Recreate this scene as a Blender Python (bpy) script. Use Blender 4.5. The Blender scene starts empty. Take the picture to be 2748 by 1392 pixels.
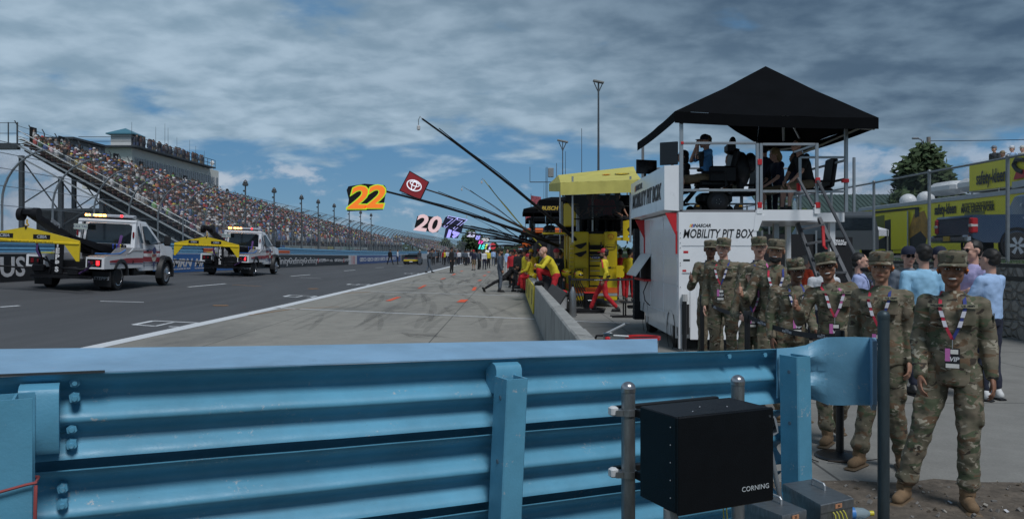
import bpy, bmesh, math, random
from mathutils import Vector, Matrix, Euler
R = math.radians
V = Vector
random.seed(7)
SC = bpy.context.scene
COL = SC.collection
# ---------------------------------------------------------------- camera
F, CX, HZ, H = 2137.0, 1374.0, 672.0, 1.76      # measured: focal length in photo pixels, axis, horizon row, eye height
cam = bpy.data.cameras.new('camera')
cam.sensor_width = 36; cam.lens = 36 * F / 2748
cam.shift_y = -(696 - HZ) / 2748
cam.clip_start = 0.05; cam.clip_end = 6000
camo_ = bpy.data.objects.new('camera', cam); COL.objects.link(camo_)
camo_.location = (0, 0, H); camo_.rotation_euler = (R(90), 0, 0)
SC.camera = camo_
SC.view_settings.view_transform = 'Standard'
SC.view_settings.look = 'None'
SC.view_settings.gamma = 1
SC.view_settings.exposure = 0.0
try:
    SC.cycles.max_bounces = 6; SC.cycles.transparent_max_bounces = 24
    SC.cycles.use_denoising = True
except Exception: pass
# ---------------------------------------------------------------- sun and sky with clouds
SUN_EL, SUN_AZ = 57, 156       # azimuth from +Y, negative to the left
sl = bpy.data.lights.new('sun', 'SUN'); sl.energy = 2.4; sl.angle = R(20); sl.color = (.97, .985, 1)
so = bpy.data.objects.new('sun', sl); COL.objects.link(so)
so.location = (0, 0, 60)
_d = V((math.sin(R(SUN_AZ)) * math.cos(R(SUN_EL)), math.cos(R(SUN_AZ)) * math.cos(R(SUN_EL)), math.sin(R(SUN_EL))))
so.rotation_euler = _d.to_track_quat('Z', 'Y').to_euler()
W = bpy.data.worlds.new('World'); SC.world = W; W.use_nodes = True
def world():
    nt = W.node_tree; N = nt.nodes; L = nt.links
    for n in list(N): N.remove(n)
    def nd(t, **k):
        n = N.new(t)
        for a, b in k.items(): setattr(n, a, b)
        return n
    def m(op, a, b=None, c=None, clamp=False):
        n = nd('ShaderNodeMath', operation=op); n.use_clamp = clamp
        for i, x in enumerate((a, b, c)):
            if x is None: continue
            if isinstance(x, (int, float)): n.inputs[i].default_value = x
            else: L.new(x, n.inputs[i])
        return n.outputs[0]
    def ss(x, lo, hi):
        n = nd('ShaderNodeMapRange', interpolation_type='SMOOTHSTEP'); L.new(x, n.inputs[0])
        n.inputs[1].default_value = lo; n.inputs[2].default_value = hi
        return n.outputs[0]
    def mix(f, a, b):
        n = nd('ShaderNodeMix', data_type='RGBA')
        for i, x in ((0, f), (6, a), (7, b)):
            if isinstance(x, (int, float)): n.inputs[i].default_value = x
            elif isinstance(x, tuple): n.inputs[i].default_value = (*x, 1)
            else: L.new(x, n.inputs[i])
        return n.outputs[2]
    def noise(vec, scale, detail, rough, dist=0):
        n = nd('ShaderNodeTexNoise'); L.new(vec, n.inputs['Vector'])
        n.inputs['Scale'].default_value = scale; n.inputs['Detail'].default_value = detail
        n.inputs['Roughness'].default_value = rough; n.inputs['Distortion'].default_value = dist
        return n.outputs[0]
    sky = nd('ShaderNodeTexSky', sky_type='NISHITA', sun_disc=False)
    sky.sun_elevation = R(SUN_EL); sky.sun_rotation = R(SUN_AZ); sky.altitude = 100
    sky.air_density = 1.0; sky.dust_density = .25; sky.ozone_density = 3.0
    tc = nd('ShaderNodeTexCoord'); sp = nd('ShaderNodeSeparateXYZ'); L.new(tc.outputs['Generated'], sp.inputs[0])
    X, Y, Z = sp.outputs
    zz = m('ADD', m('MAXIMUM', Z, 0.0), .22)
    u = m('DIVIDE', X, zz); v = m('DIVIDE', Y, zz)
    cb = nd('ShaderNodeCombineXYZ'); L.new(u, cb.inputs[0]); L.new(v, cb.inputs[1])
    P = cb.outputs[0]
    # deck of stratocumulus overhead, thinning out towards the horizon
    mp = nd('ShaderNodeMapping'); mp.inputs['Scale'].default_value = (2.0, 2.3, 1); mp.inputs['Rotation'].default_value = (0, 0, R(14)); mp.inputs['Location'].default_value = (3.1, 1.7, 0)
    L.new(P, mp.inputs[0])
    n1 = noise(mp.outputs[0], 1.35, 9, .52, .15)
    n2 = noise(mp.outputs[0], 3.4, 8, .5, .15)
    nb = noise(mp.outputs[0], .42, 3, .5)
    elev = ss(m('ADD', Z, m('MULTIPLY', m('ABSOLUTE', X), .03)), .085, .185)
    cov = m('ADD', m('ADD', m('MULTIPLY', n1, 1.0), m('MULTIPLY', m('SUBTRACT', elev, .5), .34)), m('MULTIPLY', m('SUBTRACT', nb, .5), .35))
    deck = ss(cov, .38, .56)
    shade = ss(m('ADD', m('MULTIPLY', n2, .6), m('MULTIPLY', n1, .5)), .40, .72)
    # darker bank upper right
    dk = ss(m('ADD', m('ADD', m('MULTIPLY', X, .85), m('MULTIPLY', Z, 2.0)), m('MULTIPLY', m('SUBTRACT', nb, .5), .8)), .12, .95)
    lit = mix(shade, (2.3, 3.35, 4.3), (4.1, 5.3, 6.4))
    dark = mix(shade, (.60, 1.0, 1.55), (1.5, 2.2, 2.95))
    deckc = mix(dk, lit, dark)
    # cumulus standing near the horizon
    ax = m('DIVIDE', X, Y)
    c2 = nd('ShaderNodeCombineXYZ'); L.new(ax, c2.inputs[0]); L.new(m('MULTIPLY', Z, 2.0), c2.inputs[1])
    n3 = noise(c2.outputs[0], 8.5, 10, .58, .15)
    n4 = noise(c2.outputs[0], 2.3, 3, .5)
    band = m('MULTIPLY', ss(Z, -.02, .03), m('SUBTRACT', 1.0, ss(Z, .07, .16)))
    side = m('MULTIPLY', ss(m('ABSOLUTE', m('SUBTRACT', ax, -.18)), .12, .55), .17)
    cum = ss(m('ADD', m('ADD', m('MULTIPLY', n3, .75), m('MULTIPLY', n4, .35)), m('ADD', m('MULTIPLY', band, .16), side)), .77, .85)
    cum = m('MULTIPLY', cum, band)
    cshade = ss(m('ADD', n3, m('MULTIPLY', Z, 1.5)), .45, .78)
    cumc = mix(cshade, (2.5, 3.1, 4.1), (5.4, 5.9, 6.6))
    skyc = nd('ShaderNodeVectorMath', operation='MULTIPLY'); L.new(sky.outputs[0], skyc.inputs[0]); skyc.inputs[1].default_value = (.80, .98, 1.02)
    blue = mix(ss(Z, -.02, .16), (1.4, 2.75, 4.3), (.8, 2.1, 3.9))
    blue = mix(ss(Z, .2, .8), blue, (.5, 1.3, 3.0))
    skm = mix(.88, skyc.outputs[0], blue)
    c = mix(m('MULTIPLY', cum, .8), skm, cumc)
    c = mix(m('MULTIPLY', deck, .93), c, deckc)
    bg = nd('ShaderNodeBackground'); L.new(c, bg.inputs[0]); bg.inputs[1].default_value = .1
    out = nd('ShaderNodeOutputWorld'); L.new(bg.outputs[0], out.inputs[0])
world()
# ---------------------------------------------------------------- ground shape and pixel-to-place measuring
def sst(x, a, b):
    t = min(1, max(0, (x - a) / (b - a))); return t * t * (3 - 2 * t)
def zt(x, y):
    zb = .62 * (1 - sst(y, 20, 125))
    return zb * min(1, max(0, (-7.9 - x) / 10.2))
def G(px, py, up=0.0):
    z = 0
    for _ in range(40):
        y = (H - z) * F / (py - HZ); x = (px - CX) / F * y; z = .5 * z + .5 * zt(x, y)
    return V((x, y, zt(x, y) + up))
def P(px, py, Y):
    return V(((px - CX) / F * Y, Y, H - (py - HZ) * Y / F))
def PX(px, Y): return (px - CX) / F * Y
def PZ(py, Y): return H - (py - HZ) * Y / F
def Pz(px, py, z):
    y = (H - z) * F / (py - HZ); return V(((px - CX) / F * y, y, z))
# ---------------------------------------------------------------- materials
MATS = {}
def new_mat(name):
    m = bpy.data.materials.new(name); m.use_nodes = True
    return m, m.node_tree, m.node_tree.nodes['Principled BSDF']
def M(name, col=(.5, .5, .5), rough=.6, metal=0, var=.12, vs=6, bump=0, bs=40, dirt=None, ds=3, dthr=.6, spec=None, emit=None, es=1, objcol=False, coat=0, stretch=(1, 1, 1), sheen=0, alpha=1, trans=0, dmax=.8):
    """general surface: base colour with slow variation, optional dirt blotches and bump"""
    if name in MATS: return MATS[name]
    m, nt, b = new_mat(name); N = nt.nodes; L = nt.links
    tc = N.new('ShaderNodeTexCoord'); mp = N.new('ShaderNodeMapping'); mp.inputs['Scale'].default_value = stretch
    L.new(tc.outputs['Object'], mp.inputs[0]); vec = mp.outputs[0]
    oi = N.new('ShaderNodeObjectInfo')
    n = N.new('ShaderNodeTexNoise'); n.inputs['Scale'].default_value = vs; n.inputs['Detail'].default_value = 6; n.inputs['Roughness'].default_value = .65
    L.new(vec, n.inputs['Vector'])
    mr = N.new('ShaderNodeMapRange'); L.new(n.outputs[0], mr.inputs[0]); mr.inputs[1].default_value = .25; mr.inputs[2].default_value = .75
    mr.inputs[3].default_value = 1 - var; mr.inputs[4].default_value = 1 + var
    vm = N.new('ShaderNodeVectorMath'); vm.operation = 'MULTIPLY'
    if objcol: L.new(oi.outputs['Color'], vm.inputs[0])
    else: vm.inputs[0].default_value = col
    L.new(mr.outputs[0], vm.inputs[1]); cur = vm.outputs[0]
    if dirt:
        n2 = N.new('ShaderNodeTexNoise'); n2.inputs['Scale'].default_value = ds; n2.inputs['Detail'].default_value = 9; n2.inputs['Roughness'].default_value = .7
        L.new(vec, n2.inputs['Vector'])
        r2 = N.new('ShaderNodeMapRange'); L.new(n2.outputs[0], r2.inputs[0]); r2.inputs[1].default_value = dthr; r2.inputs[2].default_value = dthr + .12; r2.inputs[4].default_value = dmax
        mx = N.new('ShaderNodeMix'); mx.data_type = 'RGBA'; L.new(r2.outputs[0], mx.inputs[0]); L.new(cur, mx.inputs[6]); mx.inputs[7].default_value = (*dirt, 1); cur = mx.outputs[2]
    L.new(cur, b.inputs['Base Color'])
    b.inputs['Roughness'].default_value = rough; b.inputs['Metallic'].default_value = metal
    if spec is not None: b.inputs['Specular IOR Level'].default_value = spec
    if coat: b.inputs['Coat Weight'].default_value = coat; b.inputs['Coat Roughness'].default_value = .08
    if emit: b.inputs['Emission Color'].default_value = (*emit, 1); b.inputs['Emission Strength'].default_value = es
    if alpha < 1: b.inputs['Alpha'].default_value = alpha
    if trans: b.inputs['Transmission Weight'].default_value = trans
    if bump:
        n3 = N.new('ShaderNodeTexNoise'); n3.inputs['Scale'].default_value = bs; n3.inputs['Detail'].default_value = 4
        L.new(vec, n3.inputs['Vector'])
        bp = N.new('ShaderNodeBump'); bp.inputs['Strength'].default_value = bump; bp.inputs['Distance'].default_value = .01
        L.new(n3.outputs[0], bp.inputs['Height']); L.new(bp.outputs[0], b.inputs['Normal'])
    MATS[name] = m; return m
def link_mat(name, wire=.09, pitch=.06, col=(.22, .23, .24)):
    """woven wire mesh: transparent between the wires (uv in metres)"""
    if name in MATS: return MATS[name]
    m, nt, b = new_mat(name); N = nt.nodes; L = nt.links
    def mm(op, a, c=None):
        n = N.new('ShaderNodeMath'); n.operation = op
        for i, x in enumerate((a, c)):
            if x is None: continue
            if isinstance(x, (int, float)): n.inputs[i].default_value = x
            else: L.new(x, n.inputs[i])
        return n.outputs[0]
    uv = N.new('ShaderNodeUVMap'); s = N.new('ShaderNodeSeparateXYZ'); L.new(uv.outputs[0], s.inputs[0])
    a = mm('FRACT', mm('DIVIDE', mm('ADD', s.outputs[0], s.outputs[1]), pitch)); c = mm('FRACT', mm('DIVIDE', mm('SUBTRACT', s.outputs[0], s.outputs[1]), pitch))
    w = mm('MAXIMUM', mm('LESS_THAN', a, wire), mm('LESS_THAN', c, wire))
    b.inputs['Base Color'].default_value = (*col, 1); b.inputs['Metallic'].default_value = .6; b.inputs['Roughness'].default_value = .5
    L.new(w, b.inputs['Alpha'])
    MATS[name] = m; return m
def attr_mat(name, rough=.85):
    m, nt, b = new_mat(name); a = nt.nodes.new('ShaderNodeAttribute'); a.attribute_name = 'col'
    nt.links.new(a.outputs['Color'], b.inputs['Base Color']); b.inputs['Roughness'].default_value = rough
    MATS[name] = m; return m
# ---------------------------------------------------------------- objects
def tag(o, label=None, cat=None, group=None, kind=None):
    if label: o['label'] = label
    if cat: o['category'] = cat
    if group: o['group'] = group
    if kind: o['kind'] = kind
    return o
def thing(name, label, cat, loc=(0, 0, 0), rz=0, group=None):
    o = bpy.data.objects.new(name, None); COL.objects.link(o); o.empty_display_size = .2
    o.location = loc; o.rotation_euler = (0, 0, rz)
    return tag(o, label, cat, group)
def kids(o): return [c for c in bpy.data.objects if c.parent is o]
def dup(root, loc, rz=None, label=None, group=None, color=None):
    r = root.copy(); COL.objects.link(r); r.location = loc
    if rz is not None: r.rotation_euler = (0, 0, rz)
    if label: r['label'] = label
    if group: r['group'] = group
    for ch in KIDS(root):
        c = ch.copy(); COL.objects.link(c); c.parent = r
        for g in KIDS(ch):
            d = g.copy(); COL.objects.link(d); d.parent = c
    return r
_KC = {}
def KIDS(o):
    k = o.name
    if k not in _KC: _KC[k] = kids(o)
    return _KC[k]
class MB:
    def __init__(s): s.v = []; s.f = []; s.mi = []; s.uv = None; s.cur = 0; s.fc = []; s.c = None; s.T = None
    def add(s, vs, fs, mi=None):
        b = len(s.v)
        if s.T is not None: vs = [s.T @ V(p) for p in vs]
        s.v += [tuple(p) for p in vs]; s.f += [tuple(b + i for i in f) for f in fs]
        s.mi += [s.cur if mi is None else mi] * len(fs)
        if s.c is not None: s.fc += [s.c] * len(fs)
        return s
    def box(s, x0, x1, y0, y1, z0, z1, mi=None):
        vs = [(x, y, z) for x in (x0, x1) for y in (y0, y1) for z in (z0, z1)]
        return s.add(vs, [(0, 1, 3, 2), (4, 6, 7, 5), (0, 4, 5, 1), (2, 3, 7, 6), (0, 2, 6, 4), (1, 5, 7, 3)], mi)
    def cbox(s, c, d, mi=None, rot=None):
        hx, hy, hz = d[0] / 2, d[1] / 2, d[2] / 2
        vs = [V((x, y, z)) for x in (-hx, hx) for y in (-hy, hy) for z in (-hz, hz)]
        if rot is not None: vs = [rot @ p for p in vs]
        vs = [p + V(c) for p in vs]
        return s.add(vs, [(0, 1, 3, 2), (4, 6, 7, 5), (0, 4, 5, 1), (2, 3, 7, 6), (0, 2, 6, 4), (1, 5, 7, 3)], mi)
    def bbox(s, c, d, bev=.01, mi=None, rot=None):
        """box with chamfered vertical and horizontal edges"""
        hx, hy, hz = d[0] / 2, d[1] / 2, d[2] / 2; b = min(bev, hx * .9, hy * .9, hz * .9)
        rings = []
        for z, k in ((-hz, b), (-hz + b, 0), (hz - b, 0), (hz, b)):
            X, Y2 = hx - k, hy - k; q = b
            rings.append([(X - q, -Y2, z), (X, -Y2 + q, z), (X, Y2 - q, z), (X - q, Y2, z), (-X + q, Y2, z), (-X, Y2 - q, z), (-X, -Y2 + q, z), (-X + q, -Y2, z)])
        vs = [V(p) for r in rings for p in r]
        if rot is not None: vs = [rot @ p for p in vs]
        vs = [p + V(c) for p in vs]
        fs = [tuple(range(7, -1, -1)), tuple(24 + i for i in range(8))]
        for k in range(3):
            for i in range(8):
                j = (i + 1) % 8; fs.append((8 * k + i, 8 * k + j, 8 * k + 8 + j, 8 * k + 8 + i))
        return s.add(vs, fs, mi)
    def tube(s, p0, p1, r0, r1=None, n=8, mi=None, caps=True):
        p0, p1 = V(p0), V(p1); r1 = r0 if r1 is None else r1
        d = (p1 - p0)
        if d.length < 1e-6: return s
        d.normalize(); a = d.orthogonal().normalized(); b = d.cross(a)
        vs = []
        for p, r in ((p0, r0), (p1, r1)):
            for i in range(n):
                t = 2 * math.pi * i / n; vs.append(p + a * (r * math.cos(t)) + b * (r * math.sin(t)))
        fs = [(i, (i + 1) % n, n + (i + 1) % n, n + i) for i in range(n)]
        if caps: fs += [tuple(range(n - 1, -1, -1)), tuple(range(n, 2 * n))]
        return s.add(vs, fs, mi)
    def path(s, pts, r, n=6, mi=None):
        pts = [V(p) for p in pts]; rs = r if isinstance(r, (list, tuple)) else [r] * len(pts)
        vs = []; a = None
        for i, p in enumerate(pts):
            d = (pts[min(i + 1, len(pts) - 1)] - pts[max(i - 1, 0)])
            if d.length < 1e-9: d = V((0, 0, 1))
            d.normalize()
            if a is None: a = d.orthogonal().normalized()
            else:
                a = a - d * a.dot(d)
                a = a.normalized() if a.length > 1e-6 else d.orthogonal().normalized()
            b = d.cross(a)
            for k in range(n):
                t = 2 * math.pi * k / n; vs.append(p + a * (rs[i] * math.cos(t)) + b * (rs[i] * math.sin(t)))
        fs = []
        for i in range(len(pts) - 1):
            for k in range(n):
                j = (k + 1) % n; fs.append((i * n + k, i * n + j, (i + 1) * n + j, (i + 1) * n + k))
        e = (len(pts) - 1) * n
        fs += [tuple(range(n - 1, -1, -1)), tuple(range(e, e + n))]
        return s.add(vs, fs, mi)
    def ell(s, c, r, n=12, m=8, mi=None, rot=None):
        c = V(c); vs = [V((0, 0, -1))]
        for i in range(1, m):
            ph = math.pi * i / m - math.pi / 2
            for k in range(n):
                t = 2 * math.pi * k / n; vs.append(V((math.cos(ph) * math.cos(t), math.cos(ph) * math.sin(t), math.sin(ph))))
        vs.append(V((0, 0, 1)))
        vs = [V((p.x * r[0], p.y * r[1], p.z * r[2])) for p in vs]
        if rot is not None: vs = [rot @ p for p in vs]
        vs = [p + c for p in vs]
        fs = [(0, 1 + (k + 1) % n, 1 + k) for k in range(n)]
        for i in range(m - 2):
            for k in range(n):
                j = (k + 1) % n; fs.append((1 + i * n + k, 1 + i * n + j, 1 + (i + 1) * n + j, 1 + (i + 1) * n + k))
        b = 1 + (m - 2) * n; t = len(vs) - 1
        fs += [(b + k, b + (k + 1) % n, t) for k in range(n)]
        return s.add(vs, fs, mi)
    def cap(s, p0, p1, r0, r1=None, n=10, mi=None):
        r1 = r0 if r1 is None else r1
        s.tube(p0, p1, r0, r1, n, mi); s.ell(p0, (r0,) * 3, n, 6, mi); s.ell(p1, (r1,) * 3, n, 6, mi); return s
    def lathe(s, prof, c=(0, 0, 0), n=20, mi=None, axis='z', closed=True):
        c = V(c); vs = []
        for r, h in prof:
            for k in range(n):
                t = 2 * math.pi * k / n; x, y = r * math.cos(t), r * math.sin(t)
                p = V((x, y, h)) if axis == 'z' else (V((h, x, y)) if axis == 'x' else V((x, h, y)))
                vs.append(p + c)
        fs = []
        for i in range(len(prof) - 1):
            for k in range(n):
                j = (k + 1) % n; fs.append((i * n + k, i * n + j, (i + 1) * n + j, (i + 1) * n + k))
        if closed: e = (len(prof) - 1) * n; fs += [tuple(range(n - 1, -1, -1)), tuple(range(e, e + n))]
        return s.add(vs, fs, mi)
    def prism(s, pts, d, mi=None):
        """closed outline of 3d points extruded by vector d"""
        pts = [V(p) for p in pts]; d = V(d); n = len(pts)
        return s.add(pts + [p + d for p in pts], [tuple(range(n - 1, -1, -1)), tuple(range(n, 2 * n))] + [(i, (i + 1) % n, n + (i + 1) % n, n + i) for i in range(n)], mi)
    def loft(s, rings, mi=None, caps=True, closed=True):
        n = len(rings[0]); vs = [p for r in rings for p in r]; fs = []
        m = n if closed else n - 1
        for i in range(len(rings) - 1):
            for k in range(m):
                j = (k + 1) % n; fs.append((i * n + k, i * n + j, (i + 1) * n + j, (i + 1) * n + k))
        if caps and closed: e = (len(rings) - 1) * n; fs += [tuple(range(n - 1, -1, -1)), tuple(range(e, e + n))]
        return s.add(vs, fs, mi)
    def mesh(s, name, mats, origin=(0, 0, 0), smooth=True, uvs=None):
        me = bpy.data.meshes.new(name); o = V(origin)
        me.from_pydata([V(p) - o for p in s.v], [], s.f)
        for m in (mats if isinstance(mats, (list, tuple)) else [mats]): me.materials.append(m)
        me.polygons.foreach_set('material_index', s.mi)
        if s.fc:
            a = me.color_attributes.new('col', 'FLOAT_COLOR', 'CORNER'); i = 0; buf = []
            for p, c in zip(me.polygons, s.fc): buf += [c[0], c[1], c[2], 1] * p.loop_total
            a.data.foreach_set('color', buf)
        if uvs is not None:
            l = me.uv_layers.new(name='UVMap'); buf = []
            for p in me.polygons:
                for vi in p.vertices: buf += list(uvs[vi])
            l.data.foreach_set('uv', buf)
        if not s.fc and len(s.f) < 200000:
            bm = bmesh.new(); bm.from_mesh(me); bmesh.ops.recalc_face_normals(bm, faces=bm.faces); bm.to_mesh(me); bm.free()
        if smooth:
            me.shade_smooth() if hasattr(me, 'shade_smooth') else None
            try: me.set_sharp_from_angle(angle=R(35))
            except Exception: pass
        return me
    def build(s, name, mats, parent=None, world=False, smooth=True, uvs=None):
        """world=True: coordinates are world ones, the parent has no rotation"""
        if parent is not None: org = parent_loc(parent) if world else (0, 0, 0)
        else:
            xs, ys, zs = zip(*s.v); org = ((min(xs) + max(xs)) / 2, (min(ys) + max(ys)) / 2, min(zs))
        o = bpy.data.objects.new(name, s.mesh(name, mats, org, smooth, uvs)); COL.objects.link(o)
        if parent is not None: o.parent = parent
        else: o.location = org
        return o
def parent_loc(p):
    l = V((0, 0, 0))
    while p is not None: l = l + p.location; p = p.parent
    return l
def text(s, name, size, mat, parent, loc, xdir, ydir, extrude=.002, shear=0, bold=0, align='CENTER', sx=1, world=False, spacing=1, label=None):
    cu = bpy.data.curves.new('t', 'FONT'); cu.body = s; cu.size = size; cu.extrude = extrude; cu.shear = shear; cu.offset = bold
    cu.align_x = align; cu.align_y = 'CENTER'; cu.resolution_u = 3; cu.space_character = spacing
    o = bpy.data.objects.new('t', cu); COL.objects.link(o)
    dg = bpy.context.evaluated_depsgraph_get(); me = bpy.data.meshes.new_from_object(o.evaluated_get(dg)); me.name = name
    bpy.data.objects.remove(o)
    x = V(xdir).normalized(); y = V(ydir).normalized(); z = x.cross(y)
    mt = Matrix((x * sx, y, z)).transposed().to_4x4(); mt.translation = V(loc) - (parent_loc(parent) if (world and parent) else V((0, 0, 0)))
    me.transform(mt); me.materials.clear(); me.materials.append(mat)
    r = bpy.data.objects.new(name, me); COL.objects.link(r)
    if parent: r.parent = parent
    return r
# ================================================================ SETTING
def lerp_pts(pts, y):
    if y <= pts[0][0]: return pts[0][1]
    for (a, b), (c, d) in zip(pts, pts[1:]):
        if y <= c: return b + (d - b) * (y - a) / (c - a)
    return pts[-1][1]
def xline(y): return lerp_pts([(14.2, -7.62), (24.6, -7.25), (60, -6.8), (90, -6.75), (600, -6.75)], y)
def frange(a, b, n): return [a + (b - a) * i / (n - 1) for i in range(n)]
def yset(a, b):
    out = []; y = a
    while y < b: out.append(y); y += max(1.0, abs(y) * .06)
    return out + [b]
def strip(name, fl, fr, y0, y1, up, mat, nx=6, kind='structure', label=None, zf=zt):
    mb = MB(); ys = yset(y0, y1); vs = []
    for y in ys:
        for i in range(nx):
            x = fl(y) + (fr(y) - fl(y)) * i / (nx - 1); vs.append((x, y, zf(x, y) + up))
    fs = [(j * nx + i, j * nx + i + 1, (j + 1) * nx + i + 1, (j + 1) * nx + i) for j in range(len(ys) - 1) for i in range(nx - 1)]
    mb.add(vs, fs); o = mb.build(name, mat); o['kind'] = kind; return o
def asphalt_mat():
    m, nt, b = new_mat('asphalt'); N = nt.nodes; L = nt.links
    tc = N.new('ShaderNodeTexCoord')
    def noi(sc, st, det=6):
        mp = N.new('ShaderNodeMapping'); mp.inputs['Scale'].default_value = st; L.new(tc.outputs['Object'], mp.inputs[0])
        n = N.new('ShaderNodeTexNoise'); n.inputs['Scale'].default_value = sc; n.inputs['Detail'].default_value = det; n.inputs['Roughness'].default_value = .7; L.new(mp.outputs[0], n.inputs[0]); return n.outputs[0]
    a = noi(.5, (1, .12, 1)); c = noi(60, (1, 1, 1), 2); d = noi(1.6, (1, .03, 1), 3)
    def mth(op, x, y):
        n = N.new('ShaderNodeMath'); n.operation = op
        for i, q in enumerate((x, y)):
            if isinstance(q, (int, float)): n.inputs[i].default_value = q
            else: L.new(q, n.inputs[i])
        return n.outputs[0]
    s = mth('ADD', mth('ADD', mth('MULTIPLY', a, .55), mth('MULTIPLY', c, .5)), mth('MULTIPLY', d, .45))
    cr = N.new('ShaderNodeValToRGB'); L.new(s, cr.inputs[0])
    cr.color_ramp.elements[0].position = .45; cr.color_ramp.elements[0].color = (.040, .042, .046, 1)
    cr.color_ramp.elements[1].position = 1.0; cr.color_ramp.elements[1].color = (.098, .100, .106, 1)
    L.new(cr.outputs[0], b.inputs['Base Color']); b.inputs['Roughness'].default_value = .85
    bp = N.new('ShaderNodeBump'); bp.inputs['Strength'].default_value = .5; bp.inputs['Distance'].default_value = .01; L.new(c, bp.inputs['Height']); L.new(bp.outputs[0], b.inputs['Normal'])
    return m
def concrete_mat(name, base, dark, joint=(6, 6), jw=.012, streak=(1, .25, 1), sthr=(.5, .74), off=(0, 0)):
    m, nt, b = new_mat(name); N = nt.nodes; L = nt.links
    tc = N.new('ShaderNodeTexCoord'); geo = N.new('ShaderNodeNewGeometry')
    def noi(sc, st, det=6, rg=.7):
        mp = N.new('ShaderNodeMapping'); mp.inputs['Scale'].default_value = st; L.new(geo.outputs['Position'], mp.inputs[0])
        n = N.new('ShaderNodeTexNoise'); n.inputs['Scale'].default_value = sc; n.inputs['Detail'].default_value = det; n.inputs['Roughness'].default_value = rg; L.new(mp.outputs[0], n.inputs[0]); return n.outputs[0]
    def mth(op, x, y=None):
        n = N.new('ShaderNodeMath'); n.operation = op
        for i, q in enumerate((x, y)):
            if q is None: continue
            if isinstance(q, (int, float)): n.inputs[i].default_value = q
            else: L.new(q, n.inputs[i])
        return n.outputs[0]
    def mr(x, a, c, d=0, e=1):
        n = N.new('ShaderNodeMapRange'); L.new(x, n.inputs[0])
        for i, q in enumerate((a, c, d, e)): n.inputs[i + 1].default_value = q
        return n.outputs[0]
    big = noi(.35, streak); mid = noi(2.2, (1, 1, 1), 8); fine = noi(45, (1, 1, 1), 3)
    br = mr(mth('ADD', mth('MULTIPLY', mid, .6), mth('MULTIPLY', fine, .4)), .3, .7, .72, 1.22)
    stn = mth('MULTIPLY', mr(big, *sthr), .75)
    sp = N.new('ShaderNodeSeparateXYZ'); L.new(geo.outputs['Position'], sp.inputs[0])
    jx = mth('LESS_THAN', mth('FRACT', mth('DIVIDE', mth('ADD', sp.outputs[0], 100 + off[0]), joint[0])), jw / joint[0] * 2)
    jy = mth('LESS_THAN', mth('FRACT', mth('DIVIDE', mth('ADD', sp.outputs[1], 100 + off[1]), joint[1])), jw / joint[1] * 2)
    jj = mth('MULTIPLY', mth('MAXIMUM', jx, jy), .75)
    v = N.new('ShaderNodeVectorMath'); v.operation = 'MULTIPLY'; v.inputs[0].default_value = base; L.new(br, v.inputs[1])
    m1 = N.new('ShaderNodeMix'); m1.data_type = 'RGBA'; L.new(stn, m1.inputs[0]); L.new(v.outputs[0], m1.inputs[6]); m1.inputs[7].default_value = (*dark, 1)
    m2 = N.new('ShaderNodeMix'); m2.data_type = 'RGBA'; L.new(jj, m2.inputs[0]); L.new(m1.outputs[2], m2.inputs[6]); m2.inputs[7].default_value = (.03, .03, .03, 1)
    L.new(m2.outputs[2], b.inputs['Base Color']); b.inputs['Roughness'].default_value = .88
    bp = N.new('ShaderNodeBump'); bp.inputs['Strength'].default_value = .4; bp.inputs['Distance'].default_value = .01; L.new(fine, bp.inputs['Height']); L.new(bp.outputs[0], b.inputs['Normal'])
    return m
m_asph = asphalt_mat()
m_pit = concrete_mat('pit_concrete', (.265, .252, .222), (.095, .095, .093), joint=(4.1, 7.6), sthr=(.50, .72), streak=(1, .3, 1))
m_pave = concrete_mat('pavement_concrete', (.215, .21, .195), (.11, .108, .105), joint=(5.2, 4.6), sthr=(.55, .8), off=(1.5, 1.2))  # base colour lowered to carry the cloud shade over this concrete
m_wallc = M('wall_concrete', (.30, .30, .285), .9, var=.28, vs=5, bump=.5, bs=60, dirt=(.10, .10, .095), ds=2.2, dthr=.56, stretch=(1, 1, .35))
m_grass = M('grass_ground', (.055, .075, .03), .95, var=.5, vs=3, bump=.8, bs=30)
m_dirt = M('dirt_gravel', (.105, .085, .066), .95, var=.55, vs=9, bump=1, bs=45, dirt=(.24, .22, .19), ds=14, dthr=.60)
m_white_paint = M('white_road_paint', (.62, .64, .66), .7, var=.18, vs=20, dirt=(.2, .2, .2), ds=12, dthr=.66)
m_orange_paint = M('orange_road_paint', (.75, .10, .03), .7, var=.1)
m_amber_paint = M('amber_road_paint', (.45, .22, .07), .7, var=.2)

# base ground reaching the horizon
def ground():
    xs = [-3000, -800, -300, -120, -60, -40, -30, -24, -21, -18.2, -15, -11, -7.9, 0, 10, 30, 80, 300, 800, 3000]
    ys = [-200, -30, 0, 10, 20, 30, 40, 50, 60, 75, 90, 110, 130, 180, 300, 600, 1500, 4500]
    mb = MB(); mb.add([(x, y, zt(x, y) - .03) for y in ys for x in xs], [(j * len(xs) + i, j * len(xs) + i + 1, (j + 1) * len(xs) + i + 1, (j + 1) * len(xs) + i) for j in range(len(ys) - 1) for i in range(len(xs) - 1)])
    o = mb.build('ground', m_grass); o['kind'] = 'structure'
ground()
strip('race_track', lambda y: -18.3, lambda y: xline(y) - .05, 2.5, 560, 0.0, m_asph, 12)
strip('pit_lane', xline, lambda y: .66, 2.5, 300, 0.0, m_pit, 4)
strip('pit_pavement', lambda y: .70, lambda y: 10.0, 5.98, 160, -.002, m_pave, 4)
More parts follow.
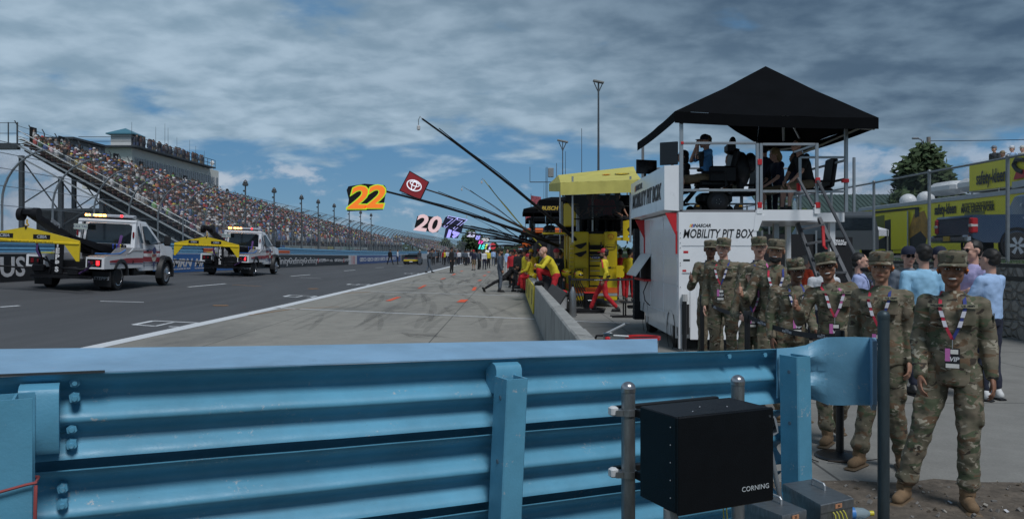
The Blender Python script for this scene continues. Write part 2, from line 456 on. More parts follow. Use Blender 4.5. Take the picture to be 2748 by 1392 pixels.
def dirt():
    mb = MB(); n = 90; m = 46; vs = []; rd = random.Random(3)
    for j in range(m):
        for i in range(n):
            x = -4 + 14.0 * i / (n - 1); y = 1.2 + 4.86 * j / (m - 1)
            vs.append((x, y + (0 if j < m - 1 else rd.uniform(-.05, .05)), .004 + rd.uniform(0, .010)))
    mb.add(vs, [(j * n + i, j * n + i + 1, (j + 1) * n + i + 1, (j + 1) * n + i) for j in range(m - 1) for i in range(n - 1)])
    o = mb.build('dirt_ground', m_dirt); o['kind'] = 'structure'
dirt()
def pebbles():
    mb = MB(); rd = random.Random(5)
    for k in range(900):
        x = rd.uniform(1.6, 6.2); y = rd.uniform(3.4, 6.05); r = rd.choice((.004, .006, .009, .014)) * rd.uniform(.7, 1.3)
        mb.cbox((x, y, .012), (r * 2, r * 1.5, r), rot=Euler((rd.random(), rd.random(), rd.random() * 6)).to_matrix(), mi=rd.choice((0, 0, 1, 2)))
    for k in range(16):
        x = rd.uniform(2.6, 5.2); y = rd.uniform(4.4, 5.9)
        mb.cbox((x, y, .016), (rd.uniform(.01, .04), rd.uniform(.01, .025), .003), rot=Euler((.2, .2, rd.random() * 6)).to_matrix(), mi=rd.choice((3, 3, 4)))
    o = mb.build('gravel_and_litter', [M('pebble_grey', (.16, .15, .14), .9), M('pebble_brown', (.09, .07, .05), .9), M('pebble_pale', (.28, .26, .23), .9), M('scrap_white', (.6, .6, .62)), M('scrap_blue', (.05, .15, .45))]); o['kind'] = 'stuff'
    t = MB(); t.path([(2.62, 6.6, .02), (2.8, 6.55, .02), (3.05, 6.62, .03)], [.008, .006, .003], 5); t.path([(2.5, 6.75, .01), (2.54, 6.6, .012)], .005, 4)
    tag(t.build('twig', M('twig_brown', (.04, .03, .025), .9)), 'thin dry twig lying on the pavement by the belt post base', 'twig')
pebbles()
# ---- painted markings
def mark(mb, pts, w=.1, up=.006):
    """a line through photo pixels on the ground, w metres wide"""
    ps = [G(*p) for p in pts]; L = []; Rr = []
    for i, p in enumerate(ps):
        d = ps[min(i + 1, len(ps) - 1)] - ps[max(i - 1, 0)]; d.z = 0; d.normalize(); n = V((-d.y, d.x, 0)) * (w / 2)
        for s, o in ((1, L), (-1, Rr)):
            q = p + n * s; o.append((q.x, q.y, zt(q.x, q.y) + up))
    k = len(ps); mb.add(L + Rr, [(i, i + 1, k + i + 1, k + i) for i in range(k - 1)])
def subdiv(a, b, n=12): return [(a[0] + (b[0] - a[0]) * i / n, a[1] + (b[1] - a[1]) * i / n) for i in range(n + 1)]
mb = MB(); ys = yset(3, 290)
w1 = .20
vs = [(xline(y) + s, y, zt(xline(y) + s, y) + .006) for y in ys for s in (-w1, w1)]
mb.add(vs, [(2 * i, 2 * i + 1, 2 * i + 3, 2 * i + 2) for i in range(len(ys) - 1)])
o = mb.build('pit_lane_edge_line', m_white_paint); o['kind'] = 'structure'
mb = MB()
for a, b, w in (((736, 826), (1434, 856), .12), ((942, 780), (1404, 794), .12), ((1047, 756), (1382, 766), .12), ((1094, 734), (1370, 738.5), .12), ((1150, 722), (1360, 724), .14)):
    mark(mb, subdiv(a, b, 5), w)
mark(mb, [(1520, 861), (1690, 867)], .10)
o = mb.build('stall_lines', m_white_paint); o['kind'] = 'structure'
mb = MB()
for a, b, w in (((505, 770), (606, 761), .12), ((269, 808), (386, 811), .12), ((0, 824), (52, 820), .12), ((780, 741), (833, 736.7), .13), ((804, 744.5), (861, 747), .1),
                ((923, 726.8), (953, 724.3), .14), ((1008, 718.7), (1030, 717.5), .15), ((1067, 714), (1082, 713.5), .15), ((600, 739.5), (612, 739.2), .1)):
    mark(mb, subdiv(a, b, 4), w)
# the painted pit numbers, lying across the lane
for (cx, cy, s) in ((448, 870, 1.0), (806, 796, .9), (962, 764, .9), (1105, 734, .9)):
    c = G(cx, cy)
    for (x0, y0, x1, y1) in ((-.55, .16, .55, .16), (-.55, -.16, -.05, -.16), (.1, -.16, .55, -.16), (-.55, .16, -.55, -.16), (-.02, .16, -.02, -.16), (.55, .16, .55, -.16)):
        p0 = V((c.x + x0 * s, c.y + y0 * 3.2 * s, 0)); p1 = V((c.x + x1 * s, c.y + y1 * 3.2 * s, 0)); d = (p1 - p0).normalized() ; n = V((-d.y, d.x, 0)) * .06
        q = [p0 - n, p1 - n, p1 + n, p0 + n]; mb.add([(v.x, v.y, zt(v.x, v.y) + .008) for v in q], [(0, 1, 2, 3)])
o = mb.build('lane_dashes', m_white_paint); o['kind'] = 'structure'
mb = MB()
z2 = lambda x, y: (600 + x / 3.22, 420 + y / 3.22)
for a, b, w in (((1420, 1248), (1515, 1214), .16), ((1688, 1140), (1745, 1112), .14), ((2158, 1158), (2175, 1129), .14), ((1880, 1061), (1914, 1051), .14),
                ((1978, 1024), (2003, 1013), .14), ((2203, 1074), (2225, 1066), .16), ((2048, 993), (2068, 987), .16), ((2247, 1032), (2265, 1024), .16), ((2283, 1000), (2298, 995), .16)):
    mark(mb, [z2(*a), z2(*b)], w * 1.1, .010)
mark(mb, [(1236, 811), (1247, 804)], .28, .010)
o = mb.build('orange_stall_marks', m_orange_paint); o['kind'] = 'structure'
mb = MB()
for a, b, w in (((1020, 1183), (1270, 1168), .10), ((735, 1143), (815, 1142), .2)): mark(mb, subdiv(z2(*a), z2(*b), 4), w, .011)
mark(mb, [(667, 846), (780, 830), (910, 823)], .06, .011)
for a, b in (((75, 1108), (325, 1122)),): mark(mb, subdiv(z2(*a), z2(*b), 4), .10, .011)
mark(mb, [(572, 820), (612, 820)], .16, .011)
o = mb.build('faded_orange_lines', m_amber_paint); o['kind'] = 'structure'
# rubber laid down by braking and spinning tyres
def skid():
    rd = random.Random(11); mb = MB()
    for k in range(60):
        x = rd.uniform(-5.6, -1.2); y = rd.uniform(17, 62); L = rd.uniform(2.5, 9); a = rd.gauss(-.02, .10) if rd.random() < .85 else rd.uniform(-.5, .5); c = rd.uniform(-.012, .012)
        w = rd.uniform(.06, .13)
        for off in (0, 1.55):
            n = 10; vs = []; xx, yy, aa = x + off, y, a
            for i in range(n + 1):
                e = w * math.sin(math.pi * (i + .5) / (n + 1)) ** .5
                dx, dy = math.sin(aa), math.cos(aa)
                vs += [(xx - dy * e, yy + dx * e, .003 + .00004 * k), (xx + dy * e, yy - dx * e, .003 + .00004 * k)]
                xx += dx * L / n; yy += dy * L / n; aa += c
            if min(v[0] for v in vs) < -7 or max(v[0] for v in vs) > .5: continue
            mb.add(vs, [(2 * i, 2 * i + 1, 2 * i + 3, 2 * i + 2) for i in range(n)])
    for (x, y) in ((-1.9, 16.6), (-2.3, 21.5), (-3.2, 22.5), (-1.6, 27)):
        for q in range(4):
            mb.add([(x + rd.uniform(-.6, .6) + a * rd.uniform(.03, .12), y + rd.uniform(-.7, .7) + b * .04, .0045 + .0001 * q) for a, b in ((-1, -1), (1, -1), (1, 1), (-1, 1))], [(0, 1, 2, 3)])
    m = M('tyre_rubber_stain', (.028, .028, .030), .8, alpha=.10, dirt=(.13, .13, .12), ds=7, dthr=.50)
    o = mb.build('tyre_marks', m); o['kind'] = 'stuff'
skid()
# ---- concrete pit wall
def pit_wall():
    t = thing('pit_wall', 'low grey concrete wall running the length of the pit stalls', 'wall', (.7, 8, 0))
    xl = lambda y: lerp_pts([(6, .70), (28, .58), (160, .5)], y)
    segs = [(6.2, 9.4), (9.42, 13.9), (13.92, 18.6), (18.62, 24.4), (24.42, 32), (32.02, 44), (44.02, 60), (60.02, 90), (90.02, 130)]
    for a, b in segs:
        mb = MB(); hh = .84 if a < 9.4 else .82
        rings = []
        for y in (a, a + .012, b - .012, b):
            e = .012 if y in (a, b) else 0
            x = xl(y); rings.append([(x - .02 + e, y, 0), (x + e, y, hh - .02), (x + .02, y, hh - e), (x + .18, y, hh - e), (x + .2 - e, y, hh - .02), (x + .2 - e, y, 0)])
        mb.loft(rings); mb.build('wall_section', m_wallc, t, True)
    # yellow signboard hung on the track face
    bm_ = MB(); m1 = M('pit_sign_yellow', (.62, .50, .03), .5)
    bm_.loft([[(xl(y) - .06, y, .06), (xl(y) - .035, y, .80), (xl(y) - .004, y, .80), (xl(y) - .024, y, .06)] for y in (21.4, 30.5)])
    s = bm_.build('signboard', m1, t, True)
    for y, q in ((22.6, '22'), (25.6, '22'), (28.5, '22')):
        text(q, 'lettering', .55, M('ink_black', (.012, .012, .014), .5), s, (xl(y) - .052, y, .43), (0, -1, 0), (.03, 0, 1), .002, bold=.02, world=True)
    c = MB()
    for k in range(3): c.cbox((xl(15.2) - .004 - .001 * k, 15.2 + .1 * k, .42 - .1 * k), (.002, .05, .3), rot=Euler((.1 * k, 0, 0)).to_matrix())
    c.build('crack_mark', M('stain_dark', (.07, .07, .07), .9), t, True)
pit_wall()
# ---- the wall across the track with adverts, rail and catch fence
XW = -18.3
def YW(px): return -XW * F / (CX - px)
def track_wall():
    t = thing('track_wall', 'long white concrete wall beyond the track carrying black and blue advert banners', 'wall', (XW, 30, zt(XW, 30)))
    def seg(name, y0, y1, mat, x0=0, dz0=0, dz1=1.07, th=.35):
        mb = MB(); ys = frange(y0, y1, max(2, int((y1 - y0) / 6) + 2))
        mb.loft([[(XW + x0, y, zt(XW, y) + dz0), (XW + x0, y, zt(XW, y) + dz1), (XW + x0 - th, y, zt(XW, y) + dz1), (XW + x0 - th, y, zt(XW, y) + dz0)] for y in ys])
        return mb.build(name, mat, t, True)
    seg('wall_body', 14, 320, M('wall_white', (.5, .52, .55), .7))
    B = lambda n, c: M(n, c, .45, var=.06)
    blk, blu, nav, wht = B('banner_black', (.012, .013, .016)), B('banner_blue', (.03, .14, .42)), B('banner_navy', (.03, .075, .26)), B('banner_white', (.6, .6, .62))
    for (a, b, m) in ((-60, 330, blk), (331, 640, blu), (641, 935, blk), (936, 957, wht), (958, 1075, nav), (1077, 1120, blk)):
        seg('banner', YW(a), YW(b), m, .02, .02, 1.03, .018)
    ink = M('ink_white', (.7, .7, .72), .5)
    def wr(s, px, size, sx=1.0, col=ink, dz=.52, shear=0, bold=0):
        y = YW(px); text(s, 'lettering', size, col, t, (XW + .03, y, zt(XW, y) + dz), (0, 1, 0), (0, 0, 1), .003, shear, bold, sx=sx, world=True)
    wr('US', 32, 1.0, 1.3, bold=.02)
    for px in (487, 543): wr('MRN', px, .62, 1.9, shear=.35, bold=.02); wr('MOTOR RACING NETWORK', px, .13, 1.4, dz=.2)
    for px in (380, 437): wr('MRN', px, .62, 1.9, shear=.35, bold=.02)
    for px in (757, 800, 838): wr('xfinity', px, .78, 1.9)
    for px in (779, 819): wr('O', px, .7, 2.0); wr('series', px, .2, 1.5)
    for px in (861, 930): wr('PLAYOFFS', px, .42, 1.9, bold=.01)
    wr('TRUCK', 876, .3, 1.9); wr('cola', 888, .4, 2); wr('GEICO', 903, .36, 2, bold=.01); wr('xfinity', 914, .5, 1.8)
    for px in (974, 993.6, 1011, 1027, 1042, 1056): wr('GEICO', px, .62, 2.4, bold=.02)
    red = M('ink_red', (.6, .03, .03), .5)
    for px in (944, 948, 951):
        mb = MB(); y = YW(px); mb.box(XW + .03, XW + .034, y - .1, y + .1, zt(XW, y) + .05, zt(XW, y) + 1.0); mb.build('stripe', red, t, True)
    for px in (853, 922):
        mb = MB(); y = YW(px); mb.box(XW + .03, XW + .034, y - .12, y + .12, zt(XW, y) + .3, zt(XW, y) + .75); mb.build('stripe', red, t, True)
    return t
track_wall()
def wbeam_prof(h=.312, d=.083, n=None):
    """W profile: list of (out, up)"""
    pts = [(0, 0), (.010, .018), (.028, .034), (.060, .058), (.078, .078), (.083, .098), (.076, .118), (.052, .136), (.020, .148), (.012, .156), (.020, .164), (.052, .176), (.076, .194), (.083, .214), (.078, .234), (.060, .254), (.028, .278), (.010, .294), (0, .312)]
    return [(a / .083 * d, b / .312 * h) for a, b in pts]
m_bluefar = M('blue_rail_far', (.12, .30, .46), .5, var=.15)
def far_rail():
    t = thing('far_guardrail', 'pale blue two beam guardrail on top of the far track wall', 'guardrail', (XW - .4, 25, 1.6))
    for k in (0, 1):
        mb = MB(); pr = wbeam_prof(.30, .07)
        mb.loft([[(XW - .4 + a, y, zt(XW, y) + 1.02 + .30 * k + b) for a, b in pr] for y in frange(12, 200, 30)], caps=False, closed=False)
        mb.build('rail_beam', m_bluefar, t, True)
    mb = MB(); pr = wbeam_prof(.30, .07)
    mb.loft([[(XW - .36 + a, y, zt(XW, y) + 1.12 + b) for a, b in pr] for y in frange(YW(560), YW(788), 12)], caps=False, closed=False)
    mb.build('rail_beam', M('orange_rail', (.55, .11, .03), .5), t, True)
far_rail()
m_galv = M('galvanised', (.30, .32, .34), .45, .6, var=.2, vs=14)
m_dkpost = M('fence_steel', (.10, .11, .12), .5, .5)
def catch_fence():
    t = thing('catch_fence', 'tall curved debris fence in front of the grandstand', 'fence', (-19.6, 30, .6))
    X0 = -19.5
    def arc(y, lift=0):
        z0 = zt(X0, y); pts = []
        for i in range(13):
            s = i / 12
            if s < .35: pts.append((X0, y, z0 + .6 + 2.4 * s / .35))
            else:
                a = (s - .35) / .65 * R(76); r = 2.05
                pts.append((X0 + r * (1 - math.cos(a)), y, z0 + 3.0 + r * math.sin(a)))
        return pts
    mb = MB(); y = 20.4; ys = []
    while y < 190: ys.append(y); y += 3.35
    for i, y in enumerate(ys):
        p = MB(); p.path(arc(y), .045 if y < 90 else .055, 6); p.build('post', MATS['galvanised'], t, True)
    # wire mesh, one sheet of real wires
    uvs = []; mb = MB(); a0 = None; vs = []
    yy = frange(18, 190, 52)
    for y in yy:
        L = 0; pr = None
        for p in arc(y):
            p = V(p) + V((-.07, 0, 0))
            if pr is not None: L += (p - pr).length
            pr = p; vs.append(p); uvs.append((y, L))
    n = 13
    mb.add(vs, [(j * n + i, j * n + i + 1, (j + 1) * n + i + 1, (j + 1) * n + i) for j in range(len(yy) - 1) for i in range(n - 1)])
    mb.build('wire_mesh', link_mat('catch_mesh', .10, .07, (.34, .37, .40)), t, True, uvs=uvs)
    for k in (2, 4, 6, 8, 10, 12):
        c = MB(); c.path([arc(y)[k] for y in frange(18, 190, 30)], .016, 4); c.build('cable', m_galv, t, True)
    # the second, distant run that bends with the track
    u = thing('distant_catch_fence', 'far catch fence with curved posts ahead of the distant grandstand', 'fence', (-19.6, 195, 0))
    mb = MB(); y = 192
    p = MB(); k = 0
    while y < 430:
        q = MB(); q.path(arc(y)[::2], .09, 4); q.build('post', m_galv, u, True); y += 6 + k * .12; k += 1
    uvs = []; mb = MB(); vs = []; yy = frange(190, 430, 12)
    for y in yy:
        for i, p in enumerate(arc(y)): vs.append(V(p) + V((-.1, 0, 0))); uvs.append((y, i * .4))
    mb.add(vs, [(j * n + i, j * n + i + 1, (j + 1) * n + i + 1, (j + 1) * n + i) for j in range(len(yy) - 1) for i in range(n - 1)])
    mb.build('wire_mesh', link_mat('catch_mesh', .065, .07), u, True, uvs=uvs)
catch_fence()
# ---- light poles along the fence
def light_poles():
    t = thing('light_pole', 'dark slim lamp pole standing nearest along the catch fence', 'lamp pole', (-23, 68.7, 0), 0, 'lamp poles behind the catch fence')
    mb = MB(); mb.tube((0, 0, 0), (0, 0, 7.3), .11, .06, 8); mb.build('pole', m_dkpost, t)
    mb = MB(); mb.bbox((0, 0, 7.45), (.42, .42, .26), .06); mb.lathe([(.10, 7.58), (.22, 7.62), (.05, 7.85), (.02, 7.86)], n=10); mb.build('lamp_head', m_dkpost, t)
    mb = MB(); mb.bbox((.2, 0, 5.9), (.25, .2, .2), .03); mb.bbox((-.15, .1, 6.9), (.15, .2, .15), .03); mb.build('loudspeaker', m_dkpost, t)
    words = ['second', 'third', 'fourth', 'fifth', 'sixth', 'seventh', 'eighth and farthest']
    for w, (Y) in zip(words, (77, 87, 94.5, 103, 112.5, 121, 130)):
        dup(t, (-23, Y, 0), label='dark slim lamp pole, %s along the catch fence from the left' % w)
light_poles()
# ================================================================ GRANDSTANDS
m_steel = M('stand_steel', (.07, .078, .088), .55, .4)
m_alu = M('stand_aluminium', (.42, .44, .46), .45, .5)
m_seat = M('seat_boards', (.19, .10, .10), .6, var=.35, vs=2, dirt=(.30, .26, .20), ds=.35, dthr=.5)
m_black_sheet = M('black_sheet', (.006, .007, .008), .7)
m_crowd = attr_mat('crowd_clothes')
CLOTH = [((.56, .55, .56), 26), ((.16, .17, .19), 16), ((.03, .035, .045), 20), ((.42, .05, .04), 12), ((.045, .10, .32), 13), ((.10, .22, .42), 6), ((.62, .15, .04), 3), ((.55, .42, .08), 3), ((.22, .55, .10), 2), ((.22, .05, .10), 4), ((.36, .28, .22), 8), ((.08, .2, .1), 2), ((.55, .35, .38), 2)]
CL = [c for c, n in CLOTH for _ in range(n)]
SK = [(.34, .22, .18), (.30, .19, .15), (.40, .28, .23), (.16, .09, .06), (.08, .05, .035)]
def sit_person(mb, x, y, z, face, rd, s=1.0, stand=False):
    """small spectator: legs, torso, head, cap, facing direction face (+x)"""
    c = rd.choice(CL); k = rd.uniform(.7, 1.3); g_ = sum(c) / 3; c = tuple(min(.8, (q * .68 + g_ * .32) * k) for q in c); sk = rd.choice(SK)
    w = .175 * s * rd.uniform(.85, 1.15); h = (.95 if stand else .62) * s; b = z + (.75 if stand else .42) * s if stand else z + .40 * s
    lean = rd.uniform(-.05, .12)
    def bx(x0, x1, w0, z0, z1, t=1.0):
        vs = [(x0, y - w0, z0), (x1, y - w0, z0), (x1, y + w0, z0), (x0, y + w0, z0), (x0 + lean * (z1 - z0), y - w0 * t, z1), (x1 + lean * (z1 - z0), y - w0 * t, z1), (x1 + lean * (z1 - z0), y + w0 * t, z1), (x0 + lean * (z1 - z0), y + w0 * t, z1)]
        mb.add(vs, [(0, 1, 5, 4), (1, 2, 6, 5), (2, 3, 7, 6), (3, 0, 4, 7), (4, 5, 6, 7)])
    mb.c = rd.choice(((.03, .035, .05), (.2, .17, .13), (.06, .08, .14), (.12, .12, .13)))
    if stand: bx(x - .1, x + .1, w * .75, z, z + .8 * s); tb = z + .8 * s
    else: bx(x - .1, x + .42, w * .85, z + .25, z + .5 * s); tb = z + .42 * s
    mb.c = c; bx(x - .13, x + .13, w * .8, tb, tb + .32 * s, 1.25); bx(x - .13, x + .12, w, tb + .32 * s, tb + .56 * s, .6)
    mb.c = sk; hy = y; hz = tb + .60 * s
    mb.add([(x - .08, hy - .08, hz), (x + .09, hy - .08, hz), (x + .09, hy + .08, hz), (x - .08, hy + .08, hz), (x - .06, hy - .07, hz + .17), (x + .09, hy - .07, hz + .17), (x + .09, hy + .07, hz + .17), (x - .06, hy + .07, hz + .17)], [(0, 1, 5, 4), (1, 2, 6, 5), (2, 3, 7, 6), (3, 0, 4, 7)])
    mb.c = rd.choice(((.02, .02, .025), (.05, .03, .02), (.02, .02, .02), rd.choice(CL), rd.choice(CL)))
    mb.add([(x - .1, hy - .09, hz + .13), (x + .16, hy - .08, hz + .15), (x + .16, hy + .08, hz + .15), (x - .1, hy + .09, hz + .13), (x - .05, hy, hz + .27), (x + .05, hy, hz + .27)], [(0, 1, 5, 4), (1, 2, 5), (2, 3, 4, 5), (3, 0, 4)])
def grandstand(name, label, Y0, Y1, xf, zf, xb, zb0, zb1, rows, fill, seed, aisle=9.2, end=True, crowd_label=''):
    t = thing(name, label, 'grandstand', (xf, Y0, 0))
    rd = random.Random(seed)
    def pt(r, y):
        s = r / rows; q = (y - Y0) / (Y1 - Y0); zb = zb0 + (zb1 - zb0) * q; zf_ = zf[0] + (zf[1] - zf[0]) * q
        return xf + (xb - xf) * s, zf_ + (zb - zf_) * s
    mb = MB(); ys = frange(Y0, Y1, 12)
    prof = []
    for r in range(rows): prof += [(r, 0), (r, 1), (r + .45, 1)]
    def ring(y):
        out = []
        for r in range(rows):
            x, z = pt(r, y); x2, z2 = pt(r + 1, y); st = z2 - z
            out += [(x, y, z), (x, y, z + st * .99), (x + (x2 - x) * .995, y, z + st)]
        return out
    mb.loft([ring(y) for y in ys], closed=False, caps=False)
    mb.build('seating_tier', m_seat, t, True)
    b = MB()
    for y0, y1 in ((Y0, Y1),):
        for r in range(0, rows):
            p = [pt(r + .5, Y0), pt(r + .5, Y1)]
            b.prism([(p[0][0], Y0, p[0][1] + .42), (p[0][0] - .28, Y0, p[0][1] + .42), (p[0][0] - .28, Y0, p[0][1] + .45), (p[0][0], Y0, p[0][1] + .45)], (p[1][0] - p[0][0], Y1 - Y0, p[1][1] - p[0][1]))
    b.build('bench_boards', M('bench_boards', (.33, .29, .22), .6, .1, var=.35, vs=.6, stretch=(1, .2, 1)), t, True)
    # aisles with handrails
    k = 0; y = Y0 + .4; ai = []
    while y < Y1: ai.append(y); y += aisle
    for y in ai:
        a = MB(); x0, z0 = pt(.6, y); x1, z1 = pt(rows - .4, y); off = .85
        for dz in (.95, .55): a.tube((x0, y, z0 + dz), (x1, y, z1 + dz), .028, n=5)
        for r in range(1, rows, 3):
            x, z = pt(r, y); a.tube((x, y, z), (x, y, z + .95), .022, n=4)
        a.build('handrail', m_alu, t, True)
    # back rail with hooked posts
    a = MB(); y = Y0
    while y < Y1:
        x, z = pt(rows, y); a.path([(x - .1, y, z - .3), (x - .1, y, z + 1.5), (x - .3, y, z + 1.85)], .05, 4); y += 1.9 if y < 110 else 3
    for dz in (.2, .6, 1.0, 1.45):
        a.path([(pt(rows, y)[0] - .1, y, pt(rows, y)[1] + dz) for y in frange(Y0, Y1, 10)], .02, 4)
    a.build('back_fence', m_dkpost, t, True)
    # front parapet
    a = MB(); a.path([(xf + .15, y, pt(0, y)[1] + .9) for y in frange(Y0, Y1, 8)], .04, 4)
    y = Y0
    while y < Y1: a.tube((xf + .15, y, 0), (xf + .15, y, pt(0, y)[1] + .9), .04, n=4); y += 2.4
    a.build('front_rail', m_alu, t, True)
    a = MB(); a.loft([[(xf + .1, y, .1), (xf + .1, y, pt(0, y)[1] + .1), (xf - .1, y, pt(0, y)[1] + .1), (xf - .1, y, .1)] for y in (Y0, Y1)])
    a.build('front_wall', M('stand_front', (.10, .11, .12), .7), t, True)
    if end:
        # stringers and lattice of the open end
        x0, z0 = pt(0, Y0); x1, z1 = pt(rows, Y0); gz = lambda y: pt(rows, y)[1]
        s = MB()
        for dz, h in ((-.1, .15), (-1.0, .12)):
            s.prism([(x0, Y0 - .1, z0 + dz), (x1, Y0 - .1, z1 + dz), (x1, Y0 - .1, z1 + dz - h), (x0, Y0 - .1, z0 + dz - h)], (0, .15, 0))
        s.build('stringer', m_alu, t, True)
        for dz in (1.05, .55):
            s = MB(); s.tube((x0, Y0 - .05, z0 + dz), (x1, Y0 - .05, z1 + dz), .032, n=6); s.build('side_rail', m_alu, t, True)
        s = MB(); s.box(x1 - 1.6, x1, Y0 - .2, Y0 + .3, z1 - .5, z1 + 1.9 - 1.9); s.build('top_landing', m_steel, t, True)
        s = MB()
        for xx in frange(x1 - 1.5, x1, 3): s.tube((xx, Y0 - .1, z1 - .4), (xx, Y0 - .1, z1 + 1.7), .05, n=4)
        s.tube((x1 - 1.5, Y0 - .1, z1 + 1.65), (x1, Y0 - .1, z1 + 1.65), .03, n=4); s.tube((x1 - 1.5, Y0 - .1, z1 + .8), (x1, Y0 - .1, z1 + .8), .03, n=4)
        s.build('landing_rail', m_dkpost, t, True)
        for yy in (Y0 + .2, Y0 + 8, Y0 + 16, Y0 + 26):
            for fr in (.99, .78, .56, .36, .18):
                x = x0 + (x1 - x0) * fr; z = z0 + (z1 - z0) * fr - .9
                c = MB(); c.box(x - .16, x + .16, yy - .16, yy + .16, 0, z); c.build('column', m_steel, t, True)
            br = MB()
            xs = [x0 + (x1 - x0) * f for f in (.99, .78, .56, .36, .18)]; zs = [z0 + (z1 - z0) * f - .9 for f in (.99, .78, .56, .36, .18)]
            for i in range(4):
                br.tube((xs[i], yy, zs[i] - .3), (xs[i + 1], yy, max(.5, zs[i + 1] - 3)), .06, n=4); br.tube((xs[i], yy, max(.5, zs[i] - 4)), (xs[i + 1], yy, zs[i + 1] - .2), .06, n=4)
                for zz in (2.6, 5.0):
                    if zz < zs[i + 1]: br.box(min(xs[i], xs[i + 1]), max(xs[i], xs[i + 1]), yy - .08, yy + .08, zz, zz + .2)
            br.build('bracing', m_steel, t, True)
        s = MB(); s.loft([[(x0 - .6, y, z0 - .6), (x1 + .3, y, z1 + (gz(y) - z1) - .5), (x1 + .3, y, z1 + (gz(y) - z1) - .6), (x0 - .6, y, z0 - .7)] for y in (Y0 + .3, Y1)]); s.build('shade_underside', m_black_sheet, t, True)  # black sheet added below the seating, standing in for its shade
        s = MB(); s.prism([(x1 + .4, Y0 + 12, 0), (x0 - 1, Y0 + 12, 0), (x0 - 1, Y0 + 12, z0 - 1.2), (x1 + .4, Y0 + 12, z1 - 2.2)], (0, .1, 0)); s.build('shade_backing', m_black_sheet, t, True)  # added black sheet in place of the shade under the stand
        s = MB(); s.box(x1, x1 + 7, Y0 + 40, Y0 + 40.2, 0, 5); s.build('shade_backing', m_black_sheet, t, True)  # another added dark sheet, farther in
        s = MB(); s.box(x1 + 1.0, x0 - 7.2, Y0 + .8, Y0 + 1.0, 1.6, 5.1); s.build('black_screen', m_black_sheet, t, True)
        s = MB(); s.box(x1 + 4, x0 - 8, Y0 + 9, Y0 + 9.3, 4.2, 7.6); s.box(x1 + 8, x0 - 3, Y0 + 28, Y0 + 28.3, 0, 4.2); s.build('shade_backing', m_black_sheet, t, True)  # black sheets filling the dark space under the stand
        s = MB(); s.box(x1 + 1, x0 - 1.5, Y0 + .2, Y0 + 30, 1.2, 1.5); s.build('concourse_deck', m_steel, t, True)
    # crowd
    cm = MB(); cm.c = (0, 0, 0); dy = .56
    y = Y0 + .5; n = 0
    while y < Y1 - .3:
        if all(abs(y - q) > .55 for q in ai):
            blk = int((y - Y0) / aisle)
            for r in range(rows):
                dens = fill(r / rows, (y - Y0) / (Y1 - Y0))
                hole = math.sin(blk * 3.7 + r * .9 + seed) * math.sin(r * .55 + y * .23)
                if rd.random() < dens + .25 * hole:
                    x, z = pt(r + .35, y); sit_person(cm, x, y + rd.uniform(-.1, .1), z, 1, rd, 1, rd.random() < .12); n += 1
        y += dy
    o = cm.build('crowd', m_crowd, smooth=False); tag(o, crowd_label, 'crowd', kind='stuff')
    return t, pt
gs, gpt = grandstand('grandstand', 'huge packed grandstand with open steel end rising behind the track fence on the left', 65, 181, -25, (2.3, 2.5), -40.3, 10.5, 6.3, 34, lambda s, q: .80 + .2 * q - .35 * max(0, .3 - s) * (1 - q), 4, crowd_label='dense seated crowd in colourful shirts filling the near grandstand')
grandstand('distant_grandstand', 'distant low grandstand behind the curved fence, beyond the near stand', 236, 400, -25, (1.2, 1.2), -36, 5.4, 5.0, 18, lambda s, q: .62, 9, aisle=14, end=False, crowd_label='far off crowd seated in the distant grandstand')
# section number boards along the top
for i, (n_, Y) in enumerate((('1', 66.6), ('2', 70.8), ('3', 80.5), ('4', 86), ('5', 97.5), ('6', 112))):
    x, z = gpt(34, Y); t = thing('section_sign', 'small black board with white number %s at the top of the stand' % n_, 'sign', (x + .25, Y, z + .35), 0, 'section number boards of the grandstand')
    mb = MB(); mb.box(-.04, .04, -.45, .45, 0, 1.25); mb.build('board', m_black_sheet, t)
    text(n_, 'number', .95, M('ink_white', (.7, .7, .72)), t, (.05, 0, .62), (0, 1, 0), (0, 0, 1), .004, bold=.02)
    text(n_, 'number', .95, M('ink_white', (.7, .7, .72)), t, (0, 0, 0), (1, 0, 0), (0, 0, 1), .004) if False else None
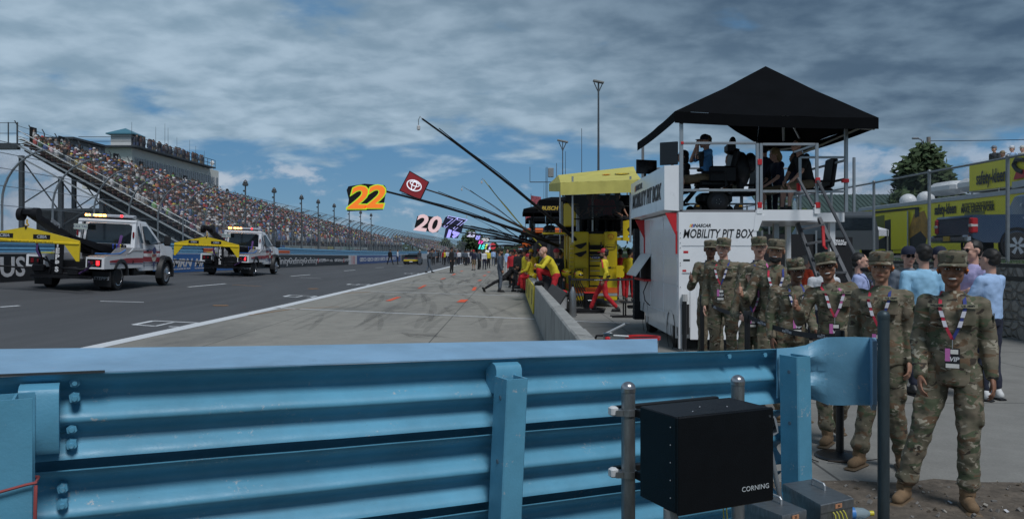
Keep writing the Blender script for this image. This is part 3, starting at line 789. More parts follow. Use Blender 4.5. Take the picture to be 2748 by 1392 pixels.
# ---- hospitality suites building on the top row
m_cream = M('suite_wall', (.80, .80, .74), .7, var=.1); m_glassd = M('dark_glass', (.05, .07, .085), .12, var=.05, spec=.9)
m_roofblue = M('roof_teal', (.06, .18, .24), .45)
def suites():
    t = thing('suite_building', 'long cream hospitality building with window bands and roof deck above the stand', 'building', (-44.5, 88, 9))
    y0, y1, x0, x1, zb, zt_ = 88, 114, -47.5, -42.0, 8.6, 13.1
    mb = MB(); mb.box(x0, x1, y0, y1, zb, zt_); mb.build('wall', m_cream, t, True)
    for i in range(20):
        a = y0 + .7 + i * 1.26; w = MB(); w.box(x1, x1 + .05, a, a + 1.0, 11.0, 12.1); f = w.build('window', m_glassd, t, True)
        s = MB(); s.box(x1, x1 + .09, a - .06, a, 10.9, 12.2); s.box(x1 + .051, x1 + .075, a + .47, a + .53, 11.0, 12.1); s.build('frame', M('frame_white', (.6, .6, .6)), f, True)
        w = MB(); w.box(x1, x1 + .05, a, a + .95, 8.9, 10.1); w.build('window', m_glassd, t, True)
    for a in (x0 + .8, x0 + 3):
        w = MB(); w.box(a, a + 1.5, y0 - .05, y0, 10.6, 11.8); w.build('window', m_glassd, t, True)
    r = MB(); r.box(x0 - .4, x1 + .9, y0 - .8, y1 - 3.5, zt_, zt_ + .18); r.build('roof_deck', m_steel, t, True)
    r = MB()
    for z in (zt_ + .6, zt_ + 1.1): r.path([(x1 + .85, y0 - .7, z), (x1 + .85, y1 - 3.6, z)], .04, 4); r.path([(x0, y0 - .75, z), (x1 + .85, y0 - .75, z)], .04, 4)
    for y in frange(y0 - .7, y1 - 3.6, 18): r.tube((x1 + .85, y, zt_), (x1 + .85, y, zt_ + 1.1), .035, n=4)
    r.build('deck_railing', m_steel, t, True)
    w = MB(); w.box(-45.6, -43.3, 90.5, 92.8, zt_ + .19, zt_ + 1.95); c = w.build('tower', M('tower_white', (.60, .61, .6), .7), t, True)
    w = MB(); z = zt_ + 1.95; w.add([(-46, 90.1, z), (-42.9, 90.1, z), (-42.9, 93.2, z), (-46, 93.2, z), (-44.45, 91.6, z + .75), (-46, 90.1, z - .12), (-42.9, 90.1, z - .12), (-42.9, 93.2, z - .12), (-46, 93.2, z - .12)], [(0, 1, 4), (1, 2, 4), (2, 3, 4), (3, 0, 4), (0, 5, 6, 1), (1, 6, 7, 2), (2, 7, 8, 3), (3, 8, 5, 0), (5, 8, 7, 6)]); w.build('tower_roof', m_roofblue, c, True)
    for (y, h) in ((89, 3), (95, 3.4), (97.5, 4.2), (98.4, 3.8), (101, 3), (105, 3.2), (107, 2.7), (110, 2.4)):
        a = MB(); a.tube((x1 - .5, y, zt_), (x1 - .5, y, zt_ + h), .03, .015, n=4); a.build('antenna', m_steel, t, True)
    a = MB(); a.tube((x1 - .4, 112.6, zt_), (x1 - .4, 112.6, zt_ + .8), .07, n=6); a.ell((x1 - .4, 112.6, zt_ + 1.0), (.3, .12, .35)); a.build('satellite_dish', M('dish_white', (.65, .65, .65)), t, True)
    cm = MB(); cm.c = (0, 0, 0); rd = random.Random(2)
    global CL; keep = CL; CL = [(.03, .035, .05), (.06, .07, .1), (.02, .02, .03), (.12, .12, .14), (.1, .05, .05), (.05, .1, .2)]
    for k in range(74): sit_person(cm, x1 - 1.2 + rd.uniform(-.6, .6), y0 + 2.5 + k * .275 + rd.uniform(-.1, .1), zt_ + .19, 1, rd, 1, True)
    CL = keep
    o = cm.build('roof_deck_crowd', m_crowd, smooth=False); tag(o, 'row of dark clad people lining the roof deck of the suite building', 'crowd', kind='stuff')
suites()
def press_box():
    t = thing('press_box', 'small grey press box with sliding windows at the stand top', 'building', (-42, 77, 9))
    mb = MB(); mb.box(-43.4, -41, 74.2, 80.2, 10.2, 12.1); mb.build('wall', M('press_grey', (.17, .18, .19), .7), t, True)
    mb = MB(); mb.box(-43.6, -40.7, 73.9, 80.5, 12.1, 12.3); mb.build('roof', m_steel, t, True)
    for i in range(4):
        w = MB(); w.box(-41, -40.95, 74.7 + i * 1.35, 75.8 + i * 1.35, 10.4, 11.7); w.build('window', M('pale_glass', (.30, .34, .38), .2), t, True)
    w = MB(); w.box(-43.2, -41.5, 74.14, 74.2, 10.7, 11.8); w.build('window', M('pale_glass', (.3, .34, .38)), t, True)
press_box()
# boards below the stand
cols = [(.55, .45, .12), (.05, .13, .38), (.40, .42, .40), (.5, .5, .47), (.42, .36, .3), (.5, .44, .2), (.45, .5, .5), (.3, .42, .38), (.42, .44, .44), (.5, .52, .5)]
names = ['yellow', 'blue', 'grey', 'cream', 'tan', 'gold', 'pale grey', 'green-grey', 'silver', 'white']
ws = ['MOTEL', 'Goodyear', 'WELCOME', 'BANK', 'The Glen', 'TIRES', 'FUEL', 'LAKES', 'RADIO', 'CAFE']
yb = 76.0
for i, c in enumerate(cols):
    L_ = 4.2 + (i * 37 % 5) * .9; t = thing('advert_board', '%s advert board, number %d from the left below the grandstand' % (names[i], i + 1), 'sign', (-24.6, yb + L_ / 2, 1.05), 0, 'advert boards along the stand front')
    mb = MB(); mb.box(-.05, .05, -L_ / 2 + .06, L_ / 2 - .06, 0, 1.25); mb.build('board', M('advert_' + names[i].replace(' ', '_'), c, .5), t)
    mb = MB(); mb.box(.05, .06, -L_ * .35, L_ * .3, .35, .85); mb.build('printed_band', M('advert_ink', (.10, .16, .30), .5) if i % 2 else M('advert_ink_red', (.35, .08, .06)), t)
    yb += L_
# distant trees on the horizon
m_leaf = M('leaves_dark', (.035, .06, .022), .9, var=.5, vs=.8); m_leaf2 = M('leaves_mid', (.055, .085, .03), .9, var=.5, vs=.8); m_bark = M('bark', (.09, .07, .05), .95, var=.3, bump=.6)
def tree(name, label, loc, h, rad, seed, n=2600, leaf=.28, group=None, conic=.0, trunk=.3, lob=9, clumpf=1.0):
    rd = random.Random(seed); t = thing(name, label, 'tree', loc, 0, group)
    mb = MB(); top = (rd.uniform(-.1, .1) * rad, 0, h * .8)
    mb.path([(0, 0, -.2), (.03 * h * rd.uniform(-1, 1), 0, h * .3), (top[0] * .6, 0, h * .55), top], [trunk, trunk * .75, trunk * .5, trunk * .15], 8)
    lobes = []
    for k in range(lob):
        s = (k + .5) / lob; z = h * (.28 + .62 * s); rr = rad * (1 - conic * s) * (1 - .35 * abs(s - .45)); a = k * 2.4 + rd.random()
        d = rr * rd.uniform(.25, .7) * (1 - .5 * s); lobes.append((V((d * math.cos(a), d * math.sin(a), z)), rr * rd.uniform(.38, .6)))
        mb.path([(0, 0, z * .6), (d * .5 * math.cos(a), d * .5 * math.sin(a), z * .85), tuple(lobes[-1][0])], [trunk * .3, trunk * .2, trunk * .06], 5)
    lobes.append((V((0, 0, h * .93)), rad * (.36 if not conic else .16)))
    mb.build('trunk', m_bark, t)
    cr = MB()
    for k in range(n):
        c, r = rd.choice(lobes); u = V((rd.gauss(0, 1), rd.gauss(0, 1), rd.gauss(0, 1))).normalized(); p = c + u * r * (rd.random() ** .45) * rd.uniform(.8, 1.15); p.z = max(h * .12, p.z)
        a = V((rd.gauss(0, 1), rd.gauss(0, 1), rd.gauss(0, .6))).normalized(); b = a.orthogonal().normalized(); L = leaf * rd.uniform(.5, 1.4)
        cr.add([p - a * L, p + b * L * .6, p + a * L, p - b * L * .6], [(0, 1, 2, 3)], 0 if rd.random() < .6 else 1)
    cr.build('crown', [m_leaf, m_leaf2], t, smooth=False)
    return t
tree('leafy_tree', 'round dark tree on the horizon beyond the pit lane crowd', (-17.0, 330, 0), 9.0, 7, 21, 1800, .6, 'trees at the end of the pit lane')
tree('leafy_tree', 'smaller twin peaked tree left of the round one on the horizon', (-27.5, 330, 0), 6.0, 4, 22, 900, .55, 'trees at the end of the pit lane')
tree('leafy_tree', 'low tree right of the round one, far down the pit lane', (-7.5, 330, 0), 4.6, 3.2, 23, 700, .5, 'trees at the end of the pit lane')
mb = MB(); rd = random.Random(8)
for k in range(7000):
    x = rd.uniform(-420, 260); y = rd.uniform(420, 470); z = rd.uniform(0, 4.6 + 1.6 * math.sin(x * .05) + 1.2 * math.sin(x * .17)); a = V((rd.gauss(0, 1), rd.gauss(0, 1), rd.gauss(0, .6))).normalized(); b = a.orthogonal().normalized()
    p = V((x, y, z)); L = rd.uniform(.8, 2); mb.add([p - a * L, p + b * L * .6, p + a * L, p - b * L * .6], [(0, 1, 2, 3)])
o = mb.build('far_woodland', m_leaf, smooth=False); tag(o, 'far dark line of woodland along the horizon', 'woodland', kind='stuff')
# ================================================================ FOREGROUND GUARDRAIL AND CABINET
def blue_paint(name, base, chips=.66):
    m, nt, b = new_mat(name); N = nt.nodes; L = nt.links
    tc = N.new('ShaderNodeTexCoord')
    def noi(sc, st=(1, 1, 1), det=6, rg=.65):
        mp = N.new('ShaderNodeMapping'); mp.inputs['Scale'].default_value = st; L.new(tc.outputs['Object'], mp.inputs[0])
        n = N.new('ShaderNodeTexNoise'); n.inputs['Scale'].default_value = sc; n.inputs['Detail'].default_value = det; n.inputs['Roughness'].default_value = rg; L.new(mp.outputs[0], n.inputs[0]); return n.outputs[0]
    def mr(x, a, c, d=0, e=1):
        n = N.new('ShaderNodeMapRange'); L.new(x, n.inputs[0])
        for i, q in enumerate((a, c, d, e)): n.inputs[i + 1].default_value = q
        return n.outputs[0]
    def mul(x, y):
        n = N.new('ShaderNodeMath'); n.operation = 'MULTIPLY'; L.new(x, n.inputs[0]); L.new(y, n.inputs[1]); return n.outputs[0]
    def mix(f, a, c):
        n = N.new('ShaderNodeMix'); n.data_type = 'RGBA'; L.new(f, n.inputs[0])
        for i, x in ((6, a), (7, c)):
            if isinstance(x, tuple): n.inputs[i].default_value = (*x, 1)
            else: L.new(x, n.inputs[i])
        return n.outputs[2]
    v = N.new('ShaderNodeVectorMath'); v.operation = 'MULTIPLY'; v.inputs[0].default_value = base; L.new(mr(noi(2.5, (1, 1, 1), 7), .3, .7, .82, 1.15), v.inputs[1])
    chip = mul(mr(noi(55, (1, 1, 1), 5, .75), .56, .62), mr(noi(4.5, (1, 1, 3), 3), chips, chips + .05))
    grime = mr(noi(6, (.5, .5, 3), 8, .75), .62, .82, 0, .55)
    fleck = mr(noi(120, (1, 1, 1), 2), .74, .77)
    c = mix(grime, v.outputs[0], (base[0] * .45 + .01, base[1] * .45, base[2] * .42)); c = mix(chip, c, (.36, .42, .46)); c = mix(mul(fleck, mr(noi(3), .5, .6)), c, (.05, .035, .03))
    L.new(c, b.inputs['Base Color']); b.inputs['Roughness'].default_value = .42
    L.new(mr(noi(9), .3, .7, .38, .6), b.inputs['Roughness'])
    bp = N.new('ShaderNodeBump'); bp.inputs['Strength'].default_value = .22; bp.inputs['Distance'].default_value = .004; L.new(noi(90, (1, 1, 1), 3), bp.inputs['Height']); L.new(bp.outputs[0], b.inputs['Normal'])
    return m
m_blue = blue_paint('blue_rail_paint', (.10, .315, .46), .59)
m_blue2 = blue_paint('pale_blue_plate_paint', (.22, .38, .54), .74)
m_galvn = M('galvanised_tube', (.25, .265, .275), .42, .75, var=.3, vs=30, stretch=(1, 1, .3), dirt=(.12, .12, .12), ds=14, dthr=.58)
RA = V((-1.747, 2.89, 1.306)); RB = V((1.53, 4.60, 1.194)); RU = (RB - RA).normalized(); RL = (RB - RA).length
RN = V((.4624, -.8867, 0))                       # towards the viewer's side
def rail(s, out, up): return RA + RU * s + RN * out + V((0, 0, up))
def smooth_prof(h=.318):
    keys = [(0, 0), (.25, -.086), (.54, 0), (.74, -.068), (1, 0)]; out = [(.010, 0), (.010, -.004)]
    for (a, p), (b, q) in zip(keys, keys[1:]):
        n = 7 if b - a > .1 else 3
        for i in range(n):
            f = i / n; g = (1 - math.cos(math.pi * f)) / 2; out.append((p + (q - p) * g, -.006 - (h - .006) * (a + (b - a) * f)))
    return out + [(0, -h)]
def guardrail():
    t = thing('guardrail', 'big sky blue painted steel guardrail of stacked ribbed beams in the foreground', 'guardrail', (0, 3.8, 0))
    for k in range(3):
        mb = MB(); pr = smooth_prof(); n = 24; s0, s1 = -1.1, (3.80, 3.78, 3.74)[k]
        # smooth the W by resampling
        rings = []
        for i in range(n + 1):
            s = s0 + (s1 - s0) * i / n
            w = .003 * math.sin(s * 3.1 + k) + .002 * math.sin(s * 9 + k * 2)
            sl = -.0004 * k
            rings.append([rail(s, a + w - .01, b - .354 * k + w * .6) for a, b in pr] + [rail(s, a + w - .014, b - .354 * k + w * .6) for a, b in reversed(pr)])
        mb.loft(rings); bm_ = mb.build('rail_beam', m_blue, t, True)
        try: bm_.data.set_sharp_from_angle(angle=R(75))
        except Exception: pass
        # hex bolts at the splices
        for s, z in (((.14, -.062), (.13, -.235)) if k < 1 else ((.10, -.10),)):
            for dz in (.03, -.03):
                out = -.035 if dz > 0 else -.012; c = rail(s, out, z + dz * .9 - .354 * k)
                b = MB(); b.tube(c - RN * .03, c + RN * .018, .021, .019, 6); b.tube(c + RN * .015, c + RN * .032, .010, .009, 8); b.build('bolt', m_blue, bm_, True)
        if k == 0:
            for s in (3.35, 3.62):
                c = rail(s, -.03, -.035); b = MB(); b.tube(c, c + RN * .02, .014, .014, 6); b.build('bolt', m_blue, bm_, True)
    # inner backing rail seen through the gaps
    mb = MB(); mb.loft([[rail(s, -.20, -1.2), rail(s, -.20, -.06), rail(s, -.215, -.06), rail(s, -.215, -1.2)] for s in (-1.1, 3.2)]); mb.build('rear_beam', m_blue, t, True)
    # the wide cap plate
    mb = MB(); near = []; far = []
    for px, y in ((-420, 967), (0, 939.6), (700, 931), (1240, 921), (1764, 911)):
        s = None
        # station along the rail for this column
        tx = (px - CX) / F; s = (tx * RA.y - RA.x) / (RU.x - tx * RU.y)
        a = rail(s, .004, .001); z = a.z + .03; yy = (H - z) * F / (y - HZ); near.append(a); far.append(V((tx * yy, yy, z)))
    rings = [[a, f, f + V((0, 0, .006)), a + V((0, 0, .006))] for a, f in zip(near, far)]
    mb.loft(rings); mb.build('cap_plate', m_blue2, t, True)
    mb = MB(); a = rail(-1.1, .004, .0); b = rail(.24, .004, .004)
    mb.loft([[p, p + RN * .012, p + RN * .012 + V((0, 0, .008)), p + V((0, 0, .008))] for p in (a, b)]); mb.build('cap_lip', M('edge_dark', (.03, .035, .04)), t, True)
    # posts
    def post(s, out, w, d, z1, lean, hollow):
        mb = MB(); c = rail(s, out, 0); z0 = -.05
        def pt(a, b, z): return V((c.x, c.y, 0)) + RU.xy.to_3d() * (a + lean * (z1 - z)) + RN * b + V((0, 0, z))
        if hollow:
            th = .008
            for (a0, a1, b0, b1) in ((-w / 2, w / 2, d - th, d), (-w / 2, w / 2, 0, th), (-th / 2, th / 2, th, d - th)):
                mb.loft([[pt(a0, b0, z), pt(a1, b0, z), pt(a1, b1, z), pt(a0, b1, z)] for z in (z0, z1)])
        else:
            e = .006; th = .012
            mb.loft([[pt(-w / 2, e, z), pt(-w / 2, d - e, z), pt(-w / 2 + e, d, z), pt(w / 2 - e, d, z), pt(w / 2, d - e, z), pt(w / 2, 0, z), pt(w / 2 - th, 0, z), pt(w / 2 - th, d - th, z), pt(-w / 2 + th, d - th, z), pt(-w / 2 + th, 0, z)] for z in (z0, z1)])
        p = mb.build('post', m_blue, t, True)
        for z in (z1 - .09, z1 - .38):
            b = MB(); q = pt(-w / 2 - .001, d * .55, z); b.tube(q, q - RU.xy.to_3d() * .002, .011, .011, 10); b.build('bolt_hole', M('hole_grey', (.10, .16, .21)), p, True)
        return p
    post(-.035, .10, .11, .14, 1.262, 0, True)
    post(1.915, .03, .108, .137, 1.175, -.05, False)
    post(3.735, .03, .108, .137, 1.165, .02, False)
    # spacer blocks
    for s, w, z0, z1, out in ((.03, .125, -.27, -.03, .085), (1.935, .135, -.16, -.018, .03)):
        mb = MB(); rings = []
        for a in (-w / 2, w / 2):
            rings.append([rail(s + a, out + x, z) for x, z in ((-.10, z0), (0, z0), (.012, z0 + .02), (.012, z1 - .03), (.0, z1 - .01), (-.03, z1), (-.10, z1))])
        mb.loft(rings); mb.build('spacer_block', m_blue, t, True)
    for s, z in ((3.78, -.14), (3.78, -.50)):
        b = MB(); c = rail(s, -.03, z); b.tube(c - RU * .03, c + RU * .03, .045, .04, 12); b.build('pipe_spacer', m_blue, t, True)
    # flared terminal plate
    mb = MB(); Y = 4.72
    def q(px, py, y): return P(px, py, y)
    rows = []
    cols = ((2085, 935, 1068, 4.58, 0), (2130, 932, 1070, 4.62, .02), (2165, 926, 1068, 4.66, .04), (2195, 912, 1075, 4.66, .02), (2222, 905, 1086, 4.64, 0), (2262, 904, 1087, 4.60, 0), (2300, 904, 1086, 4.58, 0), (2334, 905, 1087, 4.58, 0))
    for px, yt, yb, y, bul in cols:
        rows.append([q(px, yt + (yb - yt) * i / 8, y + bul * math.cos(i / 8 * 2 * math.pi * 2) ) for i in range(9)])
    back = [[p + V((-.002, .008, 0)) for p in r] for r in rows]
    mb.loft([r + b[::-1] for r, b in zip(rows, back)]); mb.build('end_plate', blue_paint('end_plate_paint', (.13, .32, .46), .56), t, True)
    mb = MB(); mb.loft([[q(2334, 905, 4.58), q(2338, 905, 4.5), q(2341, 915, 4.44), q(2341, 1085, 4.44), q(2338, 1100, 4.5), q(2334, 1087, 4.58)], [q(2345, 905, 4.6), q(2350, 905, 4.52), q(2354, 915, 4.46), q(2354, 1085, 4.46), q(2350, 1100, 4.52), q(2345, 1087, 4.6)]]); mb.build('end_lip', m_blue2, t, True)
guardrail()
def cord():
    mb = MB(); c = rail(-.035, .10, 0); z = .97
    pts = []
    for i in range(17):
        a = 2 * math.pi * i / 16; pts.append(V((c.x, c.y, z + .01 * math.sin(a * 2))) + RU.xy.to_3d() * .066 * math.copysign(min(1, abs(math.cos(a)) * 1.5), math.cos(a)) + RN * (.075 + .08 * math.copysign(min(1, abs(math.sin(a)) * 1.5), math.sin(a))))
    mb.path(pts, .005, 6); p = pts[0]; 
    e = V((c.x, c.y, z)) + RU.xy.to_3d() * .066 + RN * .15
    mb.path([e, e + V((.005, -.01, -.03)), e + V((.002, -.008, -.11)), e + V((-.012, -.01, -.18))], .006, 6)
    tag(mb.build('tie_cord', M('red_cord', (.30, .06, .06), .8)), 'pale red cord tied around the blue post at the left edge', 'cord')
cord()
def bollard_post(name, label, px, py, Y, r, mat, z0=-.05, dome=True, group=None, conc=False):
    c = P(px, py, Y); t = thing(name, label, 'post', (c.x, c.y, 0), 0, group); h = c.z
    mb = MB(); mb.tube((0, 0, z0), (0, 0, h - r * 1.0), r, r, 24); mb.build('tube', mat, t)
    mb = MB(); prof = [(r * 1.06, h - r * 1.5), (r * 1.08, h - r * .95)] + [(r * 1.06 * math.cos(a), h - r * .95 + r * .95 * math.sin(a)) for a in frange(0, R(88), 7)]
    mb.lathe(prof, n=24); mb.build('cap', M('cap_metal', (.42, .42, .44), .3, .9, var=.2) if dome else mat, t)
    return t
bollard_post('support_post', 'galvanised dome capped tube left of the black cabinet, holding its clamps', 1686, 1023, 3.38, .0295, m_galvn, group='dome capped tubes holding the cabinet')
bollard_post('support_post', 'galvanised dome capped tube behind the right side of the black cabinet', 1980, 1005, 3.62, .0295, m_galvn, group='dome capped tubes holding the cabinet')
m_gpost = M('weathered_grey_post', (.055, .075, .085), .5, .55, var=.3, vs=18, stretch=(1, 1, .25), dirt=(.11, .07, .045), ds=3.2, dthr=.60, dmax=.6)
bollard_post('steel_post', 'dark weathered steel post standing in front of the guardrail end plate', 2371, 832, 4.40, .031, m_gpost, dome=False)
def cabinet():
    A = V((.598, 2.9)); u = V((.907, .42)); n = V((-.42, .907)); w, d = .445, .235; z1, z0 = 1.153, .80
    m_bk = M('black_powder_coat', (.0045, .0055, .0075), .38, var=.2, vs=12, bump=.15, bs=220, spec=.2)
    t = thing('equipment_cabinet', 'black metal equipment cabinet clamped between two tubes before the guardrail', 'cabinet', (A.x, A.y, z0))
    rot = Matrix(((u.x, n.x, 0), (u.y, n.y, 0), (0, 0, 1)))
    c2 = A + u * w / 2 + n * d / 2
    mb = MB(); mb.bbox((c2.x, c2.y, (z0 + z1) / 2), (w, d, z1 - z0), .004, rot=rot); mb.build('body', m_bk, t, True)
    mb = MB(); c3 = A + u * w / 2 - n * .009; mb.bbox((c3.x, c3.y, (z0 + z1) / 2), (w + .006, .016, z1 - z0 + .006), .005, rot=rot); dr = mb.build('door', m_bk, t, True)
    c4 = A + u * .355 - n * .0185
    ser = M('ink_pale_grey', (.5, .53, .55), .5)
    text('CORNING', 'lettering', .0265, ser, dr, (c4.x, c4.y, z0 + .058), (u.x, u.y, 0), (0, 0, 1), .0005, sx=1.05, world=True, spacing=1.05)
    c4 = A + u * .425 - n * .0185
    text('T5', 'lettering', .010, M('ink_dim', (.12, .14, .15)), dr, (c4.x, c4.y, z1 - .03), (u.x, u.y, 0), (0, 0, 1), .0005, world=True)
    for k in range(5):
        c = A + n * .035; z = z0 + .05 + k * .065; b = MB(); b.ell((c.x, c.y, z), (.003,) * 3, 8, 6); b.build('screw', m_alu, t, True)
    for a, b_ in ((.12, .06), (.2, .12), (.3, .08)):
        c = A + u * a + n * b_; b = MB(); b.ell((c.x, c.y, z1 + .001), (.003, .003, .002), 8, 6); b.build('screw', m_alu, t, True)
    # mounting rails, clamps and white end caps
    P1 = P(1686, 1100, 3.38)
    for zz, zc in ((1.075, 1.075), (.815, .815)):
        m = MB(); a = V((P1.x, P1.y, zz)) + V((-.055, .055, .0)); b = a + V((u.x, u.y, 0)) * .56
        m.bbox((a + b) / 2, ((b - a).length, .03, .03), .004, rot=rot); m.build('mounting_rail', M('rail_dark', (.02, .022, .025), .4, .5), t, True)
        e = V((P1.x, P1.y, zz)) + V((-.064, -.004, .006)); m = MB(); m.bbox(e, (.036, .038, .040), .007, rot=rot); m.build('end_cap', M('white_plastic', (.62, .63, .64), .4), t, True)
        m = MB(); m.lathe([(.0305, zz - .013), (.036, zz - .013), (.036, zz + .013), (.0305, zz + .013)], (P1.x, P1.y, 0), 24, closed=False); m.cbox((P1.x - .04, P1.y - .005, zz), (.03, .05, .024)); m.build('clamp', m_galvn, t, True)
        m = MB(); c = V((P1.x + .038, P1.y - .02, zz)); m.tube(c, c + V((.012, -.02, 0)), .009, .009, 6); m.tube(c, c + V((.012, -.036, 0)), .004, .004, 6); m.build('clamp_bolt', m_galvn, t, True)
        m = MB(); m.bbox((P1.x + .075, P1.y - .045, zz), (.075, .09, .035), .004, rot=rot); m.build('bracket', m_bk, t, True)
    m = MB(); c = A + u * .02 + n * .06; m.tube((c.x, c.y, .3), (c.x, c.y, z0), .028, .028, 16); m.build('conduit', M('conduit_grey', (.26, .27, .27), .5), t, True)
    m = MB()
    for k in (0, 1):
        q = P(1940 + 9 * k, 1350, 3.3); m.path([q + V((0, 0, .08)), q, q + V((.004, 0, -.06)), q + V((-.006, 0, -.2))], .0025, 5)
    m.build('cable', M('yellow_cable', (.45, .42, .05), .5), t, True)
cabinet()
def horn():
    t = thing('cable_hood', 'small grey metal hood on a slanted tube right of the black cabinet', 'hood', P(2070, 1180, 3.95))
    mb = MB(); a = [P(2046, 1128, 3.9), P(2078, 1115, 3.9), P(2089, 1160, 3.9), P(2052, 1184, 3.9)]; b = [p * 1.0 + V((.06, .10, 0)) for p in a]; cc = sum(a, V()) / 4
    inner = [cc + (p - cc) * .86 for p in a]; deep = [cc + (p - cc) * .35 + V((.05, .09, 0)) for p in a]; back = [cc + (p - cc) * .4 + V((.055, .1, 0)) for p in a]
    mb.loft([back, a, inner, deep]); mb.build('hood', M('zinc_grey', (.33, .35, .38), .45, .4), t, True)
    mb = MB(); mb.tube(P(2062, 1180, 3.96), P(2106, 1400, 3.96), .0125, .0125, 12); mb.build('strut', M('strut_grey', (.24, .26, .28), .45, .5), t, True)
    mb = MB(); mb.path([P(2052, 1165, 3.9), P(2058, 1176, 3.87), P(2067, 1215, 3.86), P(2060, 1262, 3.86), P(2070, 1275, 3.86), P(2072, 1268, 3.87), P(2062, 1268, 3.87), P(2058, 1310, 3.88)], .0028, 5); mb.build('cable', M('lime_cable', (.33, .42, .07), .5), t, True)
horn()
def toolbox(px, TL, TR, BR, BL, z, num, label):
    pts = [Pz(*q, z) for q in (TL, TR, BR, BL)]; h = .15
    m_ss = M('brushed_steel', (.24, .25, .26), .42, .8, var=.35, vs=20, stretch=(1, 6, 1), dirt=(.05, .045, .04), ds=10, dthr=.6)
    t = thing('junction_box', label, 'metal box', (pts[3].x, pts[3].y, z - h), 0, 'stainless junction boxes in front of the rail')
    c = sum(pts, V()) / 4
    mb = MB(); mb.loft([[V((p.x, p.y, z - h)) for p in pts], [V((p.x, p.y, z - .035)) for p in pts]]); mb.build('body', m_ss, t, True)
    mb = MB(); o = [c + (p - c) * 1.03 for p in pts]; mb.loft([[V((p.x, p.y, z - .04)) for p in o], [V((p.x, p.y, z - .004)) for p in o], [c + (p - c) * 1.01 for p in pts]]); mb.build('lid', m_ss, t, True)
    a = pts[1] * .5 + pts[0] * .5; b = pts[2] * .72 + pts[1] * .28 ; e = (pts[2] - pts[1]).normalized(); q = pts[1] * .62 + pts[2] * .38 - (pts[1] - pts[0]) * .28; q0 = q - e * .05; q1 = q + e * .05
    mb = MB(); mb.path([q0, q0 + V((0, 0, .022)), q0 + V((0, 0, .03)) + e * .008, q1 + V((0, 0, .03)) - e * .008, q1 + V((0, 0, .022)), q1], .0055, 8); mb.build('handle', m_alu, t, True)
    f = pts[2] - pts[3]; fd = f.normalized(); nn = V((fd.y, -fd.x, 0)); 
    if nn.y > 0: nn = -nn
    m0 = pts[3] + f * .52 + nn * .006
    mb = MB(); k = fd * .022
    mb.prism([m0 - k + V((0, 0, -.010)), m0 + k + V((0, 0, -.010)), m0 + k + V((0, 0, -.030)), m0 - k + V((0, 0, -.030))], nn * .002); lab = mb.build('number_plate', M('copper_plate', (.50, .24, .13), .5), t, True)
    text(num, 'number', .018, M('ink_black', (.012, .012, .014)), lab, m0 + nn * .003 + V((0, 0, -.020)), fd, (0, 0, 1), .0004, world=True)
    for i in range(4):
        s = m0 + fd * (-.035 + .022 * i) + V((0, 0, -.045)); mb = MB(); mb.path([s, s + nn * .012 + V((0, 0, -.01)), s + nn * .02 + V((.004 * i, 0, -.06)), s + nn * .012 + V((.012 * (i - 1), 0, -.16))], .0035, 5); mb.build('cable', M('yellow_cable', (.45, .42, .05), .5), t, True)
    return t
toolbox(0, (2102, 1297), (2177, 1285), (2288, 1335), (2202, 1353), .587, '34', 'brushed steel box with orange 34 plate and looped handle, right of the blue post')
toolbox(0, (1990, 1340), (2058, 1323), (2162, 1366), (2098, 1382), .560, '35', 'lower brushed steel box with orange 35 plate, under the black cabinet')
def bottle_():
    q = P(2292, 1376, 4.35); t = thing('water_bottle', 'clear plastic bottle with yellow cap lying behind the steel box', 'bottle', q)
    mb = MB(); mb.lathe([(.005, -.1), (.03, -.095), (.032, 0), (.03, .05), (.012, .085)], axis='x', n=14); mb.build('body', M('clear_plastic', (.5, .62, .68), .12, trans=.6), t)
    mb = MB(); mb.lathe([(.014, .083), (.014, .105)], axis='x', n=12); mb.build('cap', M('yellow_plastic', (.6, .5, .04), .4), t)
    mb = MB(); mb.lathe([(.0325, -.05), (.0325, 0)], axis='x', n=14, closed=False); mb.build('label_wrap', M('label_blue', (.05, .2, .5), .4), t)
bottle_()
# ---- belt stanchions
m_bk2 = M('black_plastic', (.012, .013, .015), .4)
ST = [V((2.89, 12.1, 0)), V((2.66, 9.0, 0)), V((2.80, 6.8, 0))]
def stanchion(p, label, base=True, g='black belt stanchions along the cart'):
    t = thing('belt_stanchion', label, 'stanchion', p, 0, g)
    mb = MB(); mb.tube((0, 0, .02), (0, 0, .98), .032, .032, 20); mb.build('pole', m_bk2, t)
    mb = MB(); mb.lathe([(.20, 0), (.205, .008), (.19, .022), (.06, .034), (.04, .045)], n=32); mb.build('base', m_bk2, t)
    mb = MB(); mb.lathe([(.037, .955), (.039, .96), (.039, 1.07), (.035, 1.08)], n=20); mb.build('belt_head', m_bk2, t)
    return t
stanchion(ST[0], 'black belt stanchion farthest from the camera, beside the white cart')
stanchion(ST[1], 'black belt stanchion in front of the short soldier, middle one of the row')
stanchion(ST[2], 'black belt stanchion with its round base in view, beside the blue end plate')
m_belt = M('belt_black', (.014, .016, .022), .7)
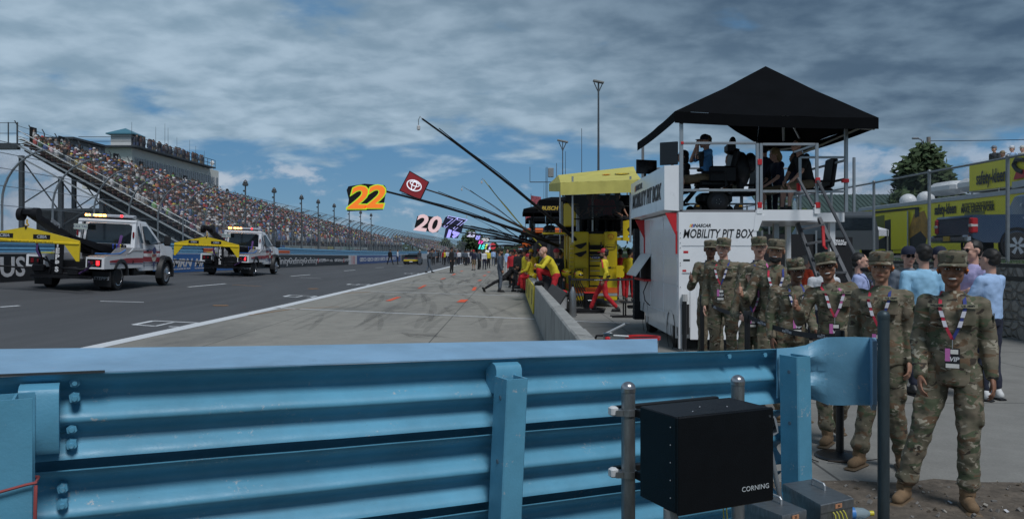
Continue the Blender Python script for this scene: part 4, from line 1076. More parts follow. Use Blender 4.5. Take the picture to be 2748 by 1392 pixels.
def belt(a, b, sag, label, words, frm=.5):
    mb = MB(); n = 14; a = V(a); b = V(b); rings = []
    side = (b - a).cross(V((0, 0, 1))).normalized() * .0015
    for i in range(n + 1):
        s = i / n; p = a.lerp(b, s) + V((0, 0, -sag * 4 * s * (1 - s))); h = V((0, 0, .025)); rings.append([p - h - side, p + h - side, p + h + side, p - h + side])
    mb.loft(rings); o = mb.build('belt', m_belt); tag(o, label, 'barrier belt', 'barrier belts strung between the stanchions')
    d = (b - a).normalized(); nn = side.normalized()
    if nn.dot(-a) < 0: nn = -nn
    xd = d if d.x > 0 or d.y < 0 else -d
    if nn.dot(xd.cross(V((0, 0, 1)))) < 0: xd = -xd
    for f in words:
        p = a.lerp(b, f) + V((0, 0, -sag * 4 * f * (1 - f))) + nn * .004
        text('MOBILITY PIT BOX', 'lettering', .030, M('ink_belt', (.55, .57, .62)), o, p - o.location - V((0, 0, .006)), xd, (0, 0, 1), .0004, sx=.9, bold=.0006)
        text('MOTORSPORT', 'lettering', .012, M('ink_belt', (.55, .57, .62)), o, p - o.location + V((0, 0, .014)), xd, (0, 0, 1), .0004)
top = V((0, 0, 1.02))
belt(ST[0] + top, ST[1] + top, .05, 'black printed belt from the farthest stanchion to the middle one', (.35, .75))
belt(ST[1] + top, ST[2] + top, .06, 'black printed belt in front of the smiling women soldiers', (.2, .5, .86))
# ================================================================ MOBILITY PIT BOX
m_wht = M('white_panel', (.80, .81, .83), .25, var=.05, vs=2, coat=.3, dirt=(.5, .52, .54), ds=1.3, dthr=.6)
m_stair = M('stair_metal', (.10, .105, .115), .7, .2)
m_red = M('red_enamel', (.52, .02, .025), .4); m_ink = M('ink_black', (.012, .012, .014), .5)
m_alp = M('aluminium_profile', (.40, .42, .44), .35, .7, var=.1); m_fab = M('canopy_black', (.0035, .004, .0052), .9, var=.35, vs=1.6, bump=.4, bs=5, spec=.08)
m_rub = M('rubber', (.014, .014, .015), .75, var=.2); m_navy = M('navy_mesh', (.012, .016, .03), .8)
def mobility_box():
    t = thing('viewing_cart', 'tall white two level viewing cart with railings and black canopy', 'pit cart', (2.9, 13.9, 0))
    X0, X1, Y0, Y1, Z0, Z1 = 2.90, 4.27, 13.9, 18.0, .2, 2.43
    b = MB(); b.box(X0, X1, Y0 + .004, Y1, .42, Z1); b.box(X0 + .02, X1, Y0 + .6, Y1 - .6, Z0, .42); b.box(X0 + .02, X1, Y0 + .30, Y0 + .35, Z0, .42)
    body = b.build('body', m_wht, t, True)
    # front face: panels around the jack recess
    f = MB(); yf = Y0 - .012
    def pan(px0, px1, py0, py1, mb, y=yf, th=.012):
        mb.box(PX(px0, Y0), PX(px1, Y0), y, y + th, PZ(py1, Y0), PZ(py0, Y0))
    for (a, c, d, e) in ((1829, 2030, 570, 659), (1829, 2030, 662, 732), (1829, 2030, 737, 908)):
        m = MB(); 
        if d == 737:
            pan(1829, 1833, 737, 940, m); m.box(PX(1852, Y0), X1, yf, yf + .012, .21, PZ(737, Y0))
        else: pan(a, c, d, e, m)
        m.build('front_panel', m_wht, t, True)
    m = MB(); m.box(PX(1821, Y0), PX(1829, Y0), Y0 - .02, Y0 + .05, .05, Z1); m.build('corner_post', m_wht, t, True)
    m = MB(); m.box(PX(1828, Y0), PX(1850, Y0), Y0 + .01, Y0 + .3, .22, PZ(815, Y0)); 
    m = MB(); m.box(PX(1829, Y0), PX(1849, Y0), Y0 - .016, Y0 - .008, .3, PZ(816, Y0)); m.build('jack_recess', M('recess_dark', (.01, .01, .012), .8), t, True)
    m = MB(); jx = PX(1837, 13.82); m.tube((jx, 13.82, .05), (jx, 13.82, .92), .04, .04, 12); m.build('jack_leg', m_bk2, t, True)
    m = MB(); m.tube((jx, 13.82, .02), (jx, 13.82, .3), .028, .028, 12); m.tube((jx, 13.82, .0), (jx, 13.82, .02), .07, .07, 12); m.build('jack_foot', m_galvn, t, True)
    m = MB(); m.tube((jx, 13.82, .88), (jx, 13.82, 1.0), .055, .05, 8); m.build('jack_head', M('jack_grey', (.4, .4, .4), .5), t, True)
    m = MB(); m.box(PX(1870, 13.9), PX(1960, 13.9), yf - .006, yf - .001, PZ(865, 13.9), PZ(750, 13.9)); m.build('access_door', m_wht, t, True)
    for (px, py, w_, h_, mt) in ((1840, 676, 13, 6, m_red), (1842, 698, 18, 5, m_bk2), (1836, 726, 10, 5, m_red), (1875, 751, 10, 4, m_red)):
        m = MB(); c = P(px, py, Y0); m.box(c.x - w_ / 2 / 154, c.x + w_ / 2 / 154, yf - .004, yf, c.z - h_ / 2 / 154, c.z + h_ / 2 / 154); m.build('sticker', mt, t, True)
    m = MB(); m.ell(P(1873, 739, 13.87), (.016, .016, .016)); m.build('latch', m_galvn, t, True)
    for py in (625, 638, 651, 664, 705, 712, 770): 
        m = MB(); m.ell(P(1826, py, 13.87), (.007, .007, .007), 6, 5); m.build('rivet', m_bk2, t, True)
    yf2 = yf - .002
    c = P(1926, 628, Y0); text('MOBILITY PIT BOX', 'lettering', .215, m_ink, t, (c.x, yf2, c.z), (1, 0, 0), (0, 0, 1), .002, .22, .0035, sx=.68, world=True)
    c = P(1884, 605.5, Y0); text('MOTORSPORT'[:0] + 'NASCAR', 'lettering', .075, m_ink, t, (c.x, yf2, c.z), (1, 0, 0), (0, 0, 1), .002, .3, .002, sx=1.0, world=True)
    for k, cc in enumerate(((.75, .55, .1), (.55, .08, .05), (.05, .16, .45))):
        m = MB(); c = P(1852.5 + 4.2 * k, 605.5, Y0); s = .012; m.prism([(c.x - s - .008, yf2, c.z - .028), (c.x + s - .01, yf2, c.z - .028), (c.x + s + .008, yf2, c.z + .028), (c.x - s + .008, yf2, c.z + .028)], (0, .003, 0)); m.build('logo_bar', M('logo_bar_%d' % k if False else ('gold_ink', 'crimson_ink', 'blue_ink')[k], cc), t, True)
    # side: locker doors, wheels and skirt
    xs = X0 - .012
    def side(px0, px1, z0, z1, mt=m_wht, nm='locker_door', dx=0, sk=0):
        y0 = X0 * F / (px0 - CX); y1 = X0 * F / (px1 - CX); m = MB(); m.box(xs - dx, xs - dx + .012, min(y0, y1) + .01, max(y0, y1) - .01, z0, z1); return m.build(nm, mt, t, True)
    for (a, c) in ((1718, 1746), (1748, 1781), (1783, 1819)):
        side(a, c, 1.68, 2.40); d = side(a, c, 1.15, 1.66)
        m = side(a, c, .62, 1.13)
    side(1733, 1790, .36, .60)
    for y in (14.5, 17.25):
        w = MB(); w.lathe([(.10, 2.93), (.27, 2.93), (.31, 2.95), (.32, 2.98), (.32, 3.08), (.30, 3.13), (.1, 3.13)], (0, y, .32), 28, axis='x'); wh = w.build('wheel', m_rub, t, True)
        w = MB(); w.lathe([(.0, 2.925), (.12, 2.92), (.15, 2.915), (.18, 2.935), (.18, 3.0)], (0, y, .32), 20, axis='x'); w.build('rim', m_bk2, wh, True)
        w = MB(); w.lathe([(.37, 2.886), (.37, 2.893), (.35, 2.893), (.35, 2.886)], (0, y, .32), 28, axis='x', closed=False); w.build('wheel_arch', m_bk2, t, True)
    # flip-up hatch with red sill
    hy0, hy1 = 16.55, 17.85
    m = MB(); m.box(X0 - .016, X0 - .010, hy0, hy1, 1.16, 1.62); m.build('hatch_opening', M('recess_dark', (.01, .01, .012)), t, True)
    m = MB(); m.prism([(X0 - .02, hy0, 1.66), (X0 - .33, hy0, 1.22), (X0 - .335, hy0, 1.235), (X0 - .02, hy0, 1.69)], (0, hy1 - hy0, 0)); m.build('hatch_flap', m_wht, t, True)
    m = MB(); m.box(X0 - .16, X0 - .01, hy0, hy1, 1.12, 1.16); m.build('hatch_sill', m_red, t, True)
    m = MB(); m.path([(X0 - .05, 16.7, 1.12), (X0 - .16, 16.6, .9), (X0 - .14, 16.5, .72), (X0 - .03, 16.6, .62)], .012, 5); m.build('cable', m_bk2, t, True)
    m = MB(); m.box(X0 - .12, X0 + .1, 18.02, 18.32, .2, 2.25)
    for k in range(18): m.box(X0 - .13, X0 - .12, 18.02, 18.3, .22 + k * .113, .29 + k * .113)
    m.build('side_curtain', M('curtain_black', (.01, .011, .014), .8), t, True)
    for y in (13.93, 17.3):
        m = MB(); m.prism([(X0 - .02, y, 2.42), (2.68, y, 2.42), (X0 - .02, y, 2.0)], (0, .03, 0)); m.box(X0 - .035, X0 - .01, y - .005, y + .035, 1.7, 2.1); m.build('gusset', m_red, t, True)
    # overhanging name box
    m = MB(); m.prism([(2.66, 13.9, 2.47), (2.93, 13.9, 2.45), (2.93, 13.9, 3.25), (2.66, 13.9, 3.24)], (0, 3.9, 0)); nb = m.build('name_board', m_wht, t, True)
    for (s_, y, z, size, sx) in (('MOBILITY PIT BOX', 15.9, 2.80, .40, .98),):
        text(s_, 'lettering', size, m_ink, nb, (2.652, y, z), (0, -1, 0), (0, 0, 1), .002, .16, .012, sx=sx, world=True)
    text('NASCAR', 'lettering', .16, m_ink, nb, (2.652, 16.65, 3.08), (0, -1, 0), (0, 0, 1), .002, .2, .004, sx=1.2, world=True)
    for k, n_ in enumerate(('gold_ink', 'crimson_ink', 'blue_ink')):
        m = MB(); y = 17.25 - .09 * k; m.prism([(2.652, y, 3.02), (2.652, y - .05, 3.02), (2.652, y - .09, 3.14), (2.652, y - .04, 3.14)], (.003, 0, 0)); m.build('logo_bar', MATS[n_], nb, True)
    # deck slabs
    m = MB(); m.box(X0, X1, Y0 + .02, Y1, 2.44, 2.47); m.build('floor', M('deck_grey', (.18, .18, .19), .7), t, True)
    m = MB(); m.box(X1, 5.33, Y0, 15.0, 2.28, 2.47); m.build('side_deck', m_wht, t, True)
    m = MB(); m.box(X1 + .0, 6.27, 15.02, 18.0, 2.30, 2.47); m.build('rear_deck', m_wht, t, True)
    m = MB(); m.prism([(X1 - .02, Y0 - .02, 2.47), (X1 + .12, Y0 - .02, 2.36), (X1 + .02, Y0 - .02, 2.1), (X1 - .06, Y0 - .02, 2.1)], (0, .02, 0)); m.build('deck_bracket', m_wht, t, True)
    for (x, y) in ((5.3, 16.0), (6.1, 17.6), (6.1, 15.2)):
        m = MB(); m.box(x - .05, x + .05, y - .05, y + .05, 0, 2.3); m.build('deck_leg', m_wht if x > 6 else m_alp, t, True)
    # railing frame
    def bar(a, c, w=.042, nm='rail', mt=m_alp):
        a, c = V(a), V(c); d = (c - a); L_ = d.length; d.normalize(); m = MB(); rot = d.to_track_quat('Z', 'Y').to_matrix()
        m.bbox((a + c) / 2, (w, w, L_), .006, rot=rot); return m.build(nm, mt, t, True)
    zt1 = 3.63; zm = 2.81; zb = 2.47
    bar((2.955, Y0, zb), (2.955, Y0, 4.17), .06, 'canopy_post'); bar((2.955, 18.0, 2.47), (2.955, 18.0, 4.24), .06, 'canopy_post'); bar((6.25, 14.9, 2.47), (6.25, 14.9, 4.18), .06, 'canopy_post')
    xm = PX(2036, Y0); xr = PX(2192, Y0)
    for x in (xm - .025, xm + .04, xr): bar((x, Y0, zb), (x, Y0, zt1), .05, 'railing_post')
    for z in (zt1, zm): bar((2.98, Y0 - .003, z), (xm - .05, Y0 - .003, z)); bar((xm + .065, Y0 - .003, z - .02), (xr - .027, Y0 - .003, z - .02))
    for z in (zt1 - .02, zm): bar((xr + .003, Y0 + .03, z), (xr + .003, 15.0, z)); bar((xm + .1, 18.0, z), (6.25, 18.0, z)); bar((2.99, 17.97, z), (4.3, 17.97, z))
    bar((xm, 15.2, 3.45), (xm, 17.95, 3.45)); 
    for x in (PX(2147, 14.9), PX(2262, 15.4)): bar((x, 14.9, zb), (x, 14.9, 3.5), .045, 'railing_post')
    for z in (3.5, 2.86): bar((PX(2147, 14.9), 14.9, z), (6.22, 14.9, z))
    bar((6.25, 14.95, 3.45), (6.25, 18.0, 3.45)); bar((6.25, 14.95, 3.1), (6.25, 18.0, 3.1), mt=m_bk2)
    bar((4.75, 17.4, 2.47), (4.75, 17.4, 3.0))
    for (x, z) in ((2.955, 3.63), (xm, 3.30), (xm, 2.55), (xr, 2.98), (xr, 2.55)):
        m = MB(); m.bbox((x + .01, Y0 - .012, z), (.075 if x > 3 else .05, .06, .10 if z < 3.6 else .05), .005); m.build('clamp', m_red, t, True)
    for x in (PX(2262, 14.9), 6.25):
        m = MB(); m.bbox((x, 14.87, 3.06), (.07, .06, .07), .005); m.build('clamp', m_red, t, True)
    for (x) in (xm + .01, xr):
        m = MB(); m.box(x - .05, x + .05, Y0 - .03, Y0 + .03, 2.40, 2.56); m.build('post_socket', m_wht, t, True)
    # canopy
    NL, NR, FR, FL, PK = V((2.82, 13.8, 4.17)), V((6.47, 14.05, 4.10)), V((6.42, 17.6, 4.08)), V((2.77, 17.6, 4.14)), V((5.0, 15.7, 5.39))
    Mx, Nx = V((5.41, 17.6, 4.12)), V((4.05, 17.0, 4.80))
    def tri_sheet(a, b_, c_, n=10, sag=.05):
        vs = []; idx = {}
        for i in range(n + 1):
            for j in range(n + 1 - i):
                s, u_ = i / n, j / n; p = a * (1 - s - u_) + b_ * s + c_ * u_
                k = s * u_ + s * (1 - s - u_) + u_ * (1 - s - u_); p = p + V((0, 0, -sag * k * 2)) + V((0, 0, .012 * math.sin(13 * s + 7 * u_) * k * 3)); idx[i, j] = len(vs); vs.append(p)
        fs = []
        for i in range(n):
            for j in range(n - i):
                fs.append((idx[i, j], idx[i + 1, j], idx[i, j + 1]))
                if j < n - i - 1: fs.append((idx[i + 1, j], idx[i + 1, j + 1], idx[i, j + 1]))
        return vs, fs
    cm = MB()
    for tr in ((NL, NR, PK), (NR, FR, PK), (FL, NL, PK), (FR, Mx, PK), (Mx, Nx, PK)): cm.add(*tri_sheet(*tr))
    cm.cur = 0
    def val(a, b_, d=.17, sagm=.0):
        n = 10; v = []
        for i in range(n + 1):
            p = a.lerp(b_, i / n) + V((0, 0, -.05 * 2 * (i / n) * (1 - i / n))); v += [p, p + V((0, 0, -d - sagm * math.sin(i * 1.9)))]
        cm.add(v, [(2 * i, 2 * i + 1, 2 * i + 3, 2 * i + 2) for i in range(n)])
    val(NL, NR, .20); val(NR, FR, .17); val(FL, NL, .18); val(FR, Mx, .12)
    o = cm.build('canopy', m_fab, t, True)
    for a, b_ in ((NL, PK), (NR, PK), (FR, PK), (FL, PK), (NL, NR), (NR, FR), (FR, Mx)):
        if (a, b_) in ((FL, PK), (NL, PK)): continue
        f_ = MB(); f_.tube(a + V((0, .16 if a.y < 15 else -.1, -.05)), b_ + V((0, .16 if b_.y < 15 else -.05, -.17)), .025, .025, 6); f_.build('canopy_rib', m_alp, t, True)
    f_ = MB(); f_.tube((4.9, 14.4, 4.35), (5.9, 17.3, 4.15), .03, n=6); f_.build('canopy_rib', m_alp, t, True)
    # ladder with handrails
    def lad(x0, y0, z0, x1, y1, z1, w, nr, mt=m_alp):
        m = MB(); d = V((x1 - x0, y1 - y0, 0)).normalized(); n_ = V((-d.y, d.x, 0)) * w / 2
        for s in (-1, 1): m.tube(V((x0, y0, z0)) + n_ * s, V((x1, y1, z1)) + n_ * s, .035, n=6); 
        for i in range(nr):
            f = (i + .7) / nr; p = V((x0, y0, z0)).lerp(V((x1, y1, z1)), f); m.cbox(p, (w, .14, .03), rot=Euler((0, 0, math.atan2(n_.y, n_.x))).to_matrix())
        return m.build('ladder', mt, t, True)
    a = P(2142, 596, 14.3); c = P(2236, 830, 13.6)
    for s, (p0, p1) in enumerate((((2198, 585), (2300, 800)), ((2140, 600), (2215, 800)))):
        m = MB(); m.tube(P(p0[0], p0[1], 14.6), P(p1[0], p1[1], 13.7), .045, n=4); m.build('stair_rail', m_stair, t, True)
    for i in range(5):
        f = i / 5 + .1; l = P(2140, 600, 14.6).lerp(P(2215, 800, 13.7), f); r = P(2198, 585, 14.6).lerp(P(2300, 800, 13.7), f); m = MB(); m.prism([l + V((0, -.08, 0)), r + V((0, -.08, 0)), r + V((0, .08, 0)), l + V((0, .08, 0))], (0, 0, .035)); m.build('stair_tread', m_stair, t, True)
    for p0, p1 in (((2142, 478), (2183, 555)), ((2194, 484), (2312, 720))):
        m = MB(); m.tube(P(*p0, 13.85), P(*p1, 13.5), .028, n=6); m.build('stair_handrail', m_stair, t, True)
    m = MB(); a = P(2209, 606, 13.9); m.prism([P(2206, 606, 13.9), P(2213, 606, 13.9), P(2215, 660, 13.8), P(2222, 668, 13.8), P(2216, 668, 13.8), P(2208, 658, 13.8)], (0, .04, 0)); m.build('safety_latch', m_red, t, True)
    m = MB(); m.prism([P(2140, 492, 13.84), P(2147, 490, 13.84), P(2149, 512, 13.84), P(2141, 512, 13.84)], (0, .05, 0)); m.build('clamp', m_red, t, True)
    # a desk ledge at the front of the deck
    m = MB(); m.box(2.70, 3.05, 14.1, 17.6, 3.18, 3.22); m.build('desk', M('desk_dark', (.02, .02, .022), .5), t, True)
mobility_box()
m_scr = M('screen_dark', (.008, .010, .013), .15); m_dk = M('gear_black', (.008, .008, .010), .5, spec=.3)
def monitors():
    for i, (px, y, w, h, lb) in enumerate(((1795, 14.6, .62, .42, 'black monitor seen from behind, on the white cart deck edge'), (1735, 17.0, .5, .3, 'dark laptop like screen at the far corner of the white cart'))):
        c = P(px, 412 if i == 0 else 448, y); t = thing('monitor', lb, 'monitor', (c.x, c.y, c.z - h / 2), R(-28 if i == 0 else 20))
        m = MB(); m.bbox((0, 0, h / 2), (w * (.55 if i == 0 else 1), .03, h), .01); m.build('screen', m_scr, t)
        m = MB(); m.tube((0, .03, h * .5), (.03, .12, h * .2), .03, .03, 8); m.bbox((0, .04, h * .5), (.14, .03, .14), .01); m.tube((.03, .12, h * .2), (.03, .1, -.2), .025, .025, 8); m.build('arm', m_dk, t)
monitors()
# ---- powered wheelchair
def wheelchair():
    t = thing('powered_wheelchair', 'large black powered wheelchair with tilted back and headrest on the cart deck', 'wheelchair', (PX(1915, 15.2), 15.2, 2.47))
    Z = 0
    def part(nm, f, mt=m_dk): m = MB(); f(m); return m.build(nm, mt, t)
    for y in (-.3, .3):
        w = part('drive_wheel', lambda m: m.lathe([(.05, -.05), (.15, -.055), (.20, -.03), (.205, 0), (.20, .03), (.15, .055), (.05, .05)], (0, y, .20), 28, axis='y'), m_rub)
        m = MB(); m.lathe([(.0, -.06), (.05, -.062), (.13, -.055), (.14, -.05)], (0, y, .20), 20, axis='y'); m.build('rim', M('rim_dark', (.04, .04, .045), .3, .6), w)
        for k in range(5):
            a = k * 2 * math.pi / 5; m = MB(); m.ell((.045 * math.cos(a), y - .064, .20 + .045 * math.sin(a)), (.006,) * 3, 6, 5); m.build('wheel_nut', m_alu, w)
        for x in (-.38, .38):
            part('caster_wheel', lambda m: m.lathe([(.02, -.03), (.075, -.03), (.08, 0), (.075, .03), (.02, .03)], (x, y, .08), 16, axis='y'), m_rub)
    part('base', lambda m: m.bbox((0, 0, .27), (.62, .46, .22), .06))
    part('seat_post', lambda m: m.bbox((.02, 0, .42), (.16, .3, .2), .03))
    part('seat', lambda m: m.bbox((-.05, 0, .55), (.55, .5, .12), .04))
    part('backrest', lambda m: m.bbox((.33, 0, .86), (.13, .46, .72), .05, rot=Euler((0, R(14), 0)).to_matrix()))
    part('backpack', lambda m: (m.ell((.5, 0, .82), (.20, .24, .36)), m.ell((.68, -.05, .95), (.12, .2, .2)), m.bbox((.1, -.28, .72), (.5, .06, .3), .03), m.bbox((.30, -.05, 1.22), (.16, .34, .2), .05), m.bbox((.47, .0, .55), (.14, .38, .3), .05)))
    part('headrest', lambda m: (m.ell((.36, 0, 1.36), (.055, .15, .10)), m.tube((.42, 0, 1.15), (.4, 0, 1.34), .02)))
    for y in (-.3, .3):
        part('armrest', lambda m: (m.bbox((-.08, y, .75), (.42, .08, .05), .02), m.tube((.15, y, .5), (.15, y, .74), .02)))
    part('joystick', lambda m: (m.bbox((-.33, -.3, .79), (.12, .08, .06), .02), m.tube((-.33, -.3, .8), (-.33, -.3, .88), .01)))
    for y in (-.12, .12): part('leg_rest', lambda m: (m.tube((-.3, y, .5), (-.55, y, .2), .025), m.bbox((-.6, y, .16), (.22, .14, .03), .01)))
    part('side_light', lambda m: m.bbox((.42, -.34, .12), (.06, .01, .03), .004), M('amber_reflector', (.7, .35, .03), .3))
    part('side_light', lambda m: m.bbox((-.38, -.34, .12), (.06, .01, .03), .004), M('amber_reflector', (.7, .35, .03), .3))
    # travel mug standing on the armrest
    g = thing('travel_mug', 'black insulated travel mug with handle standing on the wheelchair armrest', 'mug', (PX(1882, 14.85), 14.85, PZ(447, 14.85)))
    m = MB(); m.lathe([(.035, 0), (.045, .12), (.052, .14), (.055, .26), (.05, .275)], n=16); m.build('body', m_dk, g)
    m = MB(); m.path([(-.05, 0, .22), (-.09, 0, .21), (-.09, 0, .14), (-.05, 0, .12)], .009, 6); m.build('handle', m_dk, g)
wheelchair()
def seat_on_deck(px, y, lb):
    t = thing('deck_seat', lb, 'seat', (PX(px, y), y, 2.47), 0, 'black folding seats on the cart deck')
    m = MB(); m.bbox((0, 0, .46), (.5, .46, .09), .03); m.build('cushion', m_dk, t)
    m = MB(); m.bbox((.27, 0, .80), (.09, .46, .58), .03, rot=Euler((0, R(8), 0)).to_matrix()); m.build('backrest', m_dk, t)
    m = MB(); m.tube((0, 0, 0), (0, 0, .44), .035, n=8); m.build('pedestal', m_alp, t)
    m = MB(); m.bbox((.02, -.27, .62), (.34, .05, .05), .015); m.build('armrest', m_dk, t)
seat_on_deck(2190, 15.6, 'black padded seat at the right end of the white cart deck')
seat_on_deck(1990, 16.5, 'black padded seat behind the wheelchair on the white cart deck')
t = thing('water_bottle', 'clear water bottle on the cart deck by the ladder', 'bottle', (PX(2132, 14.4), 14.4, 2.47)); m = MB(); m.lathe([(.035, 0), (.037, .02), (.035, .15), (.015, .2)], n=12); m.build('body', MATS['clear_plastic'], t); m = MB(); m.lathe([(.016, .2), (.016, .225)], n=10); m.build('cap', M('cap_blue', (.1, .3, .6)), t)
# ================================================================ YELLOW PIT BOX, OTHER PIT CARTS, BOOMS
m_yel = M('yellow_enamel', (.66, .48, .012), .35, var=.08, coat=.2); m_yelf = M('yellow_awning', (.52, .47, .12), .8, var=.14, vs=2, bump=.4, bs=4)
m_or = M('orange_band', (.75, .14, .02), .5); m_silver = M('silver_band', (.42, .44, .46), .4, .4)
m_scrm = link_mat('shade_screen', .62, .02, (.02, .03, .04))
def shell_logo(parent, c, s, xd, yd):
    x = V(xd).normalized(); y = V(yd).normalized(); n = x.cross(y); pts = []
    for i in range(13):
        a = R(200 - 220 * i / 12); pts.append(V(c) + x * s * math.cos(a) + y * s * (.25 + .75 * math.sin(a)) )
    pts += [V(c) + x * s * .35 + y * s * -.62, V(c) - x * s * .35 + y * s * -.62]
    cc = V(c)
    m = MB(); m.prism(pts, n * .004); m.build('emblem', m_red, parent, True)
    m = MB(); m.prism([cc + (p - cc) * .84 + n * .004 for p in pts], n * .003); m.build('emblem', M('emblem_yellow', (.75, .52, .02)), parent, True)
    m = MB()
    for k in range(-2, 3):
        a = R(90 - 27 * k); q = cc + y * s * -.5 + n * .008; e = cc + x * s * .75 * math.cos(a) + y * s * (.2 + .5 * math.sin(a)) + n * .008
        m.tube(q, e, s * .025, n=4)
    m.build('emblem', m_red, parent, True)
def oval_logo(parent, c, w, h, s, xd, yd, size, fill, ink, rim):
    x = V(xd).normalized(); y = V(yd).normalized(); n = x.cross(y)
    for k, (f, mt) in enumerate(((1, rim), (.9, fill))):
        pts = [V(c) + x * (w * f / 2 * math.cos(a)) + y * (h * f / 2 * math.sin(a)) + n * .003 * k for a in frange(0, 2 * math.pi * 19 / 20, 20)]
        m = MB(); m.prism(pts, n * .003); m.build('emblem', mt, parent, True)
    text(s, 'lettering', size, ink, parent, V(c) + n * .008, xd, yd, .001, .15, .003, world=True)
def yellow_box():
    t = thing('yellow_pit_cart', 'bright yellow two level pit cart with ladder, tool pillars and yellow awning', 'pit cart', (2.6, 24.9, 0))
    X0, X1, Y0, Y1 = 1.93, 3.27, 24.9, 29.2
    b = MB(); b.box(X0 + .03, X1 - .03, Y0 + .12, Y1, .25, 2.28); b.build('body', m_yel, t, True)
    for px0, px1 in ((1539, 1579), (1621.5, 1655.5)):
        a, c = PX(px0, Y0), PX(px1, Y0); m = MB(); m.bbox(((a + c) / 2, Y0 + .08, 1.27), (c - a, .34, 2.15), .03); m.build('pillar', m_yel, t, True)
    a, c = PX(1580, Y0), PX(1621, Y0)
    m = MB(); m.box(a, c, Y0 + .06, Y0 + .12, .3, 1.0); m.build('drawer_front', m_yel, t, True)
    for k in range(6):
        m = MB(); m.box(a + .01, c - .01, Y0 + .05, Y0 + .12, 1.02 + k * .155, 1.16 + k * .155); m.build('drawer_front', m_yel if k < 4 else m_dk, t, True)
        m = MB(); m.box(a + .05, c - .05, Y0 + .035, Y0 + .05, 1.12 + k * .155, 1.135 + k * .155); m.build('drawer_pull', m_silver, t, True)
    m = MB(); m.box(a - .03, c + .02, Y0 - .06, Y0 + .02, PZ(674, Y0), PZ(670, Y0)); m.build('step', m_yel, t, True)
    m = MB(); m.box(X0 - .01, X1 + .01, Y0 - .10, Y0 - .094, PZ(785, Y0), PZ(771, Y0)); m.build('stripe', m_or, t, True)
    m = MB(); m.box(X0 - .01, X1 + .01, Y0 - .10, Y0 - .094, PZ(793, Y0), PZ(786, Y0)); m.build('stripe', m_silver, t, True)
    m = MB(); m.box(X0 - .006, X0, Y0, Y1, PZ(785, Y0), PZ(771, Y0)); m.build('stripe', m_or, t, True)
    # ladder
    for px in (1581, 1613):
        m = MB(); x = PX(px, 24.7); m.tube((x, 24.7, .62), (x, 24.7, 2.02), .02, n=6); m.build('ladder_rail', m_dk, t, True)
    for k in range(5):
        m = MB(); m.tube((PX(1581, 24.7), 24.7, .66 + .31 * k), (PX(1613, 24.7), 24.7, .66 + .31 * k), .022, n=6); m.build('ladder_rung', m_dk, t, True)
    m = MB(); m.bbox((PX(1559, 24.75), 24.72, PZ(744, 24.8)), (.36, .05, .62), .02); m.build('tool_recess', M('recess_yellow', (.42, .30, .01)), t, True)
    for k in range(7):
        for px in (1518, 1534):
            m = MB(); m.bbox((PX(px, 26.5 if px < 1530 else 25), 24.82 if px > 1530 else 26.5, 1.05 + .14 * k), (.14, .06, .10), .01); m.build('small_bin', m_yel, t, True) if px > 1530 else None
    oval_logo(t, (PX(1600, 24.8), 24.93, PZ(689, 24.9)), .33, .13, 'Ford', (1, 0, 0), (0, 0, 1), .12, M('ford_blue', (.02, .06, .28), .3), M('ink_white', (.7, .7, .72)), m_silver)
    shell_logo(t, (PX(1638, 24.9), 24.79, PZ(637, 24.9)), .095, (1, 0, 0), (0, 0, 1))
    oval_logo(t, (PX(1637, 24.9), 24.79, PZ(663, 24.9)), .34, .17, 'PENNZOIL', (1, 0, 0), (0, 0, 1), .062, m_yel, m_ink, m_ink)
    text('Snap-on', 'lettering', .07, m_ink, t, (PX(1645, 24.9), 24.79, PZ(717, 24.9)), (1, 0, 0), (0, 0, 1), .001, world=True)
    # the cut-out number plates at the right
    m = MB(); zz = lambda px, py: P(px, py, 24.6)
    m.prism([zz(1672, 593), zz(1688, 590), zz(1691, 606), zz(1682, 616), zz(1691, 626), zz(1684, 634), zz(1691, 641), zz(1688, 647), zz(1672, 645)], (0, .05, 0)); m.build('cut_out_plate', m_yel, t, True)
    m = MB(); m.prism([zz(1654, 712), zz(1672, 712), zz(1675, 718), zz(1671, 724), zz(1675, 731), zz(1675, 740), zz(1671, 745), zz(1654, 743)], (0, .05, 0)); m.build('cut_out_plate', m_yel, t, True)
    m = MB(); m.box(PX(1655, 24.7), PX(1692, 24.7), 24.7, 24.76, PZ(645, 24.7), PZ(637, 24.7)); m.build('arm_bracket', m_yel, t, True)
    m = MB(); m.box(PX(1455, 26), PX(1551, 26), 25.6, 26.2, PZ(629, 26), PZ(624, 26)); m.build('folding_shelf', m_yel, t, True)
    m = MB(); m.tube(P(1516, 630, 26), P(1516, 720, 26), .03, n=6); m.tube(P(1524, 630, 26.1), P(1524, 760, 26.1), .03, n=6); m.build('shelf_leg', m_yel, t, True)
    # screen housing
    m = MB(); c = P(1533, 577, 26); m.bbox(c, (.42, .34, .76), .03, rot=Euler((0, 0, R(-28))).to_matrix()); mb_ = m.build('screen_housing', m_yel, t, True)
    rot = Euler((0, 0, R(-28))).to_matrix(); f = c + rot @ V((0, -.172, 0)); g = c + rot @ V((-.212, 0, 0))
    m = MB(); m.cbox(g, (.006, .27, .6), rot=rot); m.build('screen', M('screen_ochre', (.22, .13, .03), .3), mb_, True)
    m = MB(); m.bbox(P(1550.5, 592, 25.4), (.10, .10, .98), .01); m.build('mast_profile', m_alp, t, True)
    m = MB(); m.bbox(P(1507, 577, 26.6), (.09, .09, .9), .01); m.build('mast_profile', m_alp, t, True)
